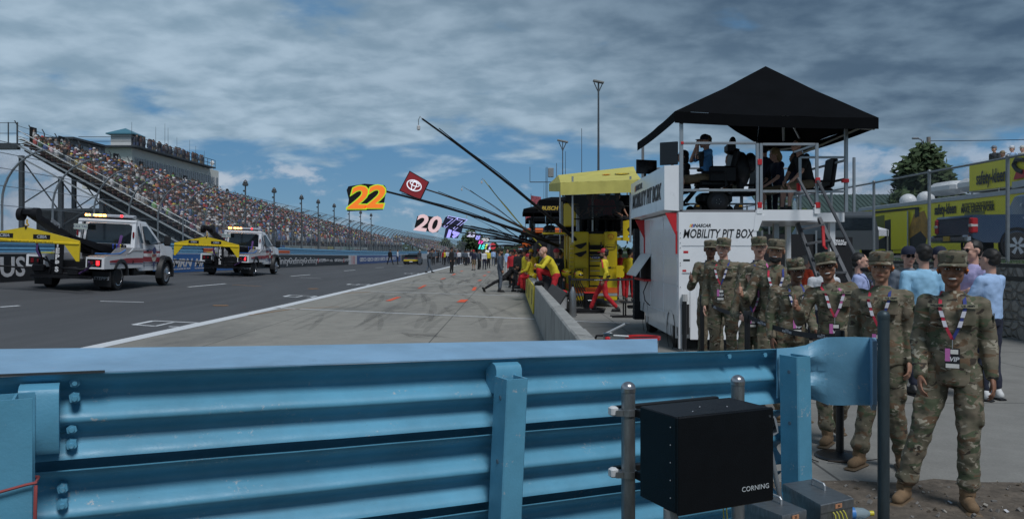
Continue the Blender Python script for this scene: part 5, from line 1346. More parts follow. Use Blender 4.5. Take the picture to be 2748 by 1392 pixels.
    for py in (658, 680):
        m = MB(); m.prism([P(1541, py, 24.55), P(1574, py - 8, 24.55), P(1574, py - 2, 24.55), P(1560, py + 9, 24.55), P(1554, py + 9, 24.55)], (0, .08, 0)); m.build('boom_mount', m_dk, t, True)
    # deck, rails, awning
    m = MB(); m.box(X0, 4.3, Y0 + .1, Y1, 2.30, 2.36); m.build('deck', m_dk, t, True)
    for x, y in ((1.75, 23.0), (3.42, 23.0), (1.75, 29), (4.2, 29), (2.55, 25.2)):
        m = MB(); m.tube((x, y, 2.0), (x, y, 3.9), .03, n=6); m.build('awning_post', m_alp, t, True)
    for z in (2.75, 3.15):
        m = MB(); m.tube((1.95, Y0 + .15, z), (4.2, Y0 + .15, z), .022, n=6); m.build('deck_rail', m_dk, t, True)
    m = MB(); m.box(X0, 4.3, 28.6, 28.7, 2.36, 3.75); m.box(4.1, 4.2, 25.6, 28.6, 2.36, 3.4); m.build('dark_backing', MATS['canopy_black'], t, True)  # black panels added as backing, standing in for the dark deck interior
    A, B_, C, D, E_, F_ = P(1504, 490, 22.8), P(1722, 482, 22.8), P(1498, 470, 25.6), P(1700, 447, 25.6), P(1473, 494, 28.4), P(1700, 494, 28.4)
    am = MB()
    def quad(a, b_, c, d, n=10, k=.04):
        vs = []
        for i in range(n + 1):
            for j in range(7):
                s, u_ = i / n, j / 6; p = (a * (1 - s) + b_ * s) * (1 - u_) + (d * (1 - s) + c * s) * u_
                vs.append(p + V((0, 0, -k * math.sin(math.pi * u_) * (1 + .5 * math.sin(s * 9)))))
        am.add(vs, [(i * 7 + j, i * 7 + j + 1, (i + 1) * 7 + j + 1, (i + 1) * 7 + j) for i in range(n) for j in range(6)])
    quad(A, B_, D, C); quad(E_, F_, D, C); am.add([A, C, E_], [(0, 1, 2)])
    for a, b_, h in ((A, B_, .36), (E_, A, .26)):
        n = 24; vs = []
        for i in range(n + 1):
            p = a.lerp(b_, i / n); w = .02 * math.sin(i * 1.7); vs += [p + V((0, w * .3, 0)), p + V((0, w - .01, -h))]
        am.add(vs, [(2 * i, 2 * i + 1, 2 * i + 3, 2 * i + 2) for i in range(n)])
    aw = am.build('awning', m_yelf, t, True)
    nrm = (B_ - A).cross(C - A).normalized(); nrm = -nrm if nrm.y > 0 else nrm
    upd = (D - B_).normalized()
    c = P(1641, 467, 24.0); c = A + (B_ - A) * .62 + (C - A) * .55 + nrm * .06; shell_logo(aw, c, .13, B_ - A, upd)
    c = A + (B_ - A) * .83 + (C - A) * .58 + nrm * .06; oval_logo(aw, c, .46, .26, 'PENNZOIL', B_ - A, upd, .09, M('emblem_yellow', (.7, .5, .03)), m_ink, m_ink)
    m = MB(); uvs = [(0, 0), (2.4, 0), (2.4, .9), (0, .9)]; m.add([P(1507, 524, 23.0), P(1662, 516, 23.0), P(1662, 571, 23.4), P(1560, 590, 23.4)], [(0, 1, 2, 3)]); m.build('shade_screen', m_scrm, t, True, uvs=uvs)
    # hoses and helmet rack
    m = MB(); rd = random.Random(4)
    for k in range(5):
        x = PX(1545 + 5 * k, 24.5); m.path([(x, 24.6, 1.2), (x - .1, 24.4, .8), (x + .03 * k, 24.4, .4), (x + .15, 24.3, .05), (x + .6, 24.1 - .1 * k, .03)], .017, 5)
    m.build('air_hose', m_dk, t, True)
yellow_box()
def helmet(px, py, y, lb, rz=0):
    c = P(px, py, y); t = thing('crash_helmet', lb, 'helmet', c, rz, 'yellow and red crew helmets')
    m = MB(); m.ell((0, 0, 0), (.13, .16, .135), 18, 12); m.build('shell', m_yel, t)
    m = MB(); m.ell((0, .01, .02), (.133, .155, .05), 16, 8, rot=Euler((R(20), 0, 0)).to_matrix()); m.build('stripe', m_red, t)
    m = MB(); m.ell((0, -.045, .005), (.115, .128, .06), 14, 8); m.build('visor', m_scr, t)
helmet(1554, 738, 24.4, 'yellow helmet with dark stripes hung on the left pillar of the yellow cart', R(30))
helmet(1519, 732, 24.6, 'red and yellow helmet hanging left of the yellow cart pillar', R(80))
def coil():
    m = MB(); pts = [];
    for i in range(120):
        a = i * .35; r = .42 + .05 * math.sin(i * .17); pts.append((PX(1570, 22.5) + r * math.cos(a) * 1.3, 22.6 + r * .7 * math.sin(a), .02 + .0006 * i))
    m.path(pts, .017, 5); tag(m.build('hose_coil', m_dk), 'black air hoses coiled on the ground before the yellow cart', 'hose')
coil()
# other carts down the lane
def cart(name, lb, X, Y, body, roof, roofz=3.85, w=2.2, d=3.2, roofdark=None, deckz=2.3, ov=.5):
    t = thing(name, lb, 'pit cart', (X, Y, 0), 0, 'pit carts lined up beyond the yellow one')
    m = MB(); m.bbox((w / 2, d / 2, 1.2), (w, d, 1.9), .04); m.build('body', body, t)
    for k in range(4):
        m = MB(); m.box(.15, w - .15, -.02, .0, .35 + .45 * k, .73 + .45 * k); m.build('drawer_front', m_dk, t)
        m = MB(); m.box(-.02, 0, .1 + .75 * k, .8 + .75 * k, .4, 2.0); m.build('side_door', body, t)
    m = MB(); m.box(-.1, w + .1, -.1, d, deckz, deckz + .07); m.build('deck', m_dk, t)
    for x in (0, w):
        for y in (0, d): m = MB(); m.tube((x, y, deckz), (x, y, roofz - .1), .03, n=5); m.build('roof_post', m_dk, t)
    m = MB(); a, b, c, e = -ov, w + ov, -ov, d + ov
    m.add([(a, c, roofz - .35), (b, c, roofz - .35), (b, e, roofz - .35), (a, e, roofz - .35), (a, c, roofz - .15), (b, c, roofz - .15), (b, e, roofz - .15), (a, e, roofz - .15), (a + .5, c + .6, roofz), (b - .5, c + .6, roofz), (b - .5, e - .6, roofz), (a + .5, e - .6, roofz)],
          [(0, 1, 5, 4), (1, 2, 6, 5), (2, 3, 7, 6), (3, 0, 4, 7), (4, 5, 9, 8), (5, 6, 10, 9), (6, 7, 11, 10), (7, 4, 8, 11), (8, 9, 10, 11)]); m.build('canopy', roof, t)
    for k in range(3):
        m = MB(); m.bbox((-.15 + .05 * k, .4 + .9 * k, deckz + .75), (.12, .6, .4), .02); m.build('monitor', m_scr, t)
        m = MB(); m.bbox((.8, .5 + .9 * k, deckz + .45), (.5, .5, .5), .08); m.build('deck_chair', m_dk, t)
    for z in (.4, .8): m = MB(); m.tube((-.05, -.05, deckz + z), (w + .05, -.05, deckz + z), .02, n=5); m.build('deck_rail', m_dk, t)
    m = MB(); m.tube((w * .3, d, roofz - .3), (w * .3, d, roofz + 2.2), .02, .01, n=4); m.build('antenna', m_dk, t)
    m = MB(); m.box(-.55, -.05, .2, 1.0, deckz - .25, deckz - .17); m.build('side_shelf', m_or if Y > 35 else body, t)
    return t
m_nv = M('cart_navy', (.02, .03, .07), .4); m_char = M('cart_charcoal', (.02, .021, .024), .4)
cart('pit_cart', 'black canopied pit cart standing directly behind the yellow cart', 1.55, 31.5, m_char, m_fab, 3.88, 2.6)
cart('pit_cart', 'charcoal pit cart with orange side shelf, second beyond the yellow cart', 1.05, 38.5, m_char, m_fab, 3.9, 2.4)
cart('pit_cart', 'navy blue pit cart, third beyond the yellow cart', 1.35, 47, m_nv, m_fab, 3.8)
cart('pit_cart', 'charcoal pit cart with orange canopy, fourth beyond the yellow cart', 1.3, 57, m_char, m_or, 3.4)
cart('pit_cart', 'navy pit cart, fifth beyond the yellow cart', 1.3, 70, m_nv, m_fab, 3.6)
cart('pit_cart', 'dark pit cart, sixth and farthest down the lane', 1.3, 88, m_char, m_fab, 3.6)
def banner_word():
    t = thing('gold_letter_sign', 'gold lettered black board on the cart behind the yellow awning', 'sign', (PX(1475, 31), 31, PZ(566, 31)))
    m = MB(); m.box(-.45, .45, 0, .03, -.02, .22); m.build('board', m_dk, t)
    text('BUSCH', 'lettering', .2, M('gold_letters', (.55, .38, .05)), t, (0, -.01, .1), (1, 0, 0), (0, 0, 1), .003, .2, .008)
banner_word()
# ---- booms with lit number boards
SIGNC = {}
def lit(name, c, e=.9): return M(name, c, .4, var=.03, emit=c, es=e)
def boom(lb, base, tip, sagpx, r0, r1, mat, sign=None, group='number boards on long booms over the pit stalls', dangle=0, name='sign_boom', cat='boom'):
    """base, tip = (px, py, Y)"""
    a = P(*base); b = P(*tip); t = thing(name, lb, cat, a, 0, group)
    m = MB(); n = 12; pts = []; rs = []
    for i in range(n + 1):
        s = i / n; p = a.lerp(b, s) + V((0, 0, sagpx * 4 * s * (1 - s))); pts.append(p); rs.append(r0 + (r1 - r0) * s)
    m.path(pts, rs, 8); m.build('pole', mat, t, True)
    m = MB(); m.path([p + V((0, -.02, r0 * 1.0 + .02 * math.sin(i * 1.3))) for i, p in enumerate(pts[1:-1])], .012, 5); m.build('cable', m_dk, t, True)
    if dangle:
        m = MB(); m.path([b, b + V((-.05, 0, .06)), b + V((-.09, 0, -.02)), b + V((-.09, 0, -dangle))], .012, 5); m.build('hook', m_alp, t, True)
        m = MB(); m.bbox(b + V((-.09, 0, -dangle)), (.08, .08, .12), .02); m.build('camera_pod', M('pod_white', (.5, .5, .5)), t, True)
    if sign: sign(t, b)
    return t
def plate_sign(t, pts, y, mat, th=.04, rim=None):
    q = [P(px, py, y) for px, py in pts]; c = sum(q, V()) / len(q)
    if rim:
        m = MB(); m.prism([c + (p - c) * 1.08 + V((0, .012, 0)) for p in q], (0, th, 0)); bd = m.build('sign_board', rim, t, True)
        m = MB(); m.prism(q, (0, .011, 0)); m.build('face', mat, bd, True); return bd
    m = MB(); m.prism(q, (0, th, 0)); return m.build('sign_board', mat, t, True)
def numtext(par, s, px, py, y, size, col, back=None, shear=.2, bold=.02, out=.02, sx=1.0, rot=0, sp=1.0):
    c = P(px, py, y); xd = (math.cos(rot), 0, math.sin(rot)); yd = (-math.sin(rot), 0, math.cos(rot))
    if back: text(s, 'number', size, back, par, c + V((0, -.012, 0)), xd, yd, .003, shear, bold + out, sx=sx, world=True, spacing=sp)
    text(s, 'number', size, col, par, c + V((0, -.022, 0)), xd, yd, .003, shear, bold, sx=sx, world=True, spacing=sp)
def s22(t, b):
    y = 22.0; bd = plate_sign(t, [(930, 510), (935, 500), (978, 493), (1031, 497), (1037, 506), (1027, 563), (931, 567), (936, 535)], y, m_dk)
    numtext(bd, '2', 957, 533.5, y, .86, lit('lit_orange', (.9, .20, .02), .45), lit('lit_lime', (.45, .72, .03), .4), .22, .018, .026, 1.25)
    numtext(bd, '2', 1003, 531.5, y, .86, lit('lit_orange', (.9, .20, .02), .45), lit('lit_lime', (.45, .72, .03), .4), .22, .018, .026, 1.25)
boom('orange and lime 22 board at the end of a long black boom', (1498, 660, 26), (1033, 513, 22.05), .10, .05, .028, m_dk, s22)
def stoy(t, b):
    y = 28.0; pts = [(1100, 461), (1149, 489), (1127, 535), (1074, 511)]
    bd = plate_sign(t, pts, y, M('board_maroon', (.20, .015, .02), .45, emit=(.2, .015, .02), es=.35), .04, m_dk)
    c = P(1111.5, 498, y) + V((0, -.015, 0)); rr = R(-22); ex = V((math.cos(rr), 0, math.sin(rr))); ey = V((-math.sin(rr), 0, math.cos(rr))); w = lit('lit_white', (.75, .78, .85), .6)
    for (ox, oy, a, bb, th) in ((0, 0, .26, .175, .019), (0, .055, .17, .07, .015), (0, 0, .075, .165, .015)):
        m = MB(); m.path([c + ex * (ox + a * math.cos(q)) + ey * (oy + bb * math.sin(q)) for q in frange(0, 2 * math.pi, 25)], th, 6); m.build('emblem', w, bd, True)
boom('dark red diamond board with white oval emblem on a brown boom', (1484, 655, 33), (1143, 508, 28.1), .16, .055, .025, M('boom_brown', (.06, .045, .035), .6), stoy)
boom('longest black boom reaching highest over the pit lane, camera pod at its tip', (1566, 662, 25.2), (1133, 319, 19.5), .10, .056, .022, m_dk, dangle=.22, name='camera_boom')
def s20(t, b):
    y = 36; bd = plate_sign(t, [(1112, 610), (1120, 580), (1135, 578), (1172, 583), (1179, 594), (1176, 622), (1160, 625), (1140, 618)], y, m_dk)
    numtext(bd, '20', 1146, 602, y, 1.03, lit('lit_pink', (.8, .55, .56), .4), None, .18, .03, 0, 1.12, R(-7))
boom('pale pink 20 board on a dark boom', (1470, 668, 39), (1178, 600, 36.05), .12, .05, .03, m_dk, s20)
def s77(t, b):
    y = 37; bd = plate_sign(t, [(1184, 608), (1195, 583), (1203, 579), (1246, 593), (1238, 626), (1215, 618)], y, M('board_navy', (.012, .014, .05), .5))
    numtext(bd, '77', 1215, 600, y, .78, m_dk, lit('lit_lav', (.45, .45, .95), .8), .25, .0, .022, 1.15, R(-12))
boom('dark 77 board outlined in lavender, right of the pale pink 20', (1468, 664, 40), (1243, 605, 37.05), .12, .045, .03, m_dk, s77)
def s19(t, b):
    y = 39; bd = plate_sign(t, [(1191, 637), (1196, 612), (1236, 618), (1229, 639)], y, M('board_navy', (.012, .014, .05), .5))
    numtext(bd, '19', 1212, 627.5, y, .50, lit('lit_violet', (.36, .34, .9), .8), None, .2, .04, 0, 1.25, R(-3))
boom('violet 19 board hanging just below the 77 board', (1466, 668, 42), (1235, 624, 39.05), .12, .045, .025, m_dk, s19)
small = [('23', 1264, 630, 22, 14, 50, (.55, .55, .72), 'pale lavender 23 board in the row of far boards', m_dk), ('8', 1281, 637, 10, 15, 54, (.35, .35, .85), 'narrow blue violet 8 board beside the 23 board', m_dk),
         ('45', 1302, 642, 22, 13, 58, (.5, .5, .5), 'black 45 board with pale outline', m_dk), ('17', 1289, 650, 16, 9, 62, (1.0, .08, .45), 'hot pink 17 board', None), ('15', 1290.6, 663, 19, 12, 60, (.08, .85, .75), 'cyan 15 board, lowest of the far boards', m_dk),
         ('1', 1303.5, 661, 7, 13, 66, (.65, .8, .1), 'yellow green 1 board beside the cyan 15', m_dk), ('11', 1309, 663, 8, 11, 70, (.6, .45, .9), 'small lavender 11 board right of the yellow green 1', m_dk), ('4', 1314, 666, 7, 8, 74, (.1, .8, .65), 'tiny teal 4 board', m_dk), ('34', 1307, 674, 10, 6, 78, (.6, .6, .6), 'tiny black and white 34 board under the others', m_dk)]
for (s, px, py, w, h, y, c, lb, bk) in small:
    def sg(t, b, s=s, px=px, py=py, w=w, h=h, y=y, c=c, bk=bk):
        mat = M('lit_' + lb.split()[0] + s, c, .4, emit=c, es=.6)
        bd = plate_sign(t, [(px - w / 2 - 1, py + h * .3), (px - w / 2 + 2, py - h / 2 - 1), (px + w / 2 + 2, py - h * .35), (px + w / 2 - 1, py + h / 2 + 1)], y, bk or m_dk)
        numtext(bd, s, px, py, y, h / 2137 * y * 1.25, mat, None, .2, .02 * y / 50, 0, 1.2, R(-6))
    boom(lb, (1440, 668, y + 3), (px + w / 2, py, y + .05), .2, .04, .03, m_dk, sg)
def sred(t, b):
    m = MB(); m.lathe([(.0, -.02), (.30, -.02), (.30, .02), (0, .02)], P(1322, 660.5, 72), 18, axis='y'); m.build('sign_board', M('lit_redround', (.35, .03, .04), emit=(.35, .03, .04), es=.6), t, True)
boom('small round dark red board at the right end of the far boards', (1440, 669, 75), (1325, 661, 72.1), .2, .04, .03, m_dk, sred)
for lb, a, b, sg, r0, r1, mt in (('thin yellow boom with a tiny hook, rising from the far carts', (1452, 660, 38), (1298, 482, 36), -.10, .035, .015, M('boom_yellow', (.45, .40, .04))),
        ('thin grey wire boom left of the yellow one', (1445, 650, 42), (1244, 502, 40), .15, .028, .014, m_galv), ('short dark boom with curled hook tip among the far carts', (1420, 660, 44), (1299, 582, 42), .1, .03, .02, m_dk),
        ('dark boom just below the curled hook one', (1420, 668, 50), (1313, 613, 48), .1, .03, .02, m_dk), ('low dark boom hidden among the boards, tip near the 45', (1430, 670, 60), (1256, 577, 56), .1, .02, .012, m_dk)):
    boom(lb, a, b, sg, r0, r1, mt, group='unlit booms over the pit lane', dangle=.12, name='camera_boom')
# ---- masts and flags
def mast(lb, px, ytop, Y, r, head, name='light_mast', cat='mast'):
    x = PX(px, Y); z = PZ(ytop, Y); t = thing(name, lb, cat, (x, Y, 0))
    m = MB(); m.tube((0, 0, 0), (0, 0, z), r, r * .55, 8); m.build('pole', m_dkpost, t)
    if head == 'lamp':
        m = MB(); m.bbox((0, 0, z + .05), (.62 * Y / 45, .35, .10), .02, rot=Euler((0, R(12), 0)).to_matrix()); m.build('lamp_panel', M('lamp_grey', (.25, .26, .26)), t)
        m = MB(); m.tube((-.25, 0, z), (.02, 0, z - .6), .03, n=5); m.tube((.25, 0, z), (-.02, 0, z - .6), .03, n=5); m.build('lamp_brace', m_dkpost, t)
    if head == 'flag':
        m = MB(); m.loft([[(x, .02 * math.sin(x * 9 + k), z - .1 - .5 * k - x * .15) for k in (0, 1)] for x in (0, .2, .4, .6)], closed=False, caps=False); m.build('flag', M('flag_cloth', (.32, .07, .09), var=.9, vs=7), t)
    if head == 'panel':
        m = MB(); m.bbox((.2, 0, z - .3), (.3, .1, .5), .03); m.build('antenna_panel', M('lamp_grey', (.3, .3, .3)), t)
        m = MB(); m.tube((-.9, 0, z - .8), (.5, 0, z - .8), .03, n=4); m.tube((-.9, 0, z - .8), (-.9, 0, z), .02, n=4); m.tube((.5, 0, z - .8), (.5, 0, z + .2), .02, n=4); m.build('crossarm', m_dkpost, t)
mast('tall lighting mast with flat lamp panel, rising above the yellow awning', 1606, 222, 45, .085, 'lamp')
mast('shorter lighting mast left of the tall one', 1510, 381, 52, .05, 'lamp')
mast('thin whip antenna between the two lighting masts', 1561, 345, 50, .03, None, 'antenna_mast')
mast('antenna mast with small panels left of the yellow awning', 1468, 448, 42, .03, 'panel', 'antenna_mast')
mast('flagpole with striped flag behind the long booms', 1425, 520, 48, .03, 'flag', 'flagpole', 'flagpole')
mast('thin flagpole with dark flag over the far carts', 1410, 572, 60, .03, 'flag', 'flagpole', 'flagpole')
# ---- odds and ends around the wall
def bucket(lb, px, py, Y, r, h, col, water=False, cut=0):
    c = P(px, py, Y); t = thing('bucket', lb, 'bucket', (c.x, c.y, c.z))
    m = MB(); m.lathe([(r * .85, 0), (r * .97, h * .8), (r, h * .82)], n=28); m.build('body', M('bucket_white', (.45, .46, .47), .5), t)
    m = MB(); m.lathe([(r * 1.0, h * .82), (r * 1.07, h * .83), (r * 1.07, h), (r * .96, h * 1.0), (r * .94, h * .9)], n=32, closed=False); m.build('rim', m_red, t)
    m = MB(); m.lathe([(0.0, h * .88), (r * .95, h * .90)], n=28); m.build('lid', m_red if not water else m_dk, t)
bucket('white bucket with red rim standing behind the pit wall near the helmets', 1504, 828, 22.6, .2, .44, 0)
bucket('large tub with bright red rim just behind the blue cap plate', 1725, 946, 12.6, .26, .26, 0, True)
def extinguisher():
    c = P(1625, 912, 9.0); t = thing('fire_extinguisher', 'chrome fire extinguisher top with red lever and black hose behind the cap plate', 'extinguisher', (c.x, 9.0, .25))
    m = MB(); m.lathe([(.09, 0), (.09, .35), (.06, .43), (.03, .46)], n=20); m.build('body', M('chrome', (.6, .6, .6), .12, 1), t)
    m = MB(); m.tube((0, 0, .45), (0, 0, .55), .025, n=10); m.bbox((.03, 0, .56), (.12, .05, .05), .01); m.build('valve', M('chrome', (.6, .6, .6)), t)
    m = MB(); m.tube((.0, 0, .57), (.22, 0, .68), .014, n=6); m.tube((.05, 0, .55), (.26, 0, .54), .012, n=6); m.build('lever', m_alu, t)
    m = MB(); m.path([(.02, 0, .55), (-.1, 0, .55), (-.16, 0, .42), (-.12, 0, .25)], .014, 6); m.build('hose', m_dk, t)
    m = MB(); m.bbox((.02, -.03, .52), (.06, .03, .04), .01); m.build('tag', m_red, t)
extinguisher()
def cylinder_():
    c = G(1537, 850); t = thing('gas_cylinder', 'slim silver gas cylinder leaning by the belt post at the yellow cart', 'gas cylinder', c)
    m = MB(); m.lathe([(.09, 0), (.095, .05), (.095, .62), (.05, .74), (.03, .8)], n=18); m.build('body', M('brushed_silver', (.3, .31, .32), .35, .8), t)
    m = MB(); m.tube((0, 0, .78), (0, 0, .88), .03, n=8); m.build('valve', m_dk, t)
cylinder_()
q = G(1529, 845); stanchion(V((q.x, q.y, 0)), 'black belt stanchion beside the silver gas cylinder', g='belt stanchions at the yellow cart')
q2 = G(1700, 845)
belt(V((q.x, q.y, .98)), V((q2.x, q2.y, .98)), .02, 'black belt stretched in front of the walking crewman', (.45,))
def trestle():
    c = G(1673, 852); t = thing('floor_jack_stand', 'small black low stand on the ground right of the walking crewman', 'stand', c)
    m = MB(); m.tube((-.3, 0, .02), (.35, 0, .02), .02, n=6); m.tube((-.3, .4, .02), (.35, .4, .02), .02, n=6); m.build('foot_bar', m_dk, t)
    m = MB(); m.tube((0, 0, .02), (0, 0, .38), .02, n=6); m.tube((.1, .3, .02), (.1, .3, .38), .02, n=6); m.build('upright', m_dk, t)
    m = MB(); m.bbox((.1, .1, .40), (.34, .3, .03), .01); m.bbox((.22, .1, .28), (.2, .2, .08), .02); m.build('top_plate', m_dk, t)
trestle()
for lb, px, py, Y, rx in (('dark grey tyre like pad leaning on the pit wall beside the kneeling man', 1492, 790, 21.2, .5), ('smaller black pad lying against the wall top', 1470, 768, 21.6, .2)):
    m = MB(); c = P(px, py, Y); m.bbox(c, (.5, .12, .42), .04, rot=Euler((R(-20), R(35), 0)).to_matrix()); tag(m.build('kneeling_pad', M('pad_dark', (.035, .038, .042), .8)), lb, 'pad')
# ================================================================ TOW TRUCKS, RACE CAR
m_tw = M('truck_white', (.74, .75, .78), .22, var=.04, coat=.5); m_gl = M('car_glass', (.012, .018, .024), .05, spec=1.0, var=.02); m_chr = M('wheel_chrome', (.5, .5, .52), .18, .95, var=.1)
m_trd = M('truck_red', (.32, .015, .03), .3); m_tbl = M('truck_blue', (.03, .04, .15), .3); m_pl = M('black_trim', (.014, .015, .017), .55); m_alk = M('deck_plate', (.30, .30, .31), .4, .5, var=.2, dirt=(.1, .1, .09), ds=6)
m_amber = lit('lamp_amber', (1.0, .42, .06), 14); m_redl = lit('lamp_red', (1.0, .015, .02), 5); m_lens = M('lens_clear', (.4, .42, .46), .15); m_redd = M('lens_red_dark', (.18, .005, .01), .2); m_wlamp = lit('lamp_warm', (1.0, .62, .3), 10)
def wheel_part(par, x, y, r, w, dual, out, front=False):
    s = 1 if out > 0 else -1
    m = MB(); m.lathe([(r * .5, x - w / 2), (r * .93, x - w / 2), (r, x - w / 2 + .04), (r, x + w / 2 - .04), (r * .93, x + w / 2), (r * .5, x + w / 2)], (0, y, r), 28, axis='x'); wh = m.build('wheel', m_rub, par)
    xo = x + s * (w / 2); m = MB()
    if front: pr = [(.0, xo + s * .13), (.07, xo + s * .13), (.10, xo + s * .06), (.16, xo + s * .02), (.27, xo + s * .0), (.30, xo + s * .012), (.30, xo - s * .06)]
    else: pr = [(.0, xo - s * .06), (.09, xo - s * .06), (.10, xo - s * .13), (.20, xo - s * .14), (.24, xo - s * .10), (.28, xo + s * .005), (.30, xo + s * .01), (.30, xo - s * .05)]
    m.lathe(pr, (0, y, r), 24, axis='x'); rim = m.build('rim', m_chr, wh)
    m = MB()
    for k in range(8):
        a = k * math.pi / 4; q = V((xo + (s * .012 if front else -s * .125), y + .19 * math.cos(a), r + .19 * math.sin(a))); m.tube(q, q + V((s * .008, 0, 0)), .028, n=8)
    m.build('rim_hole', m_dk, wh) if False else None
def tow_truck():
    t = thing('tow_truck', 'nearer white wrecker truck with yellow lifting bar and flashing amber light bar', 'tow truck', (0, 0, 0), 0, 'white wreckers driving on the track')
    def part(nm, mt, f, par=None): m = MB(); f(m); return m.build(nm, mt, par or t)
    for s in (-1, 1):
        wheel_part(t, s * 1.0, 0, .46, .24, True, s); wheel_part(t, s * .72, 0, .46, .22, True, -s) if s > 0 else None
        wheel_part(t, s * 1.0, 4.45, .46, .25, False, s, True)
    part('chassis', m_dk, lambda m: (m.box(-.45, .45, -1.1, 5.0, .5, .78), m.box(-1.0, 1.0, -.12, .12, .38, .54), m.box(-.95, .95, 4.35, 4.55, .38, .54), m.bbox((.75, 2.3, .62), (.4, 1.2, .34), .05)))
    # cab
    prof = [(1.95, .72), (1.95, 2.28), (2.05, 2.44), (2.5, 2.49), (3.1, 2.46), (3.95, 1.78), (4.2, 1.66), (5.25, 1.52), (5.42, 1.35), (5.45, .75), (5.1, .62), (2.1, .62)]
    def xw(z): return 1.02 - .20 * sst(z, 1.55, 2.5)
    cb = MB(); rings = []
    for f in (-1, -.97, -.5, 0, .5, .97, 1):
        rings.append([(f * xw(z) * (.985 if abs(f) == 1 else 1) , y + (.03 if abs(f) == 1 and y < 2.1 else 0), z - (.03 if abs(f) == 1 and z > 2.3 else 0)) for y, z in prof])
    cb.loft(rings); cab = cb.build('cab', m_tw, t)
    def sidep(pts, d, nm, mt, par=None):
        for s in (1, -1):
            m = MB(); q = [V((s * (xw(z) + d), y, z)) for y, z in pts]; m.prism(q, (s * .006, 0, 0)); m.build(nm, mt, par or t)
    sidep([(2.62, 1.62), (2.62, 2.30), (3.05, 2.30), (3.72, 1.74), (3.72, 1.62)], .004, 'side_window', m_gl)
    sidep([(2.12, 1.66), (2.12, 2.28), (2.28, 2.30), (2.34, 1.66)], .004, 'quarter_window', m_gl)
    sidep([(2.48, .75), (2.48, 2.4), (2.50, 2.4), (2.50, .75)], .003, 'door_gap', m_dk); sidep([(3.9, .75), (3.9, 1.6), (3.92, 1.6), (3.92, .75)], .003, 'door_gap', m_dk)
    sidep([(2.62, 1.34), (2.62, 1.40), (2.82, 1.40), (2.82, 1.34)], .012, 'door_handle', m_dk)
    sidep([(1.98, .98), (1.98, 1.16), (3.95, 1.12), (3.95, .94)], .008, 'stripe', m_trd); sidep([(1.98, 1.28), (1.98, 1.38), (3.98, 1.36), (3.98, 1.28)], .008, 'stripe', m_trd); sidep([(1.98, 1.40), (1.98, 1.42), (4.0, 1.40), (4.0, 1.385)], .008, 'pinstripe', m_tbl); sidep([(1.98, .93), (1.98, .955), (3.95, .915), (3.95, .89)], .008, 'pinstripe', m_tbl)
    # door crest
    for s in (1,):
        x = s * (1.02 + .02); c = V((x, 3.35, 1.18)); m = MB(); m.prism([c + V((0, .24 * math.cos(a), .24 * math.sin(a))) for a in frange(0, 2 * math.pi * 17 / 18, 18)], (.004, 0, 0)); e = m.build('emblem', M('crest_cream', (.55, .50, .42)), t)
        m = MB(); m.prism([c + V((.005, -.1, -.22)), c + V((.005, .1, -.22)), c + V((.005, 0, -.5))], (.004, 0, 0)); m.prism([c + V((.005, .17 * math.cos(a), .2 + .13 * math.sin(a))) for a in frange(0, 2 * math.pi * 11 / 12, 12)], (.004, 0, 0)); m.build('emblem', m_tbl, t)
        text("STEPP'S", 'lettering', .13, m_trd, t, c + V((.010, 0, .0)), (0, 1, 0), (0, 0, 1), .001, 0, .004)
        text('TAMPA, FL', 'lettering', .08, m_tbl, t, (x, 3.3, .82), (0, 1, 0), (0, 0, 1), .001)
    # rear window
    part('rear_window', m_gl, lambda m: m.prism([(-.80, 1.935, 1.62), (.80, 1.935, 1.62), (.74, 1.935, 2.26), (.66, 1.935, 2.34), (-.66, 1.935, 2.34), (-.74, 1.935, 2.26)], (0, .02, 0)))
    part('windscreen', m_gl, lambda m: m.prism([(-.82, 3.16, 2.43), (.82, 3.16, 2.43), (.9, 3.92, 1.83), (-.9, 3.92, 1.83)], (0, .012, .014)))
    for s in (-1, 1):
        part('mirror', m_pl, lambda m: (m.bbox((s * 1.36, 3.72, 1.78), (.24, .12, .40), .05), m.tube((s * 1.0, 3.78, 1.66), (s * 1.3, 3.74, 1.70), .025, n=6)))
        part('fender_flare', m_pl, lambda m: m.loft([[(s * x, 4.45 + r_ * math.cos(a), .46 + r_ * math.sin(a)) for x, r_ in ((.94, .56), (1.16, .56), (1.18, .60), (1.17, .70), (.98, .74))] for a in frange(R(-12), R(192), 14)]))
        part('rear_fender', m_pl, lambda m: m.loft([[(s * x, r_ * math.cos(a), .46 + r_ * math.sin(a)) for x, r_ in ((.9, .50), (1.20, .50), (1.23, .54), (1.21, .64), (.9, .66))] for a in frange(R(4), R(150), 12)]))
        part('headlight', m_lens, lambda m: m.bbox((s * .8, 5.42, 1.15), (.3, .06, .2), .02))
        part('rear_pillar', m_tw, lambda m: m.loft([[(s * .86, 1.55, 1.15), (s * 1.0, 1.55, 1.15), (s * 1.0, 1.72, 1.15), (s * .86, 1.72, 1.15)], [(s * .84, 1.74, 2.42), (s * .96, 1.74, 2.42), (s * .96, 1.88, 2.42), (s * .84, 1.88, 2.42)]]))
        part('pillar_lamp', m_redd, lambda m: m.bbox((s * .93, 1.62, 1.95), (.06, .05, .22), .02))
    part('headache_rail', m_tw, lambda m: m.bbox((0, 1.79, 2.43), (1.94, .16, .12), .03))
    # licence plate hung at the left of the headboard
    pl = part('licence_plate', M('plate_pale', (.40, .45, .42), .5), lambda m: m.box(-1.06, -.60, 1.60, 1.62, 2.08, 2.28)); text('CC2 TAL', 'lettering', .12, m_tbl, pl, (-.83, 1.595, 2.18), (1, 0, 0), (0, 0, 1), .001)
    # light bar
    lb = part('light_bar', m_lens, lambda m: m.bbox((0, 2.0, 2.62), (1.66, .28, .11), .03))
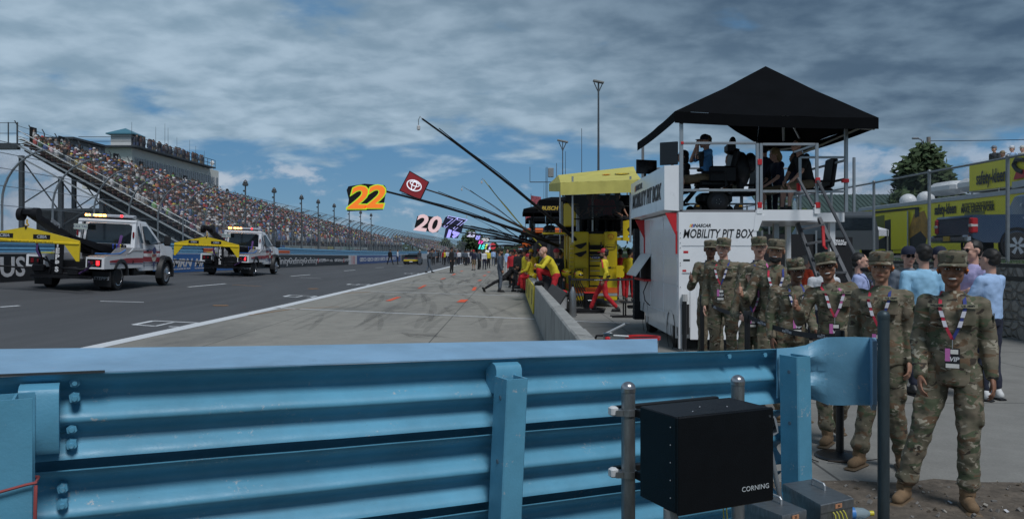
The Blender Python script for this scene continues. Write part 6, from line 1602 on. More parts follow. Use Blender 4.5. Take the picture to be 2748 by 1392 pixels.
    part('bar_bracket', m_dk, lambda m: m.box(-.7, .7, 1.96, 2.06, 2.48, 2.58), lb)
    for x, w, mt in ((-.76, .08, m_amber), (-.66, .05, m_amber), (-.45, .12, m_amber), (-.30, .12, m_amber), (-.16, .11, m_amber), (.42, .08, m_redl)):
        part('beacon', mt, lambda m: m.bbox((x, 1.853, 2.625), (w, .02, .075), .008), lb)
    # wrecker body
    def bodyside(s):
        p = [(-1.32, .76), (-1.32, 1.14), (-1.1, 1.18), (.45, 1.20), (1.0, 1.46), (1.92, 1.46), (1.92, .76)]
        m = MB(); m.prism([(s * .62, y, z) for y, z in p], (s * .56, 0, 0)); b_ = m.build('side_body', m_tw, t)
        m = MB(); m.prism([(s * 1.182, y, z) for y, z in ((-.9, .98), (-.9, 1.04), (.5, 1.12), (1.9, 1.12), (1.9, .94), (.5, .94))], (s * .005, 0, 0)); m.build('stripe', m_trd, t)
        m = MB(); m.prism([(s * 1.182, y, z) for y, z in ((-.9, .93), (-.9, .95), (1.9, .91), (1.9, .89))], (s * .005, 0, 0)); m.build('pinstripe', m_tbl, t)
        m = MB(); m.prism([(s * 1.182, y, z) for y, z in ((.3, 1.24), (1.0, 1.40), (1.9, 1.40), (1.9, 1.36), (1.0, 1.36), (.3, 1.20))], (s * .005, 0, 0)); m.build('stripe', M('stripe_silver', (.4, .38, .38), .3, .4), t)
        m = MB(); m.lathe([(0, s * 1.18), (.05, s * 1.195), (.06, s * 1.183)], (0, 1.0, .98), 14, axis='x'); m.build('fuel_cap', m_dk, t)
        m = MB(); m.prism([(s * .64, y, z + .004) for y, z in ((-1.28, 1.14), (-1.1, 1.18), (.45, 1.20), (1.0, 1.46), (1.9, 1.46), (1.9, 1.47), (1.0, 1.475), (.45, 1.215), (-1.1, 1.195), (-1.28, 1.155))], (s * .5, 0, 0)); m.build('deck_plate', m_alk, t)
        # tail lamp cluster
        h = part('lamp_housing', m_dk, lambda m: m.bbox((s * .88, -1.325, .96), (.44, .03, .26), .01))
        part('tail_light', m_redl if s > 0 else m_redd, lambda m: m.bbox((s * .99, -1.345, .96), (.09, .02, .15), .01), h)
        part('tail_light', m_redd, lambda m: m.bbox((s * .80, -1.345, .96), (.09, .02, .11), .01), h)
        for dx in (.68,):
            part('slot', m_dk, lambda m: m.bbox((s * dx, -1.325, .98), (.03, .02, .16), .01))
        f = part('mud_flap', m_pl, lambda m: m.loft([[(s * .66, -.72, .14), (s * 1.18, -.72, .14), (s * 1.18, -.70, .14), (s * .66, -.70, .14)], [(s * .60, -.80, .66), (s * 1.19, -.80, .66), (s * 1.19, -.78, .66), (s * .60, -.78, .66)]]))
        text("STEPP'S", 'lettering', .15, m_lens, f, (s * .90, -.80, .42), (1, 0, 0), (0, .1, 1), .001, .1, .002)
    bodyside(1); bodyside(-1)
    part('rear_centre', m_dk, lambda m: (m.box(-.6, .6, -1.0, 1.9, .62, 1.0), m.bbox((0, -1.05, .62), (.9, .5, .3), .05), m.bbox((-.1, -1.2, .5), (.5, .4, .2), .03)))
    part('control_bank', m_dk, lambda m: (m.bbox((.2, 1.5, 1.35), (1.0, .4, .5), .05), m.bbox((-.4, 1.5, 1.3), (.5, .4, .4), .04)))
    for k, c in enumerate(((.03, .08, .5), (.03, .08, .5), (.6, .5, .05), (.3, .3, .3))):
        part('control_lever', M('knob_%s' % ('blue', 'blue', 'yellow', 'grey')[k], c), lambda m: (m.tube((.55 + .12 * k, .9, 1.42), (.55 + .12 * k, .9, 1.55), .01, n=5), m.ell((.55 + .12 * k, .9, 1.57), (.03,) * 3, 8, 6)))
    part('strap', M('strap_purple', (.10, .04, .16), .8), lambda m: m.path([(.60, 1.45, 1.9), (.62, 1.3, 1.7), (.60, 1.25, 1.45), (.66, 1.2, 1.2)], .05, 6))
    part('strap', M('strap_blue', (.05, .16, .42), .8), lambda m: m.path([(.3, .1, 1.24), (.6, .3, 1.25), (.8, .1, 1.25), (.95, .5, 1.28), (1.0, .8, 1.4)], .025, 5))
    part('strap', M('strap_yellow', (.4, .38, .04), .8), lambda m: m.path([(-.6, -.9, 1.2), (-.8, -.7, 1.22), (-1.0, -.9, 1.22), (-.9, -.5, 1.23), (-.6, -.6, 1.22)], .02, 5))
    # mast with the vertical name, main boom, head with sheaves
    mast_ = part('mast', m_dk, lambda m: m.bbox((-.16, -1.4, 1.2), (.26, .10, 1.35), .02))
    for k, ch in enumerate('STEPPS'): text(ch, 'letter', .23, M('ink_white', (.7, .7, .72)), mast_, (-.19, -1.455, 1.72 - .205 * k), (1, 0, 0), (0, 0, 1), .002, 0, .012)
    bo = part('boom', m_dk, lambda m: (m.loft([[(-.42, .9, 1.2), (-.14, .9, 1.2), (-.14, .9, 1.46), (-.42, .9, 1.46)], [(-.45, -2.9, 2.40), (-.22, -2.9, 2.40), (-.22, -2.9, 2.55), (-.45, -2.9, 2.55)]]), m.loft([[(.2, 1.3, 1.15), (.4, 1.3, 1.15), (.4, 1.3, 1.45), (.2, 1.3, 1.45)], [(-.25, -.6, 1.7), (-.1, -.6, 1.7), (-.1, -.6, 1.85), (-.25, -.6, 1.85)]])))
    text("STEPP'S", 'lettering', .20, m_lens, bo, (-.085, -1.9, 2.22), (0, 1, -.33), (0, .33, 1), .002, 0, .004)
    part('sheave', m_dk, lambda m: (m.lathe([(.0, -.62), (.2, -.62), (.2, -.48), (0, -.48)], (0, -3.05, 2.45), 18, axis='x'), m.lathe([(.0, -.2), (.2, -.2), (.2, -.05), (0, -.05)], (0, -3.05, 2.48), 18, axis='x'), m.bbox((-.34, -3.0, 2.52), (.4, .3, .22), .05)), bo)
    part('hook', M('hook_yellow', (.5, .3, .03), .5), lambda m: m.path([(-.33, -3.15, 2.3), (-.33, -3.15, 2.18), (-.28, -3.15, 2.12), (-.33, -3.15, 2.07), (-.38, -3.15, 2.12)], .025, 6), bo)
    # yellow lifting bar hanging from the hook
    Yb = -3.2; sb = None; prf = [(-1.82, 1.70), (-1.82, 1.58), (1.2, 1.58), (1.2, 1.70), (.3, 1.92), (-.25, 2.04), (-.33, 2.06), (-.42, 2.04), (-1.0, 1.90)]
    yb = part('lifting_bar', m_yel, lambda m: (m.prism([(x, Yb, z) for x, z in prf], (0, .05, 0)), m.bbox((-.31, Yb + .02, 1.60), (3.04, .14, .08), .02)))
    part('end_bracket', m_yel, lambda m: m.prism([(.78, Yb - .02, 1.56), (1.22, Yb - .02, 1.66), (1.22, Yb - .02, 1.05), (1.14, Yb - .02, 1.05)], (0, .06, 0)), yb)
    part('end_bracket', m_yel, lambda m: m.prism([(-1.4, Yb - .02, 1.56), (-1.83, Yb - .02, 1.66), (-1.83, Yb - .02, 1.05), (-1.75, Yb - .02, 1.05)], (0, .06, 0)), yb)
    for x in (-.90, .15):
        part('nameplate', m_dk, lambda m: m.box(x - .26, x + .22, Yb - .012, Yb, 1.70, 1.84), yb); text('CBIA', 'lettering', .13, m_lens, yb, (x - .02, Yb - .018, 1.77), (1, 0, 0), (0, 0, 1), .001, .2, .004)
    text('PROTOWIN - BACKUP LOVES FOR TOW TRUCKS', 'lettering', .075, m_ink, yb, (-.35, Yb - .055, 1.60), (1, 0, 0), (0, 0, 1), .001)
    part('chain', m_dk, lambda m: m.path([(-.33, Yb, 2.1), (-.33, Yb, 2.0)], .03, 5), yb)
    part('sling_strap', M('strap_purple', (.10, .04, .16), .8), lambda m: (m.path([(.02, Yb, 1.55), (0, Yb, 1.35), (.05, Yb + .1, 1.15)], .03, 5), m.path([(1.45, Yb + .1, 1.05), (1.2, Yb + .8, .9), (.9, Yb + 1.3, .75), (.6, -1.7, .6)], .03, 5)), yb)
    part('hose', m_dk, lambda m: (m.path([(.0, Yb, 1.55), (.02, Yb + .3, 1.1), (.35, Yb + .9, .78), (.75, -1.9, .74), (1.0, -1.6, .9)], .03, 6), m.path([(-.75, -1.4, .7), (-.7, -1.5, 1.0), (-.5, -1.5, 1.1), (-.35, -1.5, .8), (-.4, -1.5, .55)], .028, 6), m.path([(-2.6, -1.9, .78), (-1.2, -1.7, .72), (-.6, -1.5, .70)], .03, 6)), yb)
    part('wheel_lift', m_dk, lambda m: (m.bbox((-.7, -1.5, .72), (.35, .25, .25), .04), m.bbox((.35, -1.5, .66), (.3, .25, .3), .04), m.box(-.9, .9, -1.62, -1.48, .42, .52)))
    return t
tt = tow_truck()
tt.location = (-15.05, 27.9, zt(-15.05, 27.9))
tt.rotation_euler = (0, R(2.6), R(1)); tt.scale = (1.1, .9, 1)
t2 = dup(tt, (-15.45, 43.9, zt(-15.45, 43.9)), R(1), label='farther white wrecker truck with yellow lifting bar, following past the blue banner')
t2.rotation_euler = (0, R(2.2), R(0))
def race_car():
    q = G(1103, 709.5); t = thing('race_car', 'black stock race car with yellow rear stripe seen from behind down the pit lane', 'race car', q)
    def part(nm, mt, f, par=None): m = MB(); f(m); return m.build(nm, mt, par or t)
    def sec(y, w, z0, z1): return [(-w, y, z0), (-w, y, (z0 + z1) * .6), (-w * .94, y, z1), (w * .94, y, z1), (w, y, (z0 + z1) * .6), (w, y, z0)]
    part('body', m_char, lambda m: m.loft([sec(0, .95, .2, .86), sec(.15, .98, .15, .95), (sec(1.2, .98, .15, .95)), sec(3.6, .98, .15, .88), sec(4.6, .95, .15, .72), sec(4.8, .88, .2, .5)]))
    part('cabin', m_char, lambda m: m.loft([[(-.72, 1.0, .94), (-.70, 1.05, .96), (.70, 1.05, .96), (.72, 1.0, .94)], [(-.60, 1.75, 1.25), (-.55, 1.75, 1.32), (.55, 1.75, 1.32), (.6, 1.75, 1.25)], [(-.58, 2.6, 1.25), (-.55, 2.6, 1.32), (.55, 2.6, 1.32), (.58, 2.6, 1.25)], [(-.75, 3.5, .85), (-.7, 3.5, .9), (.7, 3.5, .9), (.75, 3.5, .85)]]))
    part('rear_window', m_gl, lambda m: m.prism([(-.62, 1.07, .985), (.62, 1.07, .985), (.5, 1.66, 1.30), (-.5, 1.66, 1.30)], (0, -.02, .02)))
    part('stripe', m_yel, lambda m: m.box(-.9, .9, -.012, .0, .42, .60)); part('stripe', m_silver, lambda m: m.box(-.9, .9, -.014, 0, .62, .68))
    part('spoiler', m_dk, lambda m: m.prism([(-.78, .05, .95), (.78, .05, .95), (.78, -.05, 1.12), (-.78, -.05, 1.12)], (0, .02, 0)))
    part('number_plate', M('ink_white', (.7, .7, .72)), lambda m: m.box(-.2, .2, -.016, -.012, .3, .4))
    for s in (-1, 1):
        for y in (.95, 3.8): part('wheel', m_rub, lambda m: m.lathe([(0, s * .82 - .13), (.34, s * .82 - .13), (.35, s * .82), (.34, s * .82 + .13), (0, s * .82 + .13)], (0, y, .35), 20, axis='x'))
        part('tail_light', m_redd, lambda m: m.box(s * .62 - .16, s * .62 + .16, -.014, 0, .70, .80))
    part('diffuser', m_dk, lambda m: m.box(-.9, .9, -.02, .02, .12, .28))
race_car()
# ================================================================ RIGHT HAND SIDE: TERRACE, STONE WALL, FENCE, TRAILER, PICKUP
ZT = 1.49
def terrace():
    m = MB(); ys = frange(5, 160, 16); m.loft([[(10.06, y, -.1), (10.06, y, ZT - .02), (14, y, ZT - .0), (120, y, ZT + .0), (120, y, -.1)] for y in ys]); o = m.build('grass_terrace', M('lawn', (.05, .085, .025), .95, var=.4, vs=6, bump=1, bs=60)); o['kind'] = 'structure'
    m = MB(); m.box(13.4, 119, 5.5, 159, ZT - .05, ZT + .012); o = m.build('terrace_road', m_asph); o['kind'] = 'structure'
    rd = random.Random(12); g = MB()
    for k in range(6000):
        x = rd.uniform(10.12, 10.9); y = rd.uniform(14, 27); h = rd.uniform(.03, .10); a = rd.random() * 6; d = V((math.cos(a), math.sin(a), 0)) * .006
        p = V((x, y, ZT)); g.add([p - d, p + d, p + V((rd.uniform(-.03, .03), rd.uniform(-.03, .03), h))], [(0, 1, 2)])
    o = g.build('grass', M('grass_blades', (.06, .11, .03), .8, var=.4), smooth=False); o['kind'] = 'stuff'
terrace()
def stone_wall():
    m_, nt, b = new_mat('stone_blocks'); N = nt.nodes; L = nt.links
    geo = N.new('ShaderNodeNewGeometry'); mp = N.new('ShaderNodeMapping'); mp.inputs['Scale'].default_value = (1, 1, 1.25); L.new(geo.outputs['Position'], mp.inputs[0])
    nz = N.new('ShaderNodeTexNoise'); nz.inputs['Scale'].default_value = 3; L.new(mp.outputs[0], nz.inputs[0])
    va = N.new('ShaderNodeVectorMath'); va.operation = 'MULTIPLY_ADD'; L.new(nz.outputs['Color'], va.inputs[0]); va.inputs[1].default_value = (.12, .12, .12); L.new(mp.outputs[0], va.inputs[2])
    v1 = N.new('ShaderNodeTexVoronoi'); v1.feature = 'DISTANCE_TO_EDGE'; v1.inputs['Scale'].default_value = 4.2; L.new(va.outputs[0], v1.inputs[0])
    v2 = N.new('ShaderNodeTexVoronoi'); v2.inputs['Scale'].default_value = 4.2; L.new(va.outputs[0], v2.inputs[0])
    mr = N.new('ShaderNodeMapRange'); L.new(v1.outputs[0], mr.inputs[0]); mr.inputs[1].default_value = .0; mr.inputs[2].default_value = .03
    n2 = N.new('ShaderNodeTexNoise'); n2.inputs['Scale'].default_value = 14; n2.inputs['Detail'].default_value = 6; L.new(mp.outputs[0], n2.inputs[0])
    hs = N.new('ShaderNodeMix'); hs.data_type = 'RGBA'; sx = N.new('ShaderNodeSeparateXYZ'); L.new(v2.outputs['Color'], sx.inputs[0]); L.new(sx.outputs[0], hs.inputs[0]); hs.inputs[6].default_value = (.38, .365, .34, 1); hs.inputs[7].default_value = (.48, .46, .43, 1)
    mu = N.new('ShaderNodeMix'); mu.data_type = 'RGBA'; mu.blend_type = 'MULTIPLY'; mu.inputs[0].default_value = .6; L.new(hs.outputs[2], mu.inputs[6]); L.new(n2.outputs[0], mu.inputs[7])
    mo = N.new('ShaderNodeMix'); mo.data_type = 'RGBA'; L.new(mr.outputs[0], mo.inputs[0]); mo.inputs[6].default_value = (.24, .23, .21, 1); L.new(mu.outputs[2], mo.inputs[7]); L.new(mo.outputs[2], b.inputs['Base Color']); b.inputs['Roughness'].default_value = .9
    mr2 = N.new('ShaderNodeMapRange'); mr2.interpolation_type = 'SMOOTHSTEP'; L.new(v1.outputs[0], mr2.inputs[0]); mr2.inputs[2].default_value = .16
    ad = N.new('ShaderNodeMath'); ad.operation = 'MULTIPLY_ADD'; L.new(n2.outputs[0], ad.inputs[0]); ad.inputs[1].default_value = .25; L.new(mr2.outputs[0], ad.inputs[2])
    bp = N.new('ShaderNodeBump'); bp.inputs['Strength'].default_value = 1; bp.inputs['Distance'].default_value = .07; L.new(ad.outputs[0], bp.inputs['Height']); L.new(bp.outputs[0], b.inputs['Normal'])
    t = thing('stone_wall', 'cast stone block retaining wall under the chain link fence on the right', 'wall', (10, 20, 0))
    for k, (z0, z1) in enumerate(((0, .38), (.39, .77), (.78, 1.15), (1.16, 1.50))):
        m = MB(); x = 10.0 + .02 * k
        m.loft([[(x, y, z0), (x - .02, y, (z0 + z1) / 2), (x, y, z1), (x + .35, y, z1), (x + .35, y, z0)] for y in frange(9, 60, 30)]); m.build('block_course', m_, t, True)
    m = MB(); m.box(10.05, 10.12, 9.02, 59.9, 0, 1.49); m.build('backing', M('joint_dark', (.04, .04, .038)), t, True)
stone_wall()
def chain_fence():
    t = thing('chain_link_fence', 'galvanised chain link fence on top of the stone wall', 'fence', (10.25, 20, ZT))
    x = 10.27; ys = [10.4, 13.45, 16.5, 19.6, 22.6, 25.6, 28.7, 31.8, 34.8, 37.9, 41]
    for y in ys: m = MB(); m.tube((x, y, ZT - .1), (x, y, 3.70), .038, n=10); m.ell((x, y, 3.71), (.045, .045, .04), 10, 6); m.build('post', m_galv, t, True)
    m = MB(); m.tube((x - .0, 8, 3.68), (x, 42, 3.68), .025, n=8); m.build('top_rail', m_galv, t, True)
    m = MB(); m.add([(x - .045, 8, ZT + .03), (x - .045, 42, ZT + .03), (x - .045, 42, 3.74), (x - .045, 8, 3.74)], [(0, 1, 2, 3)]); m.build('wire_mesh', link_mat('fence_mesh', .085, .056, (.16, .17, .18)), t, True, uvs=[(8, 0), (42, 0), (42, 2.22), (8, 2.22)])
    m = MB(); m.tube((x, 8, ZT + .04), (x, 42, ZT + .04), .006, n=5); m.build('tension_wire', m_galv, t, True)
chain_fence()
m_ty = M('trailer_yellow', (.85, .74, .02), .4, var=.06)
def cleen(par, s, size, c, xd, yd, sx=1, bold=.01, mat=None): return text(s, 'lettering', size, mat or m_ink, par, c, xd, yd, .002, 0, bold, sx=sx, world=True)
def trailer():
    t = thing('display_trailer', 'long yellow display trailer with black lettering and silver roof rail behind the fence', 'trailer', (19.9, 36, ZT))
    X, Y0, Y1, Z0, Z1 = 19.9, 24, 45.6, 1.62, 4.12
    m = MB(); m.box(X, X + 2.6, Y0, Y1, Z0, Z1); bd = m.build('body', m_ty, t, True)
    m = MB(); m.loft([[(X - .05, y, Z1 - .12), (X - .05, y, Z1 + .05), (X + .2, y, Z1 + .10), (X + 2.7, y, Z1 + .10), (X + 2.7, y, Z1 - .12)] for y in (Y0, Y1 + .05)]); m.build('roof_rail', m_silver, t, True)
    def q(px, py, d=.0): y = (X - d) * F / (px - CX); return V((X - d, y, PZ(py, y)))
    def panel(nm, mt, pts, d=.012): m = MB(); m.prism([q(px, py, d) for px, py in pts], (.01, 0, 0)); return m.build(nm, mt, t, True)
    panel('black_graphic', m_char, [(2317, 668), (2317, 664), (2389, 628), (2389, 668)]); panel('door_opening', m_char, [(2374, 592), (2390, 588), (2390, 640), (2374, 645)])
    panel('open_door', m_ty, [(2391, 570), (2434, 566), (2434, 668), (2391, 670)], .10); panel('window', M('window_olive', (.18, .19, .03), .3), [(2346, 582), (2373, 577), (2373, 612), (2346, 616)])
    panel('awning_arm', m_silver, [(2434, 566), (2437, 566), (2437, 664), (2434, 664)], .12); panel('awning_roll', m_dk, [(2318, 570), (2466, 555), (2466, 560), (2318, 575)], .1)
    panel('loader_picture', M('picture_amber', (.42, .22, .03), .5, var=.6, vs=2.5), [(2440, 612), (2452, 575), (2480, 565), (2492, 600), (2490, 640), (2462, 650), (2440, 640)])
    panel('loader_picture', m_char, [(2440, 640), (2470, 620), (2486, 640), (2480, 668), (2442, 668)], .02); panel('loader_picture', m_char, [(2455, 560), (2466, 556), (2466, 580), (2455, 585)], .02)
    dirx, up = (0, -1, 0), (0, 0, 1)
    c = q(2536, 562, .03); cleen(bd, 'safety-kleen', .66, c, dirx, up, .58, .018); c = q(2622, 549, .03); cleen(bd, 'PROTECTION·CHOICES·PEOPLE', .27, c, dirx, up, .60, .004); c = q(2622, 561, .03); cleen(bd, 'MAKE GREEN WORK', .36, c, dirx, up, .72, .010)
    pn = panel('window_band', M('window_olive', (.18, .19, .03)), [(2588, 572), (2642, 565), (2642, 574), (2588, 580)], .02)
    # emblem left
    e = MB(); e.prism([q(2325, 624, .02), q(2331, 606, .02), q(2340, 605, .02), q(2345, 622, .02)], (.005, 0, 0)); e.build('emblem', m_red, t, True)
    e = MB(); e.path([q(2343, 577, .03), q(2334, 572, .03), q(2328, 579, .03), q(2332, 589, .03), q(2342, 594, .03), q(2343, 603, .03), q(2334, 607, .03)], .13, 6); e.build('emblem', m_char, t, True)
    pl = panel('emblem_plate', m_silver, [(2319, 629), (2351, 626), (2351, 640), (2319, 643)], .02); cleen(pl, 'SERVICE', .26, q(2335, 635, .035), dirx, up, 1.1, .01)
    for y in (27, 28.2, 42): m = MB(); m.lathe([(0, X - .02), (.45, X - .02), (.48, X + .1), (.45, X + .3), (0, X + .3)], (0, y, ZT + .48), 20, axis='x'); m.build('wheel', m_rub, t, True)
    m = MB(); m.box(X + .3, X + 2.3, Y0 + .4, Y1 - .4, ZT + .05, Z0); m.build('underbody', m_dk, t, True)
    for px, r_ in ((2386, .42), (2431, .42)):
        c = q(px, 552); m = MB(); m.ell((X + 1.0, c.y, Z1 + .25), (r_, r_, r_ * .9), 16, 10); m.build('satellite_dome', M('dome_white', (.66, .67, .68), .4), t, True)
    for px, w in ((2485, 2.3), (2560, 2.0), (2592, 1.6)):
        c = q(px, 520); m = MB(); m.bbox((X + 1.1, c.y, Z1 + .62), (1.0, w, .6), .2); m.build('roof_unit', MATS['dome_white'], t, True)
trailer()
def upper_sign():
    t = thing('roof_banner', 'yellow banner with black lettering on the trailer roof railing at upper right', 'banner', (20.1, 31, 4.3))
    X = 20.1; m = MB(); pts = []
    for k in range(17):
        y = 35.0 - 10 * k / 16; w = .03 * math.sin(k * 1.3); pts.append([(X + w, y, 4.36), (X + w * .3, y, 5.52), (X + w * .3 + .01, y, 5.52), (X + w + .01, y, 4.36)])
    m.loft(pts); b = m.build('banner_sheet', m_ty, t, True)
    y = X * F / (2663 - CX); cleen(b, 'safety-kleen', .78, (X - .07, y, PZ(475, y)), (0, -1, 0), (0, 0, 1), .56, .02)
    y = X * F / (2739 - CX); cc = V((X - .08, y, PZ(462, y)))
    e = MB(); e.path([cc + V((0, dy, dz)) for dy, dz in ((-.32, .45), (.15, .52), (.32, .32), (.1, .1), (-.25, -.02))], .09, 6); e.build('emblem', m_char, b, True)
    e = MB(); e.prism([cc + V((0, .35, -.28)), cc + V((0, -.5, -.22)), cc + V((0, -.3, .08)), cc + V((0, .1, .12))], (.01, 0, 0)); e.build('emblem', m_red, b, True)
    e = MB(); e.prism([cc + V((.02, .45, -.62)), cc + V((.02, -.9, -.55)), cc + V((.02, -.9, -.3)), cc + V((.02, .45, -.35))], (.01, 0, 0)); e.build('emblem', m_silver, b, True)
    for y in frange(25.2, 34.9, 6): m = MB(); m.tube((X + .05, y, 4.2), (X + .05, y, 5.5), .03, n=6); m.build('rail_post', m_galv, t, True)
    m = MB(); m.box(X + .1, X + 2.5, 25, 35.2, 4.3, 4.40); m.build('roof_deck', m_silver, t, True)
upper_sign()
m_pb = M('pickup_navy', (.012, .028, .065), .18, var=.04, coat=.8)
def pickup():
    t = thing('pickup_truck', 'dark navy pickup truck parked behind the fence, tail towards us', 'pickup', (13.0, 23.45, ZT))   # local: +x forward
    def part(nm, mt, f, par=None): m = MB(); f(m); return m.build(nm, mt, par or t)
    prof = [(0, .62), (0, 1.22), (.05, 1.28), (2.0, 1.30), (2.12, 1.32), (2.3, 1.9), (2.5, 1.98), (4.0, 1.98), (4.75, 1.38), (5.9, 1.28), (6.05, 1.1), (6.05, .6), (5.5, .5), (.3, .5)]
    def yw(z): return .99 - .16 * sst(z, 1.3, 2.0)
    cb = MB(); rings = []
    for f in (-1, -.96, 0, .96, 1): rings.append([(x + (.02 if abs(f) == 1 and x < .1 else 0), f * yw(z) * (.985 if abs(f) == 1 else 1), z - (.03 if abs(f) == 1 and z > 1.8 else 0)) for x, z in prof])
    cb.loft(rings); cb.build('body', m_pb, t)
    for s in (-1, 1):
        for (a, nm) in (([(2.42, 1.42), (2.55, 1.88), (3.15, 1.90), (3.15, 1.42)], 'side_window'), ([(3.25, 1.42), (3.25, 1.90), (3.95, 1.88), (4.5, 1.42)], 'side_window')):
            part(nm, m_gl, lambda m: m.prism([(x, s * (yw(z) + .003), z) for x, z in a], (0, s * .005, 0)))
        for x in (1.25, 4.95):
            w = part('wheel', m_rub, lambda m: m.lathe([(.15, s * .86 - .14), (.38, s * .86 - .14), (.41, s * .86), (.38, s * .86 + .14), (.15, s * .86 + .14)], (x, 0, .41), 26, axis='y'))
            part('wheel_arch', m_dk, lambda m: m.lathe([(.48, s * .985), (.48, s * 1.0), (.40, s * 1.0), (.40, s * .985)], (x, 0, .45), 26, axis='y', closed=False))
            r_ = part('rim', m_dk, lambda m: m.lathe([(0, s * .99), (.27, s * .99), (.28, s * 1.0), (.28, s * .95)], (x, 0, .41), 22, axis='y'), w)
            part('spoke', m_chr, lambda m: [m.prism([(x + .05 * math.cos(a - .7), s * 1.0, .41 + .05 * math.sin(a - .7)), (x + .26 * math.cos(a - .22), s * 1.0, .41 + .26 * math.sin(a - .22)), (x + .26 * math.cos(a + .22), s * 1.0, .41 + .26 * math.sin(a + .22)), (x + .05 * math.cos(a + .7), s * 1.0, .41 + .05 * math.sin(a + .7))], (0, s * .012, 0)) for a in [k * math.pi / 3 for k in range(6)]], w)
        part('tail_light', M('lens_red', (.45, .01, .015), .2), lambda m: m.bbox((.06, s * .91, .98), (.20, .17, .44), .03))
        part('tail_light', M('lens_white', (.6, .55, .55), .2), lambda m: m.bbox((.045, s * .915, .98), (.20, .165, .08), .01))
        part('door_handle', m_chr, lambda m: (m.bbox((2.75, s * 1.0, 1.22), (.2, .03, .03), .01), m.bbox((3.75, s * 1.0, 1.22), (.2, .03, .03), .01)))
        part('mirror', m_pb, lambda m: m.bbox((4.35, s * 1.12, 1.45), (.12, .22, .2), .04))
    part('rear_bumper', m_chr, lambda m: m.bbox((-.10, 0, .60), (.2, 1.96, .22), .05)); part('bumper_step', m_dk, lambda m: m.bbox((-.12, 0, .70), (.2, 1.5, .04), .01))
    part('licence_plate', M('plate_gold', (.55, .32, .03), .5), lambda m: m.box(-.215, -.205, -.17, .17, .54, .70))
    part('tailgate_seam', m_dk, lambda m: m.box(-.006, .0, -.78, .78, 1.16, 1.175))
    text('SILVERADO'[:0] + 'TRAIL BOSS', 'lettering', .08, m_lens, t, (1.6, -1.0, 1.18), (1, 0, 0), (0, 0, 1), .002)
    part('rear_glass', m_gl, lambda m: m.prism([(2.20, -.74, 1.42), (2.20, .74, 1.42), (2.34, .66, 1.86), (2.34, -.66, 1.86)], (-.006, 0, 0)))
    for y in (-.55, .3): text('K', 'sticker', .16, m_lens, t, (2.17, y, 1.62), (0, -1, 0), (.25, 0, 1), .002)
pickup()
tree('evergreen_tree', 'tall pointed dark tree behind the yellow trailer roof', (31.4, 61, ZT), 8.3, 4.0, 31, 9000,   .27, conic=.38, trunk=.25, lob=16)
tree('leafy_tree', 'dark tree mass seen under the cart deck', (PX(2110, 48), 48, 0), 4.3, 2.6, 32, 2200, .26)
def utility_pole():
    t = thing('utility_pole', 'wooden utility pole with lamp arm and wires behind the pointed tree', 'utility pole', (PX(2492, 63), 63, ZT))
    h = PZ(368, 63) - ZT; m = MB(); m.tube((0, 0, 0), (0, 0, h), .2, .15, 10); m.build('pole', M('pole_wood', (.22, .20, .18), .9), t)
    m = MB(); m.path([(-.1, 0, h - 1.4), (-.3, 0, h - .6), (-.6, 0, h - .2), (-.9, 0, h - .1)], .05, 6); m.bbox((-1.05, 0, h - .1), (.5, .25, .15), .04); m.build('lamp_arm', m_galv, t)
    for dz, s in ((-.3, .5), (-3.2, 1.2)):
        m = MB(); m.path([(x, -x * .55, h + dz - s * 4 * (x / 26) * (1 - x / 26)) for x in frange(0, 26, 14)], .03, 4); m.build('wire', m_dk, t)
utility_pole()
def green_building():
    t = thing('green_roof_building', 'long building with dark green ribbed roof behind the fence', 'building', (30, 72, ZT))
    m = MB(); m.box(24, 40, 70, 90, ZT, 4.6); m.build('wall', M('wall_sage', (.10, .13, .12), .8), t, True)
    m = MB(); m.prism([(22.5, 69, 4.5), (41, 69, 4.5), (41, 79, 7.5), (27, 79, 7.5)], (0, 0, .15)); 
    rf = MB(); rf.add([(22.8, 69.4, 3.9), (41, 69.4, 3.9), (41, 76, 7.1), (22.8, 76, 7.1)], [(0, 1, 2, 3)]); rf.add([(22.8, 69.4, 3.8), (41, 69.4, 3.8), (41, 76, 7.0), (22.8, 76, 7.0)], [(3, 2, 1, 0)])
    for k in range(44): x = 22.8 + k * .42; rf.tube((x, 69.4, 3.94), (x, 76, 7.14), .03, n=4)
    rf.build('roof', M('roof_green', (.045, .075, .065), .55), t, True)
green_building()
def white_tent():
    t = thing('white_tent', 'small white peaked tent beyond the fence, left of the yellow trailer', 'tent', (PX(2270, 33), 33, ZT))
    x = 0; z = PZ(618, 33) - ZT; m = MB(); m.add([(-1.4, -1, z), (1.3, -1, z), (1.3, 1.5, z), (-1.4, 1.5, z), (-.35, .2, PZ(576, 33) - ZT)], [(0, 1, 4), (1, 2, 4), (2, 3, 4), (3, 0, 4)]); m.add([(-1.4, -1, z - .25), (1.3, -1, z - .25), (1.3, -1, z), (-1.4, -1, z)], [(0, 1, 2, 3)]); m.build('canopy', M('tent_white', (.62, .63, .68), .7), t)
    for a in (-1.35, 1.25): m = MB(); m.tube((a, -1, 0), (a, -1, z), .03, n=5); m.build('leg', m_alp, t)
white_tent()
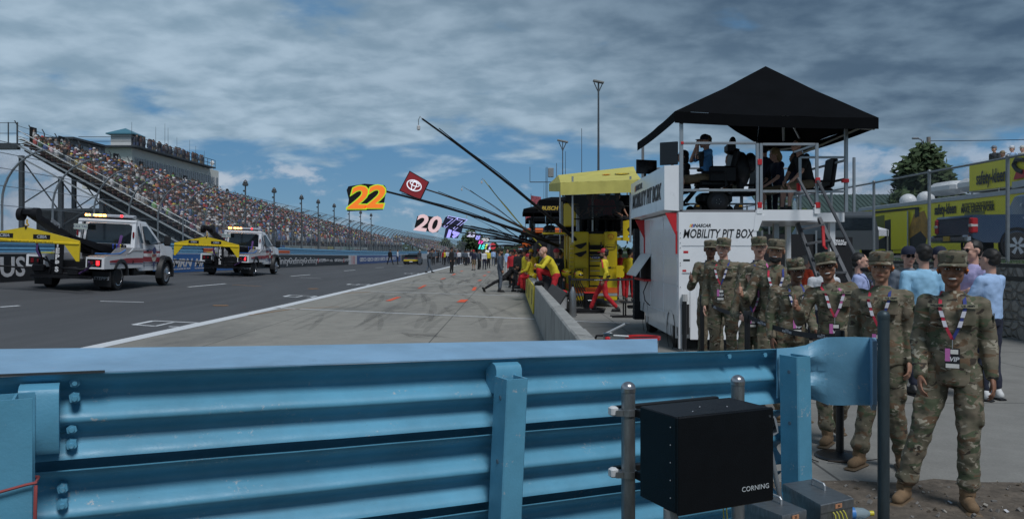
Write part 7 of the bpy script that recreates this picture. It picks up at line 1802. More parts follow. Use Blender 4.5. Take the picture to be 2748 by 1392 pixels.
def grey_van():
    t = thing('grey_van', 'dull grey van roof seen below the white tent', 'van', (PX(2294, 30), 30, ZT), 0)
    m = MB(); m.loft([[(x * w, y, z) for x, z in ((-.95, .3), (-.95, 1.0), (-.8, 1.75 * h), (.8, 1.75 * h), (.95, 1.0), (.95, .3))] for y, w, h in ((0, .95, .9), (.2, 1, 1), (3.5, 1, 1), (4.2, .95, .7))]); m.build('body', M('van_grey', (.07, .08, .09), .3), t)
    m = MB(); m.box(-.7, .7, -.02, .02, 1.05, 1.5); m.build('rear_window', m_gl, t)
    for s in (-1, 1):
        for y in (.7, 3.3): m = MB(); m.lathe([(0, s * .8 - .1), (.33, s * .8 - .1), (.33, s * .8 + .1), (0, s * .8 + .1)], (0, y, .33), 16, axis='x'); m.build('wheel', m_rub, t)
grey_van()
def team_banner():
    x0, x1 = PX(2240, 19.5), PX(2288, 19.5); t = thing('team_banner', 'black hanging banner with white team lettering behind the cart stairs', 'banner', (x0, 19.5, 0))
    m = MB(); m.box(x0, x1, 19.5, 19.56, .1, PZ(636, 19.5)); b = m.build('banner_sheet', M('cloth_black', (.008, .009, .012), .8), t, True)
    for k, s in enumerate(('TEAM', 'PENSKE')): text(s, 'lettering', .10, M('ink_white', (.7, .7, .72)), b, (PX(2253 + 2 * k, 19.4), 19.48, PZ(648 + 5.5 * k, 19.5)), (1, 0, 0), (0, 0, 1), .001, .25, .006, world=True)
team_banner()
def dark_hauler():
    t = thing('team_hauler', 'big black transporter trailer in the shade beyond the cart stairs', 'trailer', (PX(2130, 26), 26, 0))
    x0, x1 = PX(2040, 26), PX(2236, 26); m = MB(); m.box(x0, x1, 26, 29, .5, PZ(640, 26)); m.build('body', M('hauler_black', (.010, .012, .017), .35), t, True)
    m = MB(); m.box(x0 + .1, x0 + .9, 25.97, 26, 1.0, 2.0); m.build('door', m_char, t, True)
    for x in (x0 + .5, x0 + 1.4): m = MB(); m.lathe([(0, 25.95), (.45, 25.95), (.45, 26.2), (0, 26.2)], (x, 0, .5), 18, axis='y'); m.build('wheel', m_rub, t, True)
dark_hauler()
tt_ = thing('equipment_tent', 'dark dividing screen wall behind the soldiers, under the cart deck', 'screen', (PX(2150, 21.5), 21.5, 0))
m = MB(); m.box(PX(2045, 21.5), PX(2190, 21.5), 21.5, 21.6, 0, 2.2); m.build('cloth_panel', MATS['cloth_black'], tt_, True)
for x in (2045, 2117, 2190): m = MB(); m.tube((PX(x, 21.45), 21.45, 0), (PX(x, 21.45), 21.45, 2.3), .03, n=6); m.build('pole', m_alp, tt_, True)
# ================================================================ PEOPLE
def camo_mat():
    m, nt, b = new_mat('camouflage_cloth'); N = nt.nodes; L = nt.links
    tc = N.new('ShaderNodeTexCoord'); oi = N.new('ShaderNodeObjectInfo'); mp = N.new('ShaderNodeMapping'); mp.inputs['Scale'].default_value = (1, 1, 1.9); L.new(tc.outputs['Object'], mp.inputs[0]); L.new(oi.outputs['Random'], mp.inputs['Location'])
    def noi(sc, off, det=3, rg=.5):
        a = N.new('ShaderNodeVectorMath'); a.operation = 'ADD'; L.new(mp.outputs[0], a.inputs[0]); a.inputs[1].default_value = (off, off * 2, off)
        n = N.new('ShaderNodeTexNoise'); n.inputs['Scale'].default_value = sc; n.inputs['Detail'].default_value = det; n.inputs['Roughness'].default_value = rg; n.inputs['Distortion'].default_value = .6; L.new(a.outputs[0], n.inputs[0]); return n.outputs[0]
    def st(x, t, w=.015):
        r = N.new('ShaderNodeMapRange'); L.new(x, r.inputs[0]); r.inputs[1].default_value = t; r.inputs[2].default_value = t + w; return r.outputs[0]
    cur = None
    g = N.new('ShaderNodeMix'); g.data_type = 'RGBA'; L.new(st(noi(5, 0), .42, .2), g.inputs[0]); g.inputs[6].default_value = (.115, .105, .07, 1); g.inputs[7].default_value = (.185, .152, .108, 1); cur = g.outputs[2]
    for sc, off, t, c in ((7, 3, .56, (.075, .09, .05)), (8, 7, .575, (.125, .078, .045)), (14, 11, .615, (.32, .285, .22)), (12, 17, .63, (.04, .03, .022))):
        x = N.new('ShaderNodeMix'); x.data_type = 'RGBA'; L.new(st(noi(sc, off, 4), t), x.inputs[0]); L.new(cur, x.inputs[6]); x.inputs[7].default_value = (*c, 1); cur = x.outputs[2]
    L.new(cur, b.inputs['Base Color']); b.inputs['Roughness'].default_value = .9
    return m
m_camo = camo_mat()
def cloth(n, c, **k): return M(n, c, .85, var=k.get('var', .1), vs=8, bump=.25, bs=160)
SKN = {k: M('skin_' + k, c, .5, var=.08, vs=12, spec=.35) for k, c in dict(fair=(.58, .33, .25), tan=(.40, .21, .14), brown=(.26, .125, .078), dark=(.15, .072, .047)).items()}
HAIR = {k: M('hair_' + k, c, .6, var=.4, vs=60) for k, c in dict(black=(.012, .010, .009), brown=(.05, .03, .018), blond=(.30, .20, .09), grey=(.25, .24, .23)).items()}
m_boot = M('boot_suede', (.19, .12, .065), .85, var=.2, vs=20, bump=.3); m_shoe = M('shoe_black', (.015, .015, .016), .5); m_eyew = M('eye_white', (.6, .58, .55), .3); m_iris = M('iris_dark', (.02, .012, .01), .2); m_teeth = M('teeth', (.72, .70, .66), .3)
J0 = dict(pel=(0, 0, .97), wst=(0, 0, 1.11), chs=(0, 0, 1.30), nck=(0, .012, 1.475), hd=(0, -.012, 1.625), shL=(-.172, .01, 1.392), shR=(.172, .01, 1.392), elL=(-.205, .035, 1.13), elR=(.205, .035, 1.13), wrL=(-.212, -.05, .89), wrR=(.212, -.05, .89),
          hiL=(-.09, 0, .92), hiR=(.09, 0, .92), knL=(-.105, -.02, .50), knR=(.105, -.02, .50), anL=(-.115, .02, .10), anR=(.115, .02, .10))
_tex = bpy.data.textures.new('folds', 'CLOUDS'); _tex.noise_scale = .11; _tex.noise_depth = 2
_tex2 = bpy.data.textures.new('curls', 'CLOUDS'); _tex2.noise_scale = .035; _tex2.noise_depth = 2
def blob(mb, name, mat, parent, voxel, smooth=3, disp=0, tex=None, parts=None):
    me = mb.mesh(name, mat, smooth=False); o = bpy.data.objects.new('tmp', me); COL.objects.link(o)
    r = o.modifiers.new('r', 'REMESH'); r.mode = 'VOXEL'; r.voxel_size = voxel; r.use_smooth_shade = True
    s = o.modifiers.new('s', 'SMOOTH'); s.iterations = smooth; s.factor = .5
    if disp: d = o.modifiers.new('d', 'DISPLACE'); d.texture = tex or _tex; d.strength = disp; d.mid_level = .5
    dg = bpy.context.evaluated_depsgraph_get(); m2 = bpy.data.meshes.new_from_object(o.evaluated_get(dg)); m2.name = name
    bpy.data.objects.remove(o); bpy.data.meshes.remove(me)
    m2.materials.clear(); m2.materials.append(mat)
    for p in m2.polygons: p.use_smooth = True
    q = bpy.data.objects.new(name, m2); COL.objects.link(q); q.parent = parent; return q
def ering(c, lat, fwd, rx, ry, n=14):
    return [c + lat * (rx * math.cos(2 * math.pi * k / n)) + fwd * (ry * math.sin(2 * math.pi * k / n)) for k in range(n)]
def torso_rings(J, spec):
    """spec: list of (name or (a, b, t), rx, ry)"""
    out = []; hl = (J['hiR'] - J['hiL']).normalized(); sl_ = (J['shR'] - J['shL']).normalized(); pts = []
    for a, rx, ry in spec:
        p = J[a] if isinstance(a, str) else J[a[0]].lerp(J[a[1]], a[2]); pts.append(p)
    for i, (a, rx, ry) in enumerate(spec):
        u_ = (pts[min(i + 1, len(pts) - 1)] - pts[max(i - 1, 0)]).normalized(); f = i / (len(spec) - 1)
        lat = hl.lerp(sl_, f); lat = (lat - u_ * lat.dot(u_)).normalized(); out.append(ering(pts[i], lat, u_.cross(lat), rx, ry))
    return out
def hand(mb, w, d, n, curl=.35, up=None, lod=0):
    """w wrist, d forward, n palm normal, up = thumb raised"""
    d = V(d).normalized(); n = V(n); n = (n - d * n.dot(d)).normalized(); s = d.cross(n)
    if lod: mb.ell(w + d * .07, (.035, .035, .05), 8, 6); return
    if up is not None and V(up).dot(s) < 0: s = -s
    c = w + d * .045
    mb.loft([ering(w + d * t, s, n, a, b, 10) for t, a, b in ((-.02, .026, .020), (.015, .034, .019), (.05, .041, .017), (.085, .040, .014), (.093, .034, .010))])
    for k, (o, L) in enumerate(((.030, .072), (.010, .082), (-.011, .076), (-.031, .060))):
        p = w + d * .086 + s * o; a = curl * (1 + .12 * k)
        for j, fr in enumerate((.45, .32, .25)):
            a2 = a * (j + .6) * (1.0 if curl < 1 else .95); q = p + (d * math.cos(a2) + n * math.sin(a2)) * L * fr; mb.cap(p, q, .0088 - .0008 * j, .0082 - .0009 * j, 7); p = q
    p = w + d * .025 + s * .032 + n * .006
    if up is not None: u_ = V(up).normalized(); q = w + d * .055 + s * .045; mb.cap(p, q, .012, .0105, 7); mb.cap(q, q + u_ * .035, .0105, .010, 7); mb.cap(q + u_ * .035, q + u_ * .062, .010, .008, 7)
    else: q = p + (d * .75 + s * .45 + n * .3).normalized() * .04; mb.cap(p, q, .012, .010, 7); mb.cap(q, q + (d * .9 + n * .35).normalized() * .032, .010, .008, 7)
def person(lb, loc, rz=0, h=1.75, skin='fair', pose=None, top=None, bot=None, shoe=None, jacket=False, sleeve='long', hat=None, hatmat=None, hair='brown', hairstyle='short', head=(0, 0, 0), smile=True, hands=None, lod=0, group=None, lanyard=None, extra=None, wide=1.0, glasses=None, fem=False, name='person', badge=True):
    J = {k: V(v) for k, v in J0.items()}
    for k, v in (pose or {}).items(): J[k] = V(v)
    if wide != 1:
        for k in J:
            if k[:2] in ('sh', 'el', 'wr', 'hi') and k not in (pose or {}): J[k].x *= wide
    vx = (.0068, .010, .017, .024)[lod]; cv = (.011, .014, .020, .026)[lod]; low = lod >= 2
    t = thing(name, lb, 'person', loc, rz, group); s = h / 1.75; t.scale = (s, s, s); sk = SKN[skin]
    HM = Matrix.Translation(J['hd']) @ Matrix.Scale(1.06, 4) @ Euler((R(head[1]), R(head[2]), R(head[0]))).to_matrix().to_4x4()
    hands = hands or {}
    # body: one continuous skin mesh
    b = MB()
    b.T = HM
    b.ell((0, .018, .035), (.077, .095, .087), 16, 12); b.ell((0, -.018, -.03), (.066, .071, .080), 14, 10); b.ell((0, -.062, -.088), (.028, .024, .022), 10, 8)
    if not low:
        b.ell((0, -.076, .034), (.050, .018, .012)); b.cap((0, -.088, .012), (0, -.106, -.022), .009, .0145, 8); b.ell((0, -.092, -.03), (.021, .013, .010)); b.ell((0, -.080, -.056), (.032, .016, .016))
        for q in (-1, 1): b.ell((q * .038, -.062, -.018), (.024, .024, .026)); b.ell((q * .080, .014, .0), (.010, .020, .032), rot=Euler((0, 0, R(q * 20))).to_matrix())
    b.T = None
    nb = HM @ V((0, .028, -.05)); b.cap(J['nck'] + V((0, 0, -.05)), nb, .056 * (.9 if fem else 1), .052 * (.92 if fem else 1), 12); b.cap(J['chs'], J['nck'], .06, .05)
    b.cap(J['pel'], J['chs'], .08, .08)
    for q in 'LR':
        e, w = J['el' + q], J['wr' + q]
        b.cap(J['chs'], J['sh' + q], .04, .045); b.cap(J['sh' + q], e, .046, .038); b.cap(e, w, .038, .026); b.cap(J['pel'], J['hi' + q], .07, .07)
        b.cap(J['hi' + q], J['kn' + q], .065 if jacket or low else .075, .045); b.cap(J['kn' + q], J['an' + q], .048, .032)
        b.ell(J['kn' + q].lerp(J['an' + q], .3) + V((0, .015, 0)), (.05, .052, .09)) if bot is not None and bot.name.startswith('shorts') else None
        hp = hands.get(q, {}); dd = hp.get('d', (w - e)); hand(b, w, dd, hp.get('n', (1 if q == 'L' else -1, .15, 0)), hp.get('curl', .38), hp.get('up'), low)
    blob(b, 'body', sk, t, vx, 2)
    # face
    if not low:
        for q in (-1, 1):
            m = MB(); m.T = HM; m.ell((q * .031, -.080, .008), (.0145, .009, .0068 if smile else .0075), 10, 8); e = m.build('eye', m_eyew, t)
            m = MB(); m.T = HM; m.ell((q * .031, -.0875, .008), (.0066, .003, .0066), 8, 6); m.build('iris', m_iris, e)
            m = MB(); m.T = HM; m.path([(q * .014, -.089, .027), (q * .032, -.090, .033), (q * .050, -.080, .026)], [.003, .0042, .002], 5); m.build('eyebrow', HAIR['black' if hair != 'blond' else 'brown'], t)
        m = MB(); m.T = HM; m.ell((0, -.0925, -.0555), (.028 if smile else .022, .007, .0115 if smile else .008), 14, 8); lp = m.build('lips', M('lips_' + skin, tuple(c * k for c, k in zip(SKN_C[skin], (.75, .5, .5))), .45), t)
        if smile: m = MB(); m.T = HM; m.ell((0, -.0965, -.054), (.023, .0055, .0064), 12, 6); m.build('teeth', m_teeth, lp)
    # hair
    if hair and hairstyle != 'bald':
        m = MB(); m.T = HM; m.ell((0, .032, .050), (.083, .095, .084), 16, 10)
        if hairstyle == 'short': m.ell((0, .06, .0), (.074, .062, .07))
        if hairstyle == 'bun': m.ell((0, .11, -.01), (.05, .04, .05)); m.ell((0, .06, .0), (.078, .062, .07))
        if hairstyle in ('curly', 'long'): m.ell((0, .055, -.04), (.10, .08, .13)); m.ell((0, .035, .04), (.10, .105, .10))
        blob(m, 'hair', HAIR[hair], t, .012 if not low else .02, 1, .03 if hairstyle == 'curly' else .018, _tex2)
    if hairstyle == 'moustache' or glasses == 'moustache':
        m = MB(); m.T = HM; m.ell((0, -.100, -.040), (.026, .008, .007)); m.build('moustache', HAIR['brown'], t)
    if extra and 'beard' in extra:
        m = MB(); m.T = HM; m.ell((0, -.030, -.075), (.062, .066, .045)); m.ell((0, -.070, -.095), (.034, .028, .024)); blob(m, 'beard', HAIR['black'], t, .01, 1, .004, _tex2)
    if glasses in ('clear', 'dark'):
        g = MB(); g.T = HM
        for q in (-1, 1):
            if glasses == 'dark': g.ell((q * .031, -.094, .010), (.027, .006, .018), 12, 8)
            else: g.path([(q * .032 + .025 * math.cos(a), -.096, .008 + .019 * math.sin(a)) for a in frange(0, 2 * math.pi, 13)], .0028, 5)
            g.tube((q * .057, -.092, .014), (q * .078, .0, .012), .0025, n=5)
        g.tube((-.008, -.097, .012), (.008, -.097, .012), .0028, n=5); g.build('glasses', m_dk, t)
    if hat == 'patrol':
        m = MB(); m.T = HM; L_ = [(.052, .083, .101), (.068, .085, .103), (.092, .087, .105), (.112, .085, .103), (.122, .074, .091), (.124, .03, .04)]
        m.loft([[V((rx * math.cos(a), .012 + ry * math.sin(a), z + .006 * math.sin(a * 3) * (z > .1))) for a in frange(0, 2 * math.pi * 23 / 24, 24)] for z, rx, ry in L_]); c = m.build('patrol_cap', hatmat, t)
        m = MB(); m.T = HM; n = 12; up_, lo = [], []
        for k in range(n + 1):
            a = math.pi + math.pi * k / n; ca, sa = math.cos(a), math.sin(a); up_.append([V((.080 * ca, .012 + .100 * sa * .75, .050)), V((.088 * ca, -.012 + .150 * sa, .030 - .008 * abs(sa) + .012 * (1 - ca * ca)))])
        m.loft([[p[0], p[1], p[1] + V((0, 0, -.006)), p[0] + V((0, 0, -.006))] for p in up_]); m.build('brim', hatmat, c)
        m = MB(); m.T = HM; m.cbox((0, -.098, .085), (.018, .006, .022)); m.build('rank_patch', M('patch_dark', (.03, .03, .02)), c)
    if hat in ('ball', 'backward'):
        m = MB(); m.T = HM @ Euler((0, 0, R(180) if hat == 'backward' else 0)).to_matrix().to_4x4(); m.lathe([(.088, .03), (.089, .06), (.082, .10), (.055, .130), (.02, .142), (.0, .143)], (0, 0, 0), 18); m.v = [(x, y * 1 + .0, z) for x, y, z in m.v]; c = m.build('cap', hatmat, t)
        m = MB(); m.T = HM @ Euler((0, 0, R(180) if hat == 'backward' else 0)).to_matrix().to_4x4(); m.ell((0, -.105, .040), (.068, .070, .007), 14, 6); m.build('brim', hatmat, c)
    # clothes
    w_ = 1 if not fem else .92
    if top is not None:
        m = MB()
        if jacket: sp = [(('pel', 'wst', -.95), .172 * w_, .126), (('pel', 'wst', -.6), .176 * w_, .132), ('pel', .170 * w_, .128), ('wst', .156 * w_, .12), ('chs', .172 * w_, .13), (('chs', 'nck', .45), .160 * w_, .116), (('chs', 'nck', .75), .12, .09), (('chs', 'nck', .93), .072, .074), (('chs', 'nck', 1.0), .066, .068)]
        else: sp = [(('pel', 'wst', -.25), .160, .118), ('pel', .162, .12), ('wst', .152 * w_, .115), ('chs', .170, .122), (('chs', 'nck', .45), .158, .11), (('chs', 'nck', .75), .11, .085), (('chs', 'nck', .98), .060, .062)]
        m.loft(torso_rings(J, sp))
        for q in 'LR':
            sh, e, w = J['sh' + q], J['el' + q], J['wr' + q]; r0, r1, r2 = (.066, .059, .049) if jacket else (.066, .054, .044)
            m.cap(J['chs'].lerp(sh, .45) + V((0, 0, .02)), sh, .085, r0 * .97)
            if sleeve == 'long': m.cap(sh, e, r0, r1); m.cap(e, e.lerp(w, .93), r1, r2)
            else: m.cap(sh, sh.lerp(e, .72), r0, .062)
        if jacket and not low:
            fw = V((0, -1, 0)); c = J['chs']
            for q in (-1, 1): m.cbox(c + V((q * .085, -.122, .01)), (.105, .03, .12), rot=Euler((R(-4), 0, R(q * 14))).to_matrix())
            for q in (-1, 1): m.cap(J['nck'] + V((q * .055, -.045, -.015)), J['nck'] + V((q * .045, -.095, -.075)), .014, .010, 6)
        blob(m, 'jacket' if jacket else 'shirt', top, t, cv, 2, .030 if not low else .02)
        if jacket and not low:
            m = MB(); nk = J['nck']; m.ell(nk + V((0, -.066, -.045)), (.045, .025, .04)); m.build('undershirt', M('undershirt_tan', (.17, .15, .11), .9), t)
    if bot is not None:
        m = MB(); shorts = bot.name.startswith('shorts'); jk = 1.12 if jacket else 1.0
        m.loft(torso_rings(J, [(('pel', 'wst', -.75), .14, .105), (('pel', 'wst', -.3), .165, .12), ('pel', .160, .118), (('pel', 'wst', .35), .148, .11)]))
        for q in 'LR':
            hi, k, a = J['hi' + q], J['kn' + q], J['an' + q]
            m.cap(hi, k if not shorts else hi.lerp(k, .9), .092 * jk, .066 * jk if not shorts else .085)
            if not shorts:
                m.cap(k, k.lerp(a, .86), .068 * jk, .056 * jk)
                if jacket:
                    m.ell(k.lerp(a, .80), (.076, .078, .07)); sd = -1 if q == 'L' else 1; c = hi.lerp(k, .62) + V((sd * .070, 0, 0)); m.cbox(c, (.035, .13, .16))
        blob(m, 'shorts' if shorts else 'trousers', bot, t, cv, 2, .034 if not low else .02)
    for q in 'LR':
        a = J['an' + q]; k = J['kn' + q]; m = MB(); td = V((pose or {}).get('toe' + q, (-.25 if q == 'L' else .25, -1, 0))).normalized(); sdw = V((-td.y, td.x, 0)) if td.z == 0 else td.orthogonal()
        sdw.normalize(); dn = td.cross(sdw)
        if dn.z > 0: dn = -dn
        if jacket: m.cap(a, a.lerp(k, .28), .052, .055, 12)
        m.cap(a + dn * .035 - td * .02, a + dn * .0, .046, .046, 10); m.cap(a + dn * .045 - td * .035, a + dn * .055 + td * .13, .046, .040, 12)
        o = blob(m, 'boot' if jacket else 'shoe', shoe or m_shoe, t, cv * .9, 2)
        if not low:
            rot = Matrix((sdw, td, -dn)).transposed(); m = MB(); m.bbox(a + dn * .092 + td * .048, (.096, .285, .024), .011, rot=rot); m.build('sole', M('sole_tan', (.12, .08, .045)) if jacket else m_dk, o)
            if jacket:
                m = MB(); 
                for i in range(6): p = a + dn * (.02 - .028 * i) + td * (.06 - .004 * i + (.02 if i == 0 else 0)); m.tube(p - sdw * .022, p + sdw * .022, .003, n=4)
                m.build('laces', M('lace_tan', (.10, .065, .035)), o)
    # lanyard and pass
    if lanyard:
        cA, cB = lanyard; ch = J['chs']; nk = J['nck']; yo = -.160; low_p = V((ch.x, ch.y + yo, ch.z - .14))
        for q, c, nm in ((-1, cA, 'A'), (1, cB, 'B')):
            pts = [nk + V((q * .062, .0, .005)), nk + V((q * .072, -.075, -.045)), ch + V((q * .075, yo + .012, .07)), ch + V((q * .045, yo - .004, -.04)), low_p]
            m = MB(); m.loft([[p + V((-.0105, 0, 0)), p + V((.0105, 0, 0)), p + V((.0105, .003, 0)), p + V((-.0105, .003, 0))] for p in pts]); ln = m.build('lanyard', c, t)
            for f in (.35, .95):
                m = MB(); a = pts[2].lerp(pts[3], f); d_ = (pts[3] - pts[2]).normalized() * .022; m.prism([a + V((-.0125, -.002, 0)) - d_, a + V((.0125, -.002, 0)) - d_, a + V((.0125, -.002, 0)) + d_, a + V((-.0125, -.002, 0)) + d_], (0, -.001, 0)); m.build('printed_tab', M('tab_white', (.62, .60, .66), .6), ln)
        if badge:
            m = MB(); c = low_p + V((0, -.004, -.125)); m.bbox(c, (.088, .004, .135), .002); bd = m.build('pass', M('pass_black', (.02, .02, .025), .3), t)
            for (x0, x1, z0, z1, mt) in ((-.044, -.014, -.02, .066, M('pass_pink', (.55, .16, .42), .4)), (-.012, .034, .03, .06, m_teeth), (-.04, .04, -.064, -.036, m_teeth)):
                m = MB(); m.box(c.x + x0, c.x + x1, c.y - .0035, c.y - .0022, c.z + z0, c.z + z1); m.build('print', mt, bd)
            text('VIP', 'lettering', .042, M('ink_white', (.7, .7, .72)), bd, c + V((.008, -.004, -.006)), (1, 0, 0), (0, 0, 1), .0004, .2, .001)
            m = MB(); m.tube(low_p, c + V((0, 0, .066)), .0025, n=5); m.build('clip', m_alu, bd)
    if extra and 'tapes' in extra and not low:
        c = J['chs']
        for q, s_ in ((-1, extra['tapes']), (1, 'U.S. ARMY')):
            p = c + V((q * .092, -.148, .088)); m = MB(); rt = Euler((R(-6), 0, R(q * 16))).to_matrix(); m.cbox(p, (.118, .004, .024), rot=rt); tp = m.build('name_tape', M('tape_tan', (.26, .24, .17), .9), t)
            if s_: text(s_, 'lettering', .0185, m_ink, tp, p + rt @ V((0, -.0035, 0)), rt @ V((1, 0, 0)), rt @ V((0, 0, 1)), .0004, bold=.0006)
        p = J['shR'].lerp(J['elR'], .32) + V((.066, -.018, 0)); m = MB(); m.cbox(p, (.006, .06, .05)); m.build('shoulder_patch', M('patch_olive', (.09, .09, .06)), t)
    if extra and 'watch' in extra:
        w = J['wrR']; m = MB(); d_ = (w - J['elR']).normalized(); m.tube(w - d_ * .012, w + d_ * .012, .036, n=14); m.build('wristwatch', m_dk, t)
    if extra and 'buds' in extra:
        for q in (-1, 1): m = MB(); m.T = HM; m.ell((q * .086, .0, -.002), (.008,) * 3, 8, 6); m.build('earplug', M('earplug_orange', (.9, .22, .03)), t)
    return t
SKN_C = dict(fair=(.58, .33, .25), tan=(.40, .21, .14), brown=(.26, .125, .078), dark=(.15, .072, .047))
m_lred = M('lanyard_red', (.50, .03, .06), .6); m_lblue = M('lanyard_blue', (.03, .045, .20), .6); m_lmag = M('lanyard_pink', (.5, .12, .3), .6)
def face_rz(x, y): return -math.atan2(x, y)
def soldier(lb, px, Y, ztop, skin, **k):
    x = PX(px, Y); k.setdefault('lanyard', (m_lred, m_lblue))
    return person(lb, (x, Y, 0), face_rz(x, Y) + R(k.pop('turn', 0)), ztop * 1.75 / 1.765, skin, top=m_camo, bot=m_camo, shoe=m_boot, jacket=True, hat='patrol', hatmat=m_camo, group='soldiers in camouflage lined up behind the belts', **k)
TU = dict(d=(-.35, -.55, .35), n=(.9, -.25, .2), curl=1.35, up=(0, 0, 1))
soldier('foremost soldier, smiling woman with VIP pass hanging at her waist, both boots in view', 2556, 5.5, 1.765, 'brown', hair='black', hairstyle='bun', fem=True, extra={'tapes': 'WILLIAMS', 'watch': 1, 'buds': 1},
        pose=dict(anL=(-.30, -.06, .10), knL=(-.19, -.07, .50), anR=(.09, -.03, .10), knR=(.10, -.06, .50), wrL=(-.195, -.15, .90), elL=(-.208, .02, 1.14), wrR=(.235, -.05, .91), elR=(.212, .03, 1.15), shR=(.165, .01, 1.385), shL=(-.165, .01, 1.395)))
soldier('closed mouth soldier standing behind the dark steel post', 2365, 6.45, 1.76, 'tan', hair='black', hairstyle='bun', smile=False, fem=True, lanyard=(m_lred, m_lblue), extra={'tapes': '', 'buds': 1}, turn=-8, pose=dict(anR=(.14, .08, .10), anL=(-.16, -.05, .1), pel=(.02, 0, .97)))
soldier('soldier in glasses giving a thumbs up, grinning, leaning to the left', 2240, 7.3, 1.765, 'brown', hair='black', glasses='clear', fem=True, lanyard=(m_lred, m_lmag), extra={'tapes': ''}, head=(0, 0, -9),
        pose=dict(nck=(-.04, -.01, 1.465), hd=(-.07, -.03, 1.61), shL=(-.20, 0, 1.36), shR=(.14, .01, 1.41), wrL=(-.30, -.34, 1.24), elL=(-.30, -.05, 1.12), anR=(.02, .22, .16), knR=(.09, -.02, .50), anL=(-.06, -.1, .10)), hands={'L': TU})
soldier('smiling dark skinned woman soldier behind the printed belt, cap pulled low', 2122, 8.3, 1.70, 'dark', hair='black', hairstyle='bun', fem=True, lanyard=(m_lblue, m_lblue), extra={'tapes': 'MORGAN'}, head=(0, 4, -7), turn=14, pose=dict(chs=(.02, -.03, 1.29), nck=(.03, -.05, 1.46), hd=(.04, -.07, 1.61), wrR=(.20, -.20, .98)))
soldier('bearded tall soldier with bright smile reaching out a thumbs up', 2082, 9.2, 1.90, 'tan', hair='black', extra={'beard': 1}, lanyard=(m_lred, m_lblue), wide=1.08, head=(-4, 0, 4),
        pose=dict(wrL=(-.33, -.30, 1.17), elL=(-.30, -.03, 1.08)), hands={'L': TU})
soldier('shortest soldier, peeking out low between two taller ones', 2020, 9.45, 1.58, 'fair', hair='black', hairstyle='bun', smile=False, fem=True, lod=1, lanyard=(m_lblue, m_lmag), pose=dict(wrL=(-.16, -.24, 1.10), elL=(-.24, -.02, 1.12)))
soldier('soldier with brown moustache and closed mouth in the back row', 2037, 10.5, 1.95, 'fair', hair='brown', smile=False, glasses='moustache', lod=1, wide=1.1, turn=16, head=(-14, 0, -3), lanyard=(m_lblue, m_lmag))
soldier('tall fair soldier smiling in front of the white cart, hand at his side', 1941, 11.3, 1.945, 'fair', hair='blond', lod=1, lanyard=(m_lred, m_lblue), extra={'tapes': ''}, head=(0, 0, 5), wide=1.07, turn=-12, pose=dict(wrR=(.26, -.02, .90), nck=(.01, .01, 1.475)))
soldier('rearmost dark skinned soldier giving a thumbs up at the white cart', 1907, 12.2, 1.925, 'dark', hair='black', lod=1, smile=False, lanyard=(m_lblue, m_lblue), pose=dict(wrL=(-.24, -.26, 1.20), elL=(-.27, 0, 1.10)), hands={'L': TU})
# ---- visitors behind the soldiers
C = {n: cloth('shirt_' + n, c) for n, c in dict(white=(.60, .61, .64), orange=(.60, .07, .03), lavender=(.36, .42, .68), grey=(.17, .20, .24), sky=(.28, .52, .72), pale=(.35, .50, .75), purple=(.40, .36, .58), blue=(.06, .20, .42), navy=(.012, .016, .04), black=(.012, .012, .014), red=(.45, .02, .03), yellow=(.68, .55, .03), charcoal=(.035, .04, .05), amber=(.6, .35, .02), steel=(.07, .09, .12), khaki=(.25, .19, .12), cream=(.5, .48, .44)).items()}
T_navy = cloth('trousers_navy', (.02, .024, .045)); T_red = cloth('trousers_red', (.50, .016, .025)); T_blk = cloth('trousers_black', (.012, .012, .014)); T_khk = cloth('shorts_khaki', (.19, .14, .085)); T_wht = cloth('trousers_white', (.5, .5, .52)); T_gry = cloth('trousers_grey', (.09, .11, .14))
def vis(lb, px, Y, ztop, rz, top, **k):
    k.setdefault('bot', T_navy); k.setdefault('sleeve', 'short'); k.setdefault('skin', 'fair')
    return person(lb, (PX(px, Y), Y, 0), R(rz), ztop, top=C[top], lod=k.pop('lod', 1), group=k.pop('group', 'visitors talking behind the soldiers'), **k)
fold = dict(wrL=(.12, -.22, 1.16), elL=(-.24, -.10, 1.10), wrR=(-.12, -.22, 1.14), elR=(.24, -.10, 1.10))
vis('balding man in white shirt with blue neck strap, back turned, beside the grinning soldier', 2212, 11.5, 1.66, 150, 'white', hair='grey', hairstyle='bald')
vis('small figure in bright orange red shirt beyond the cart stairs', 2166, 15.8, 1.66, 110, 'orange', hair='grey')
vis('dark bearded man in lavender blue shirt and glasses, facing right', 2308, 10.8, 1.72, 60, 'lavender', hair='black', glasses='clear', extra={'beard': 1}, smile=False, lanyard=(m_lblue, m_lblue), badge=False)
vis('man in grey polo, dark cap and sunglasses facing the camera', 2438, 11.0, 1.80, -10, 'grey', hat='ball', hatmat=C['navy'], hair='grey', glasses='dark', smile=False)
vis('broad man in sky blue polo seen from behind, neck wire showing', 2478, 9.7, 1.83, 172, 'sky', hair='black', wide=1.12)
vis('man in dark cap half hidden behind the sky blue polo', 2520, 11.6, 1.80, 20, 'grey', hat='ball', hatmat=C['navy'], hair='black', smile=False)
vis('man in striped purple shirt and sunglasses, in profile facing left', 2610, 10.1, 1.88, -75, 'purple', hair='black', glasses='dark', pose=fold)
vis('dark haired man in light blue shirt, navy trousers and white shoes, back to us', 2656, 9.4, 1.77, -155, 'pale', hair='black', shoe=M('shoe_white', (.6, .6, .6)), pose=fold)
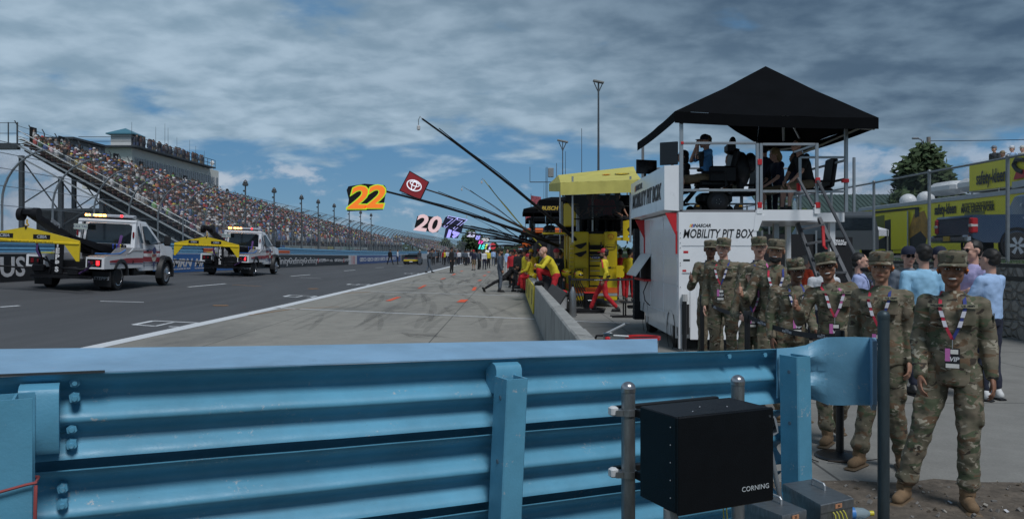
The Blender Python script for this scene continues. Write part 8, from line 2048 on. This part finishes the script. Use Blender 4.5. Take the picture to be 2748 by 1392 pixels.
# ---- people up on the cart deck
def sitp(kn=.48, lean=0, seat=.52, f=.42):
    return dict(pel=(0, 0, seat + .06), wst=(0, -.02 - lean * .2, seat + .2), chs=(0, -.03 - lean * .5, seat + .40), nck=(0, -.03 - lean * .9, seat + .57), hd=(0, -.06 - lean * 1.1, seat + .72), shL=(-.175, -.02 - lean * .8, seat + .51), shR=(.175, -.02 - lean * .8, seat + .51),
                hiL=(-.09, 0, seat + .03), hiR=(.09, 0, seat + .03), knL=(-.13, -f, kn), knR=(.13, -f, kn), anL=(-.13, -f - .02, .10), anR=(.13, -f - .02, .10), elL=(-.24, -.12 - lean, seat + .24), elR=(.24, -.12 - lean, seat + .24), wrL=(-.14, -f + .04, kn + .12), wrR=(.14, -f + .04, kn + .12))
def deck(lb, px, Y, z, rz, ps, top, **k):
    k.setdefault('bot', T_navy); k.setdefault('sleeve', 'short'); k.setdefault('skin', 'fair')
    return person(lb, (PX(px, Y), Y, z), R(rz), k.pop('h', 1.75), pose=ps, top=C[top], lod=k.pop('lod', 1), group=k.pop('group', 'people sitting up on the white cart deck'), **k)
p_ = sitp(.62, 0, .62, .48); p_.update(wrR=(.03, -.20, 1.28), elR=(.20, -.26, 1.02), wrL=(.0, -.22, 1.26), elL=(-.2, -.28, 1.0), anL=(-.1, -.72, .22), anR=(.1, -.72, .22))
deck('wheelchair user in blue shirt and two tone cap, hands raised to his face', 1900, 15.2, 2.49, -90, p_, 'blue', hat='ball', hatmat=C['navy'], hair='brown', smile=False, bot=T_khk)
deck('dark figure half hidden behind the black monitor on the deck', 1838, 16.6, 2.47, -80, sitp(), 'black', hair='black', hairstyle='long', smile=False, fem=True)
deck('woman with curly blond hair sitting on the cart deck looking down', 2092, 16.3, 2.47, -80, sitp(lean=.05), 'navy', hair='blond', hairstyle='curly', smile=False, fem=True, head=(0, 22, 0), bot=T_khk)
deck('dark haired person in black at the back of the deck behind the wheelchair', 1962, 17.2, 2.47, -60, sitp(), 'black', hair='black', skin='tan', smile=False, bot=T_blk, lod=2)
deck('man in navy standing at the back rail of the cart deck', 2052, 17.5, 2.47, 170, None, 'navy', hair='black', smile=False, bot=T_blk, lod=2, hat='ball', hatmat=C['black'], h=1.6)
deck('man in black shirt and shorts leaning forward, hands on bare knees', 2168, 15.5, 2.47, -80, sitp(lean=.14), 'black', hair='brown', bot=T_khk, smile=False, h=1.85)
deck('dark shirted man seated between the curly haired woman and the shorts wearer', 2138, 16.9, 2.47, -75, sitp(), 'navy', hair='black', skin='tan', smile=False)
# ---- yellow and red crew
ov = 'crewmen in yellow and red'
w_ = person('crewman in yellow top and red trousers striding past the yellow cart', (PX(1622, 22.3), 22.3, 0), R(-110), 1.80, 'tan', dict(anL=(-.08, -.42, .10), knL=(-.1, -.26, .50), anR=(.06, .38, .16), knR=(.1, .06, .50), wrL=(-.25, -.12, .90), wrR=(.24, .02, .90), elR=(.24, .12, 1.12)), C['yellow'], T_red, m_shoe, hat='ball', hatmat=M('cap_red', (.42, .02, .03)), hair='black', smile=False, lod=1, group=ov, extra={'beard': 1})
def crewtrim(t, J=None, spine=((0, .13, 1.36), (0, .14, 1.18))):
    for s in (-1, 1): m = MB(); m.path([(s * .20, -.03, 1.46), (s * .245, .0, 1.38), (s * .27, .02, 1.24)], .022, 6); m.build('sleeve_stripe', m_red, t)
    text('PENNZOIL', 'lettering', .075, m_ink, t, (0, .148, 1.24), (-1, 0, 0), (0, 0, 1), .002, 0, .002)
crewtrim(w_)
m = MB(); m.tube((0, 0, .985), (0, 0, 1.03), .165, n=16); m.build('belt_strap', m_dk, w_)
kp = dict(pel=(0, 0, 1.12), wst=(0, -.05, 1.26), chs=(0, -.16, 1.43), nck=(0, -.27, 1.57), hd=(0, -.33, 1.70), shL=(-.19, -.22, 1.52), shR=(.19, -.22, 1.52), hiL=(-.09, 0, 1.08), hiR=(.09, 0, 1.08), knL=(-.15, -.42, 1.22), anL=(-.15, -.36, .92), knR=(.12, -.1, .70), anR=(.12, .3, .62), elL=(-.27, -.38, 1.30), elR=(.27, -.40, 1.30), wrL=(-.1, -.50, 1.32), wrR=(.02, -.50, 1.34))
b_ = person('bald stocky crewman in yellow and red kneeling on the pit wall', (PX(1490, 21.4), 21.4, 0), R(-80), 1.78, 'fair', kp, C['yellow'], T_red, m_shoe, hair=None, hairstyle='bald', smile=False, lod=1, group=ov, wide=1.2)
text('PENNZOIL', 'lettering', .085, m_ink, b_, (0, .065, 1.36), (-1, 0, 0), (0, .35, 1), .002, 0, .003)
sp_ = sitp(.95, .05, .84, .40); sp_.update(anL=(-.12, -.48, .52), anR=(.12, -.34, .42), knL=(-.13, -.40, .88), knR=(.13, -.36, .84), elL=(-.25, -.2, 1.10), wrL=(-.10, -.36, 1.02), wrR=(.12, -.36, 1.02), elR=(.25, -.15, 1.10))
person('crewman in yellow and red sitting on the pit wall, legs hanging over', (.68, 28.2, 0), R(-95), 1.70, 'tan', sp_, C['yellow'], T_red, m_shoe, hat='ball', hatmat=M('cap_red', (.42, .02, .03)), hair='black', smile=False, lod=1, group=ov)
helmet(1432, 742, 27.6, 'yellow and black helmet resting on the wall beside the seated crewman', R(-60))
lg = dict(pel=(0, 0, .62), wst=(0, -.10, .72), chs=(0, -.26, .86), nck=(0, -.40, .97), hd=(0, -.50, 1.06), shL=(-.18, -.35, .95), shR=(.18, -.35, .95), hiL=(-.09, 0, .58), hiR=(.09, 0, .58), knL=(-.1, .42, .42), anL=(-.1, .86, .14), knR=(.1, -.38, .50), anR=(.1, -.34, .10), elL=(-.2, -.52, .80), wrL=(-.12, -.74, .72), elR=(.2, -.52, .80), wrR=(.12, -.74, .72), toeL=(0, -.4, -.9))
person('man in black stretching in a deep lunge with hands toward the wall', (PX(1355, 34), 34, 0), R(90), 1.75, 'tan', lg, C['black'], T_blk, m_shoe, hat='ball', hatmat=C['black'], hair='black', smile=False, lod=1, group='pit crew standing in the lane')
def lane(lb, px, feet, h, rz, top, bot, **k):
    q = G(px, feet); return person(lb, (q.x, q.y, q.z), R(rz), h, k.pop('skin', 'tan'), k.pop('pose', None), C[top], bot, m_shoe, smile=False, lod=k.pop('lod', 2), group='pit crew standing in the lane', hair=k.pop('hair', 'black'), **k)
lane('bearded man in steel grey race suit and hat watching the lunging man', 1342, 783, 1.83, 100, 'steel', T_gry, hat='ball', hatmat=C['black'], extra={'beard': 1}, lod=1)
lane('man in dark cap and grey suit leaning, first left on the lane line', 1151, 732, 1.98, 120, 'charcoal', T_gry, hat='ball', hatmat=C['black'], pose=dict(pel=(0, 0, .97), chs=(0, -.12, 1.28), nck=(0, -.2, 1.44), hd=(0, -.25, 1.58), shL=(-.175, -.16, 1.38), shR=(.175, -.16, 1.38), wrL=(-.2, -.4, 1.1), wrR=(.2, -.4, 1.1), anL=(-.1, -.2, .1), anR=(.1, .2, .1)))
lane('slim man all in black standing on the concrete, right of the lane line', 1212, 733, 2.0, 60, 'black', T_blk, hat='ball', hatmat=C['black'])
lane('man in black with legs wide apart near the far wall', 1047, 710, 1.85, 160, 'black', T_blk, pose=dict(anL=(-.36, 0, .1), knL=(-.24, 0, .5), anR=(.36, 0, .1), knR=(.24, 0, .5)))
lane('figure in white and black suit beside the race car', 1067, 709, 1.8, 100, 'white', T_blk)
lane('man in bright red shirt among the distant lane crowd', 1229, 709.5, 1.8, 0, 'red', T_blk)
lane('man in pale vest and light trousers walking this way', 1265, 708.5, 1.85, 10, 'navy', T_wht)
lane('man in dark grey with tall cap facing away in the lane', 1287, 710.5, 1.95, 180, 'steel', T_gry, hat='ball', hatmat=C['black'])
lane('man in light blue shirt and grey trousers, back turned by the boards', 1324, 713, 1.9, 170, 'pale', T_gry)
lane('man in white trousers and black top beside the steel grey suit', 1361, 740, 1.85, 60, 'pale', T_wht)
lane('man in black and yellow top with backpack', 1312, 711, 1.8, 150, 'amber', T_blk)
for i, (px, Y, z, top, lb) in enumerate(((1408, 33, 0, 'yellow', 'crewman in yellow in sunglasses behind the seated crewman'), (1426, 32.5, 0, 'amber', 'crewman in golden yellow cap and suit behind the pit wall'), (1493, 24.6, 0, 'black', 'bearded man in dark red cap behind the kneeling crewman'), (1386, 46, 0, 'orange', 'man in orange vest by the far carts'), (1432, 42, 0, 'orange', 'second man in orange near the black carts'), (1400, 40, 0, 'charcoal', 'man in white cap and dark shirt by the carts'), (1690, 27.5, 0, 'yellow', 'shadowed crewman between the yellow cart and the white cart'), (1665, 28.5, 0, 'red', 'crewman in red behind the yellow cart'))):
    person(lb, (PX(px, Y), Y, z), R(-70 + 37 * i), 1.8, 'brown' if i < 2 else 'tan', None, C[top], T_red if top in ('yellow', 'amber', 'red') else T_blk, m_shoe, hat='ball', hatmat=C['white'] if i == 5 else MATS['cap_red'] if i in (2, 7) else C['amber'] if i == 1 else C['black'], hair='black', smile=False, lod=2, group='crew behind the pit wall')
for i, (px, Y, top) in enumerate(((1600, 26.2, 'red'), (1630, 26.6, 'red'), (1655, 27, 'black'), (1584, 27.2, 'black'))):
    deck(('crew chief in red shirt seated on the yellow cart deck, nearest the screen', 'second red shirted man seated on the yellow cart deck', 'man in black seated at the right end of the yellow cart deck', 'man in black seated deep in the yellow cart deck')[i], px, Y, 2.36, (-20, 160, 30, -60)[i], sitp(), top, lod=2, hat='ball', hatmat=C['black'], hair='black', skin='tan', smile=False, group='people seated on the yellow cart deck', bot=T_blk)
# spectators on the trailer roof
for px, top, lb, hm in ((2668, 'charcoal', 'man in dark shirt and grey cap on the trailer roof at upper right', 'grey'), (2690, 'khaki', 'short blond figure behind the dark shirted man on the trailer roof', 'khaki'), (2716, 'pale', 'man in blue shirt and white cap on the trailer roof, hand to mouth', 'white'), (2744, 'cream', 'person in cream hat at the right end of the trailer roof', 'cream')):
    person(lb, (PX(px, 34), 34, 4.42 if px != 2690 else 4.2), R(-70 if px != 2690 else 20), 1.8, 'fair', None, C[top], T_navy, m_shoe, sleeve='short', hat='ball', hatmat=C[hm], hair='grey', smile=False, lod=1, group='spectators on the trailer roof')
# ---- the distant crowd of crew, copies of six low detail figures
protos = []
for top, bot, hm in (('black', T_blk, 'black'), ('charcoal', T_gry, 'white'), ('steel', T_blk, 'black'), ('yellow', T_blk, 'red'), ('white', T_navy, 'navy'), ('navy', T_khk, 'red'), ('red', T_blk, 'black')):
    protos.append((top, person('', (0, 0, -50), 0, 1.8, 'tan', None, C[top], bot, m_shoe, hat='ball', hatmat=C[hm], hair='black', smile=False, lod=3)))
rd = random.Random(17); used = set(); n_ = 0
GRPL = {'black': 'black clad', 'charcoal': 'charcoal clad, white capped', 'steel': 'steel grey clad', 'yellow': 'yellow topped', 'white': 'white shirted', 'navy': 'navy shirted, short trousered', 'red': 'red shirted'}
for k in range(58):
    px = rd.uniform(1118, 1262) if k < 34 else rd.uniform(1262, 1350); Y = rd.uniform(92, 118) if k < 34 else rd.uniform(70, 120)
    if k % 9 == 8: px, Y = rd.uniform(1368, 1460), rd.uniform(36, 60)
    top, pr = protos[rd.choice((0, 0, 0, 1, 1, 2, 2, 3, 4, 5, 6))]
    x = PX(px, Y); loc = (x, Y, zt(x, Y)); z = rd.uniform(0, 360)
    lb = 'one of the tiny %s people crowding the far pit lane' % GRPL[top]; gr = '%s people crowding the far pit lane' % GRPL[top]
    if pr.name not in used: used.add(pr.name); pr.location = loc; pr.rotation_euler = (0, 0, R(z)); pr['label'] = lb; pr['group'] = gr
    else: dup(pr, loc, R(z), lb, gr)
for top, pr in protos:
    if pr.name not in used: pr.location = (PX(1240, 110), 110, 0); pr['label'] = 'one of the tiny %s people crowding the far pit lane' % GRPL[top]; pr['group'] = GRPL[top] + ' people crowding the far pit lane'

# more hands and gear along the wall
def tyre(lb, x, y, z=0):
    t = thing('racing_slick', lb, 'tyre', (x, y, z), 0, 'black race tyres stacked behind the pit wall')
    m = MB(); m.lathe([(.20, 0), (.31, 0), (.34, .05), (.34, .23), (.31, .28), (.20, .28)], n=24); m.build('tread', m_rub, t)
    m = MB(); m.lathe([(.0, .10), (.12, .10), (.19, .24), (.21, .26), (.21, .02), (.0, .02)], n=20); m.build('rim', m_chr if y < 30 else m_yel, t)
    return t
ty = tyre('black race tyre stacked behind the pit wall, one of many', 1.35, 23.6)
for x, y, k in ((1.35, 23.6, 2), (1.3, 30.2, 4), (1.32, 35.5, 4), (1.3, 36.6, 3), (1.25, 43.5, 4), (1.25, 45, 4)):
    for i in range(k):
        if (y, i) != (23.6, 0): dup(ty, (x, y, .285 * i))
def gear(lb, px, Y, z, w, h, mat, hm):
    x = PX(px, Y); t = thing('tool_case', lb, 'case', (x, Y, z)); m = MB(); m.bbox((0, 0, h / 2), (w, .4, h), .03); m.build('body', mat, t)
    m = MB(); m.bbox((0, 0, h + .012), (w * 1.02, .42, .03), .01); m.build('lid', hm, t); m = MB(); m.path([(-.08, -.21, h * .6), (-.08, -.25, h * .6), (.08, -.25, h * .6), (.08, -.21, h * .6)], .012, 5); m.build('handle', m_alu, t)
gear('dark tool case on the ground right of the white bucket', 1518, 24.0, 0, .5, .45, m_char, m_dk)
gear('small red topped fuel case by the yellow cart ladder', 1583, 23.6, 0, .35, .5, m_dk, m_red)
gear('orange lidded case behind the seated crewman', 1440, 30, .0, .6, 1.05, m_char, m_or)
gear('silver case on the wall top near the kneeling crewman', 1456, 24.2, .82, .35, .14, m_silver, m_dk)
for i, (px, Y, rz, src, lb) in enumerate(((1378, 40, 30, 5, 'dark suited man with cap leaning by the far carts, third from the lunging man'), (1391, 37, 200, 0, 'black suited man close behind the orange vested one'), (1444, 34, 80, 3, 'yellow topped crewman deep between the black carts'), (1455, 28.8, 250, 2, 'grey suited man between the kneeling man and the black cart'), (1415, 48, 10, 0, 'black suited man far behind the seated crewman'), (1370, 52, 100, 2, 'grey suited man near the end of the yellow wall sign'), (1505, 26.2, 140, 1, 'white capped man in charcoal by the yellow shelf'), (1700, 30, 300, 6, 'red shirted man seen between the carts on the right'))):
    dup(protos[src][1], (PX(px, Y), Y, 0), R(rz), lb, 'crew behind the pit wall')
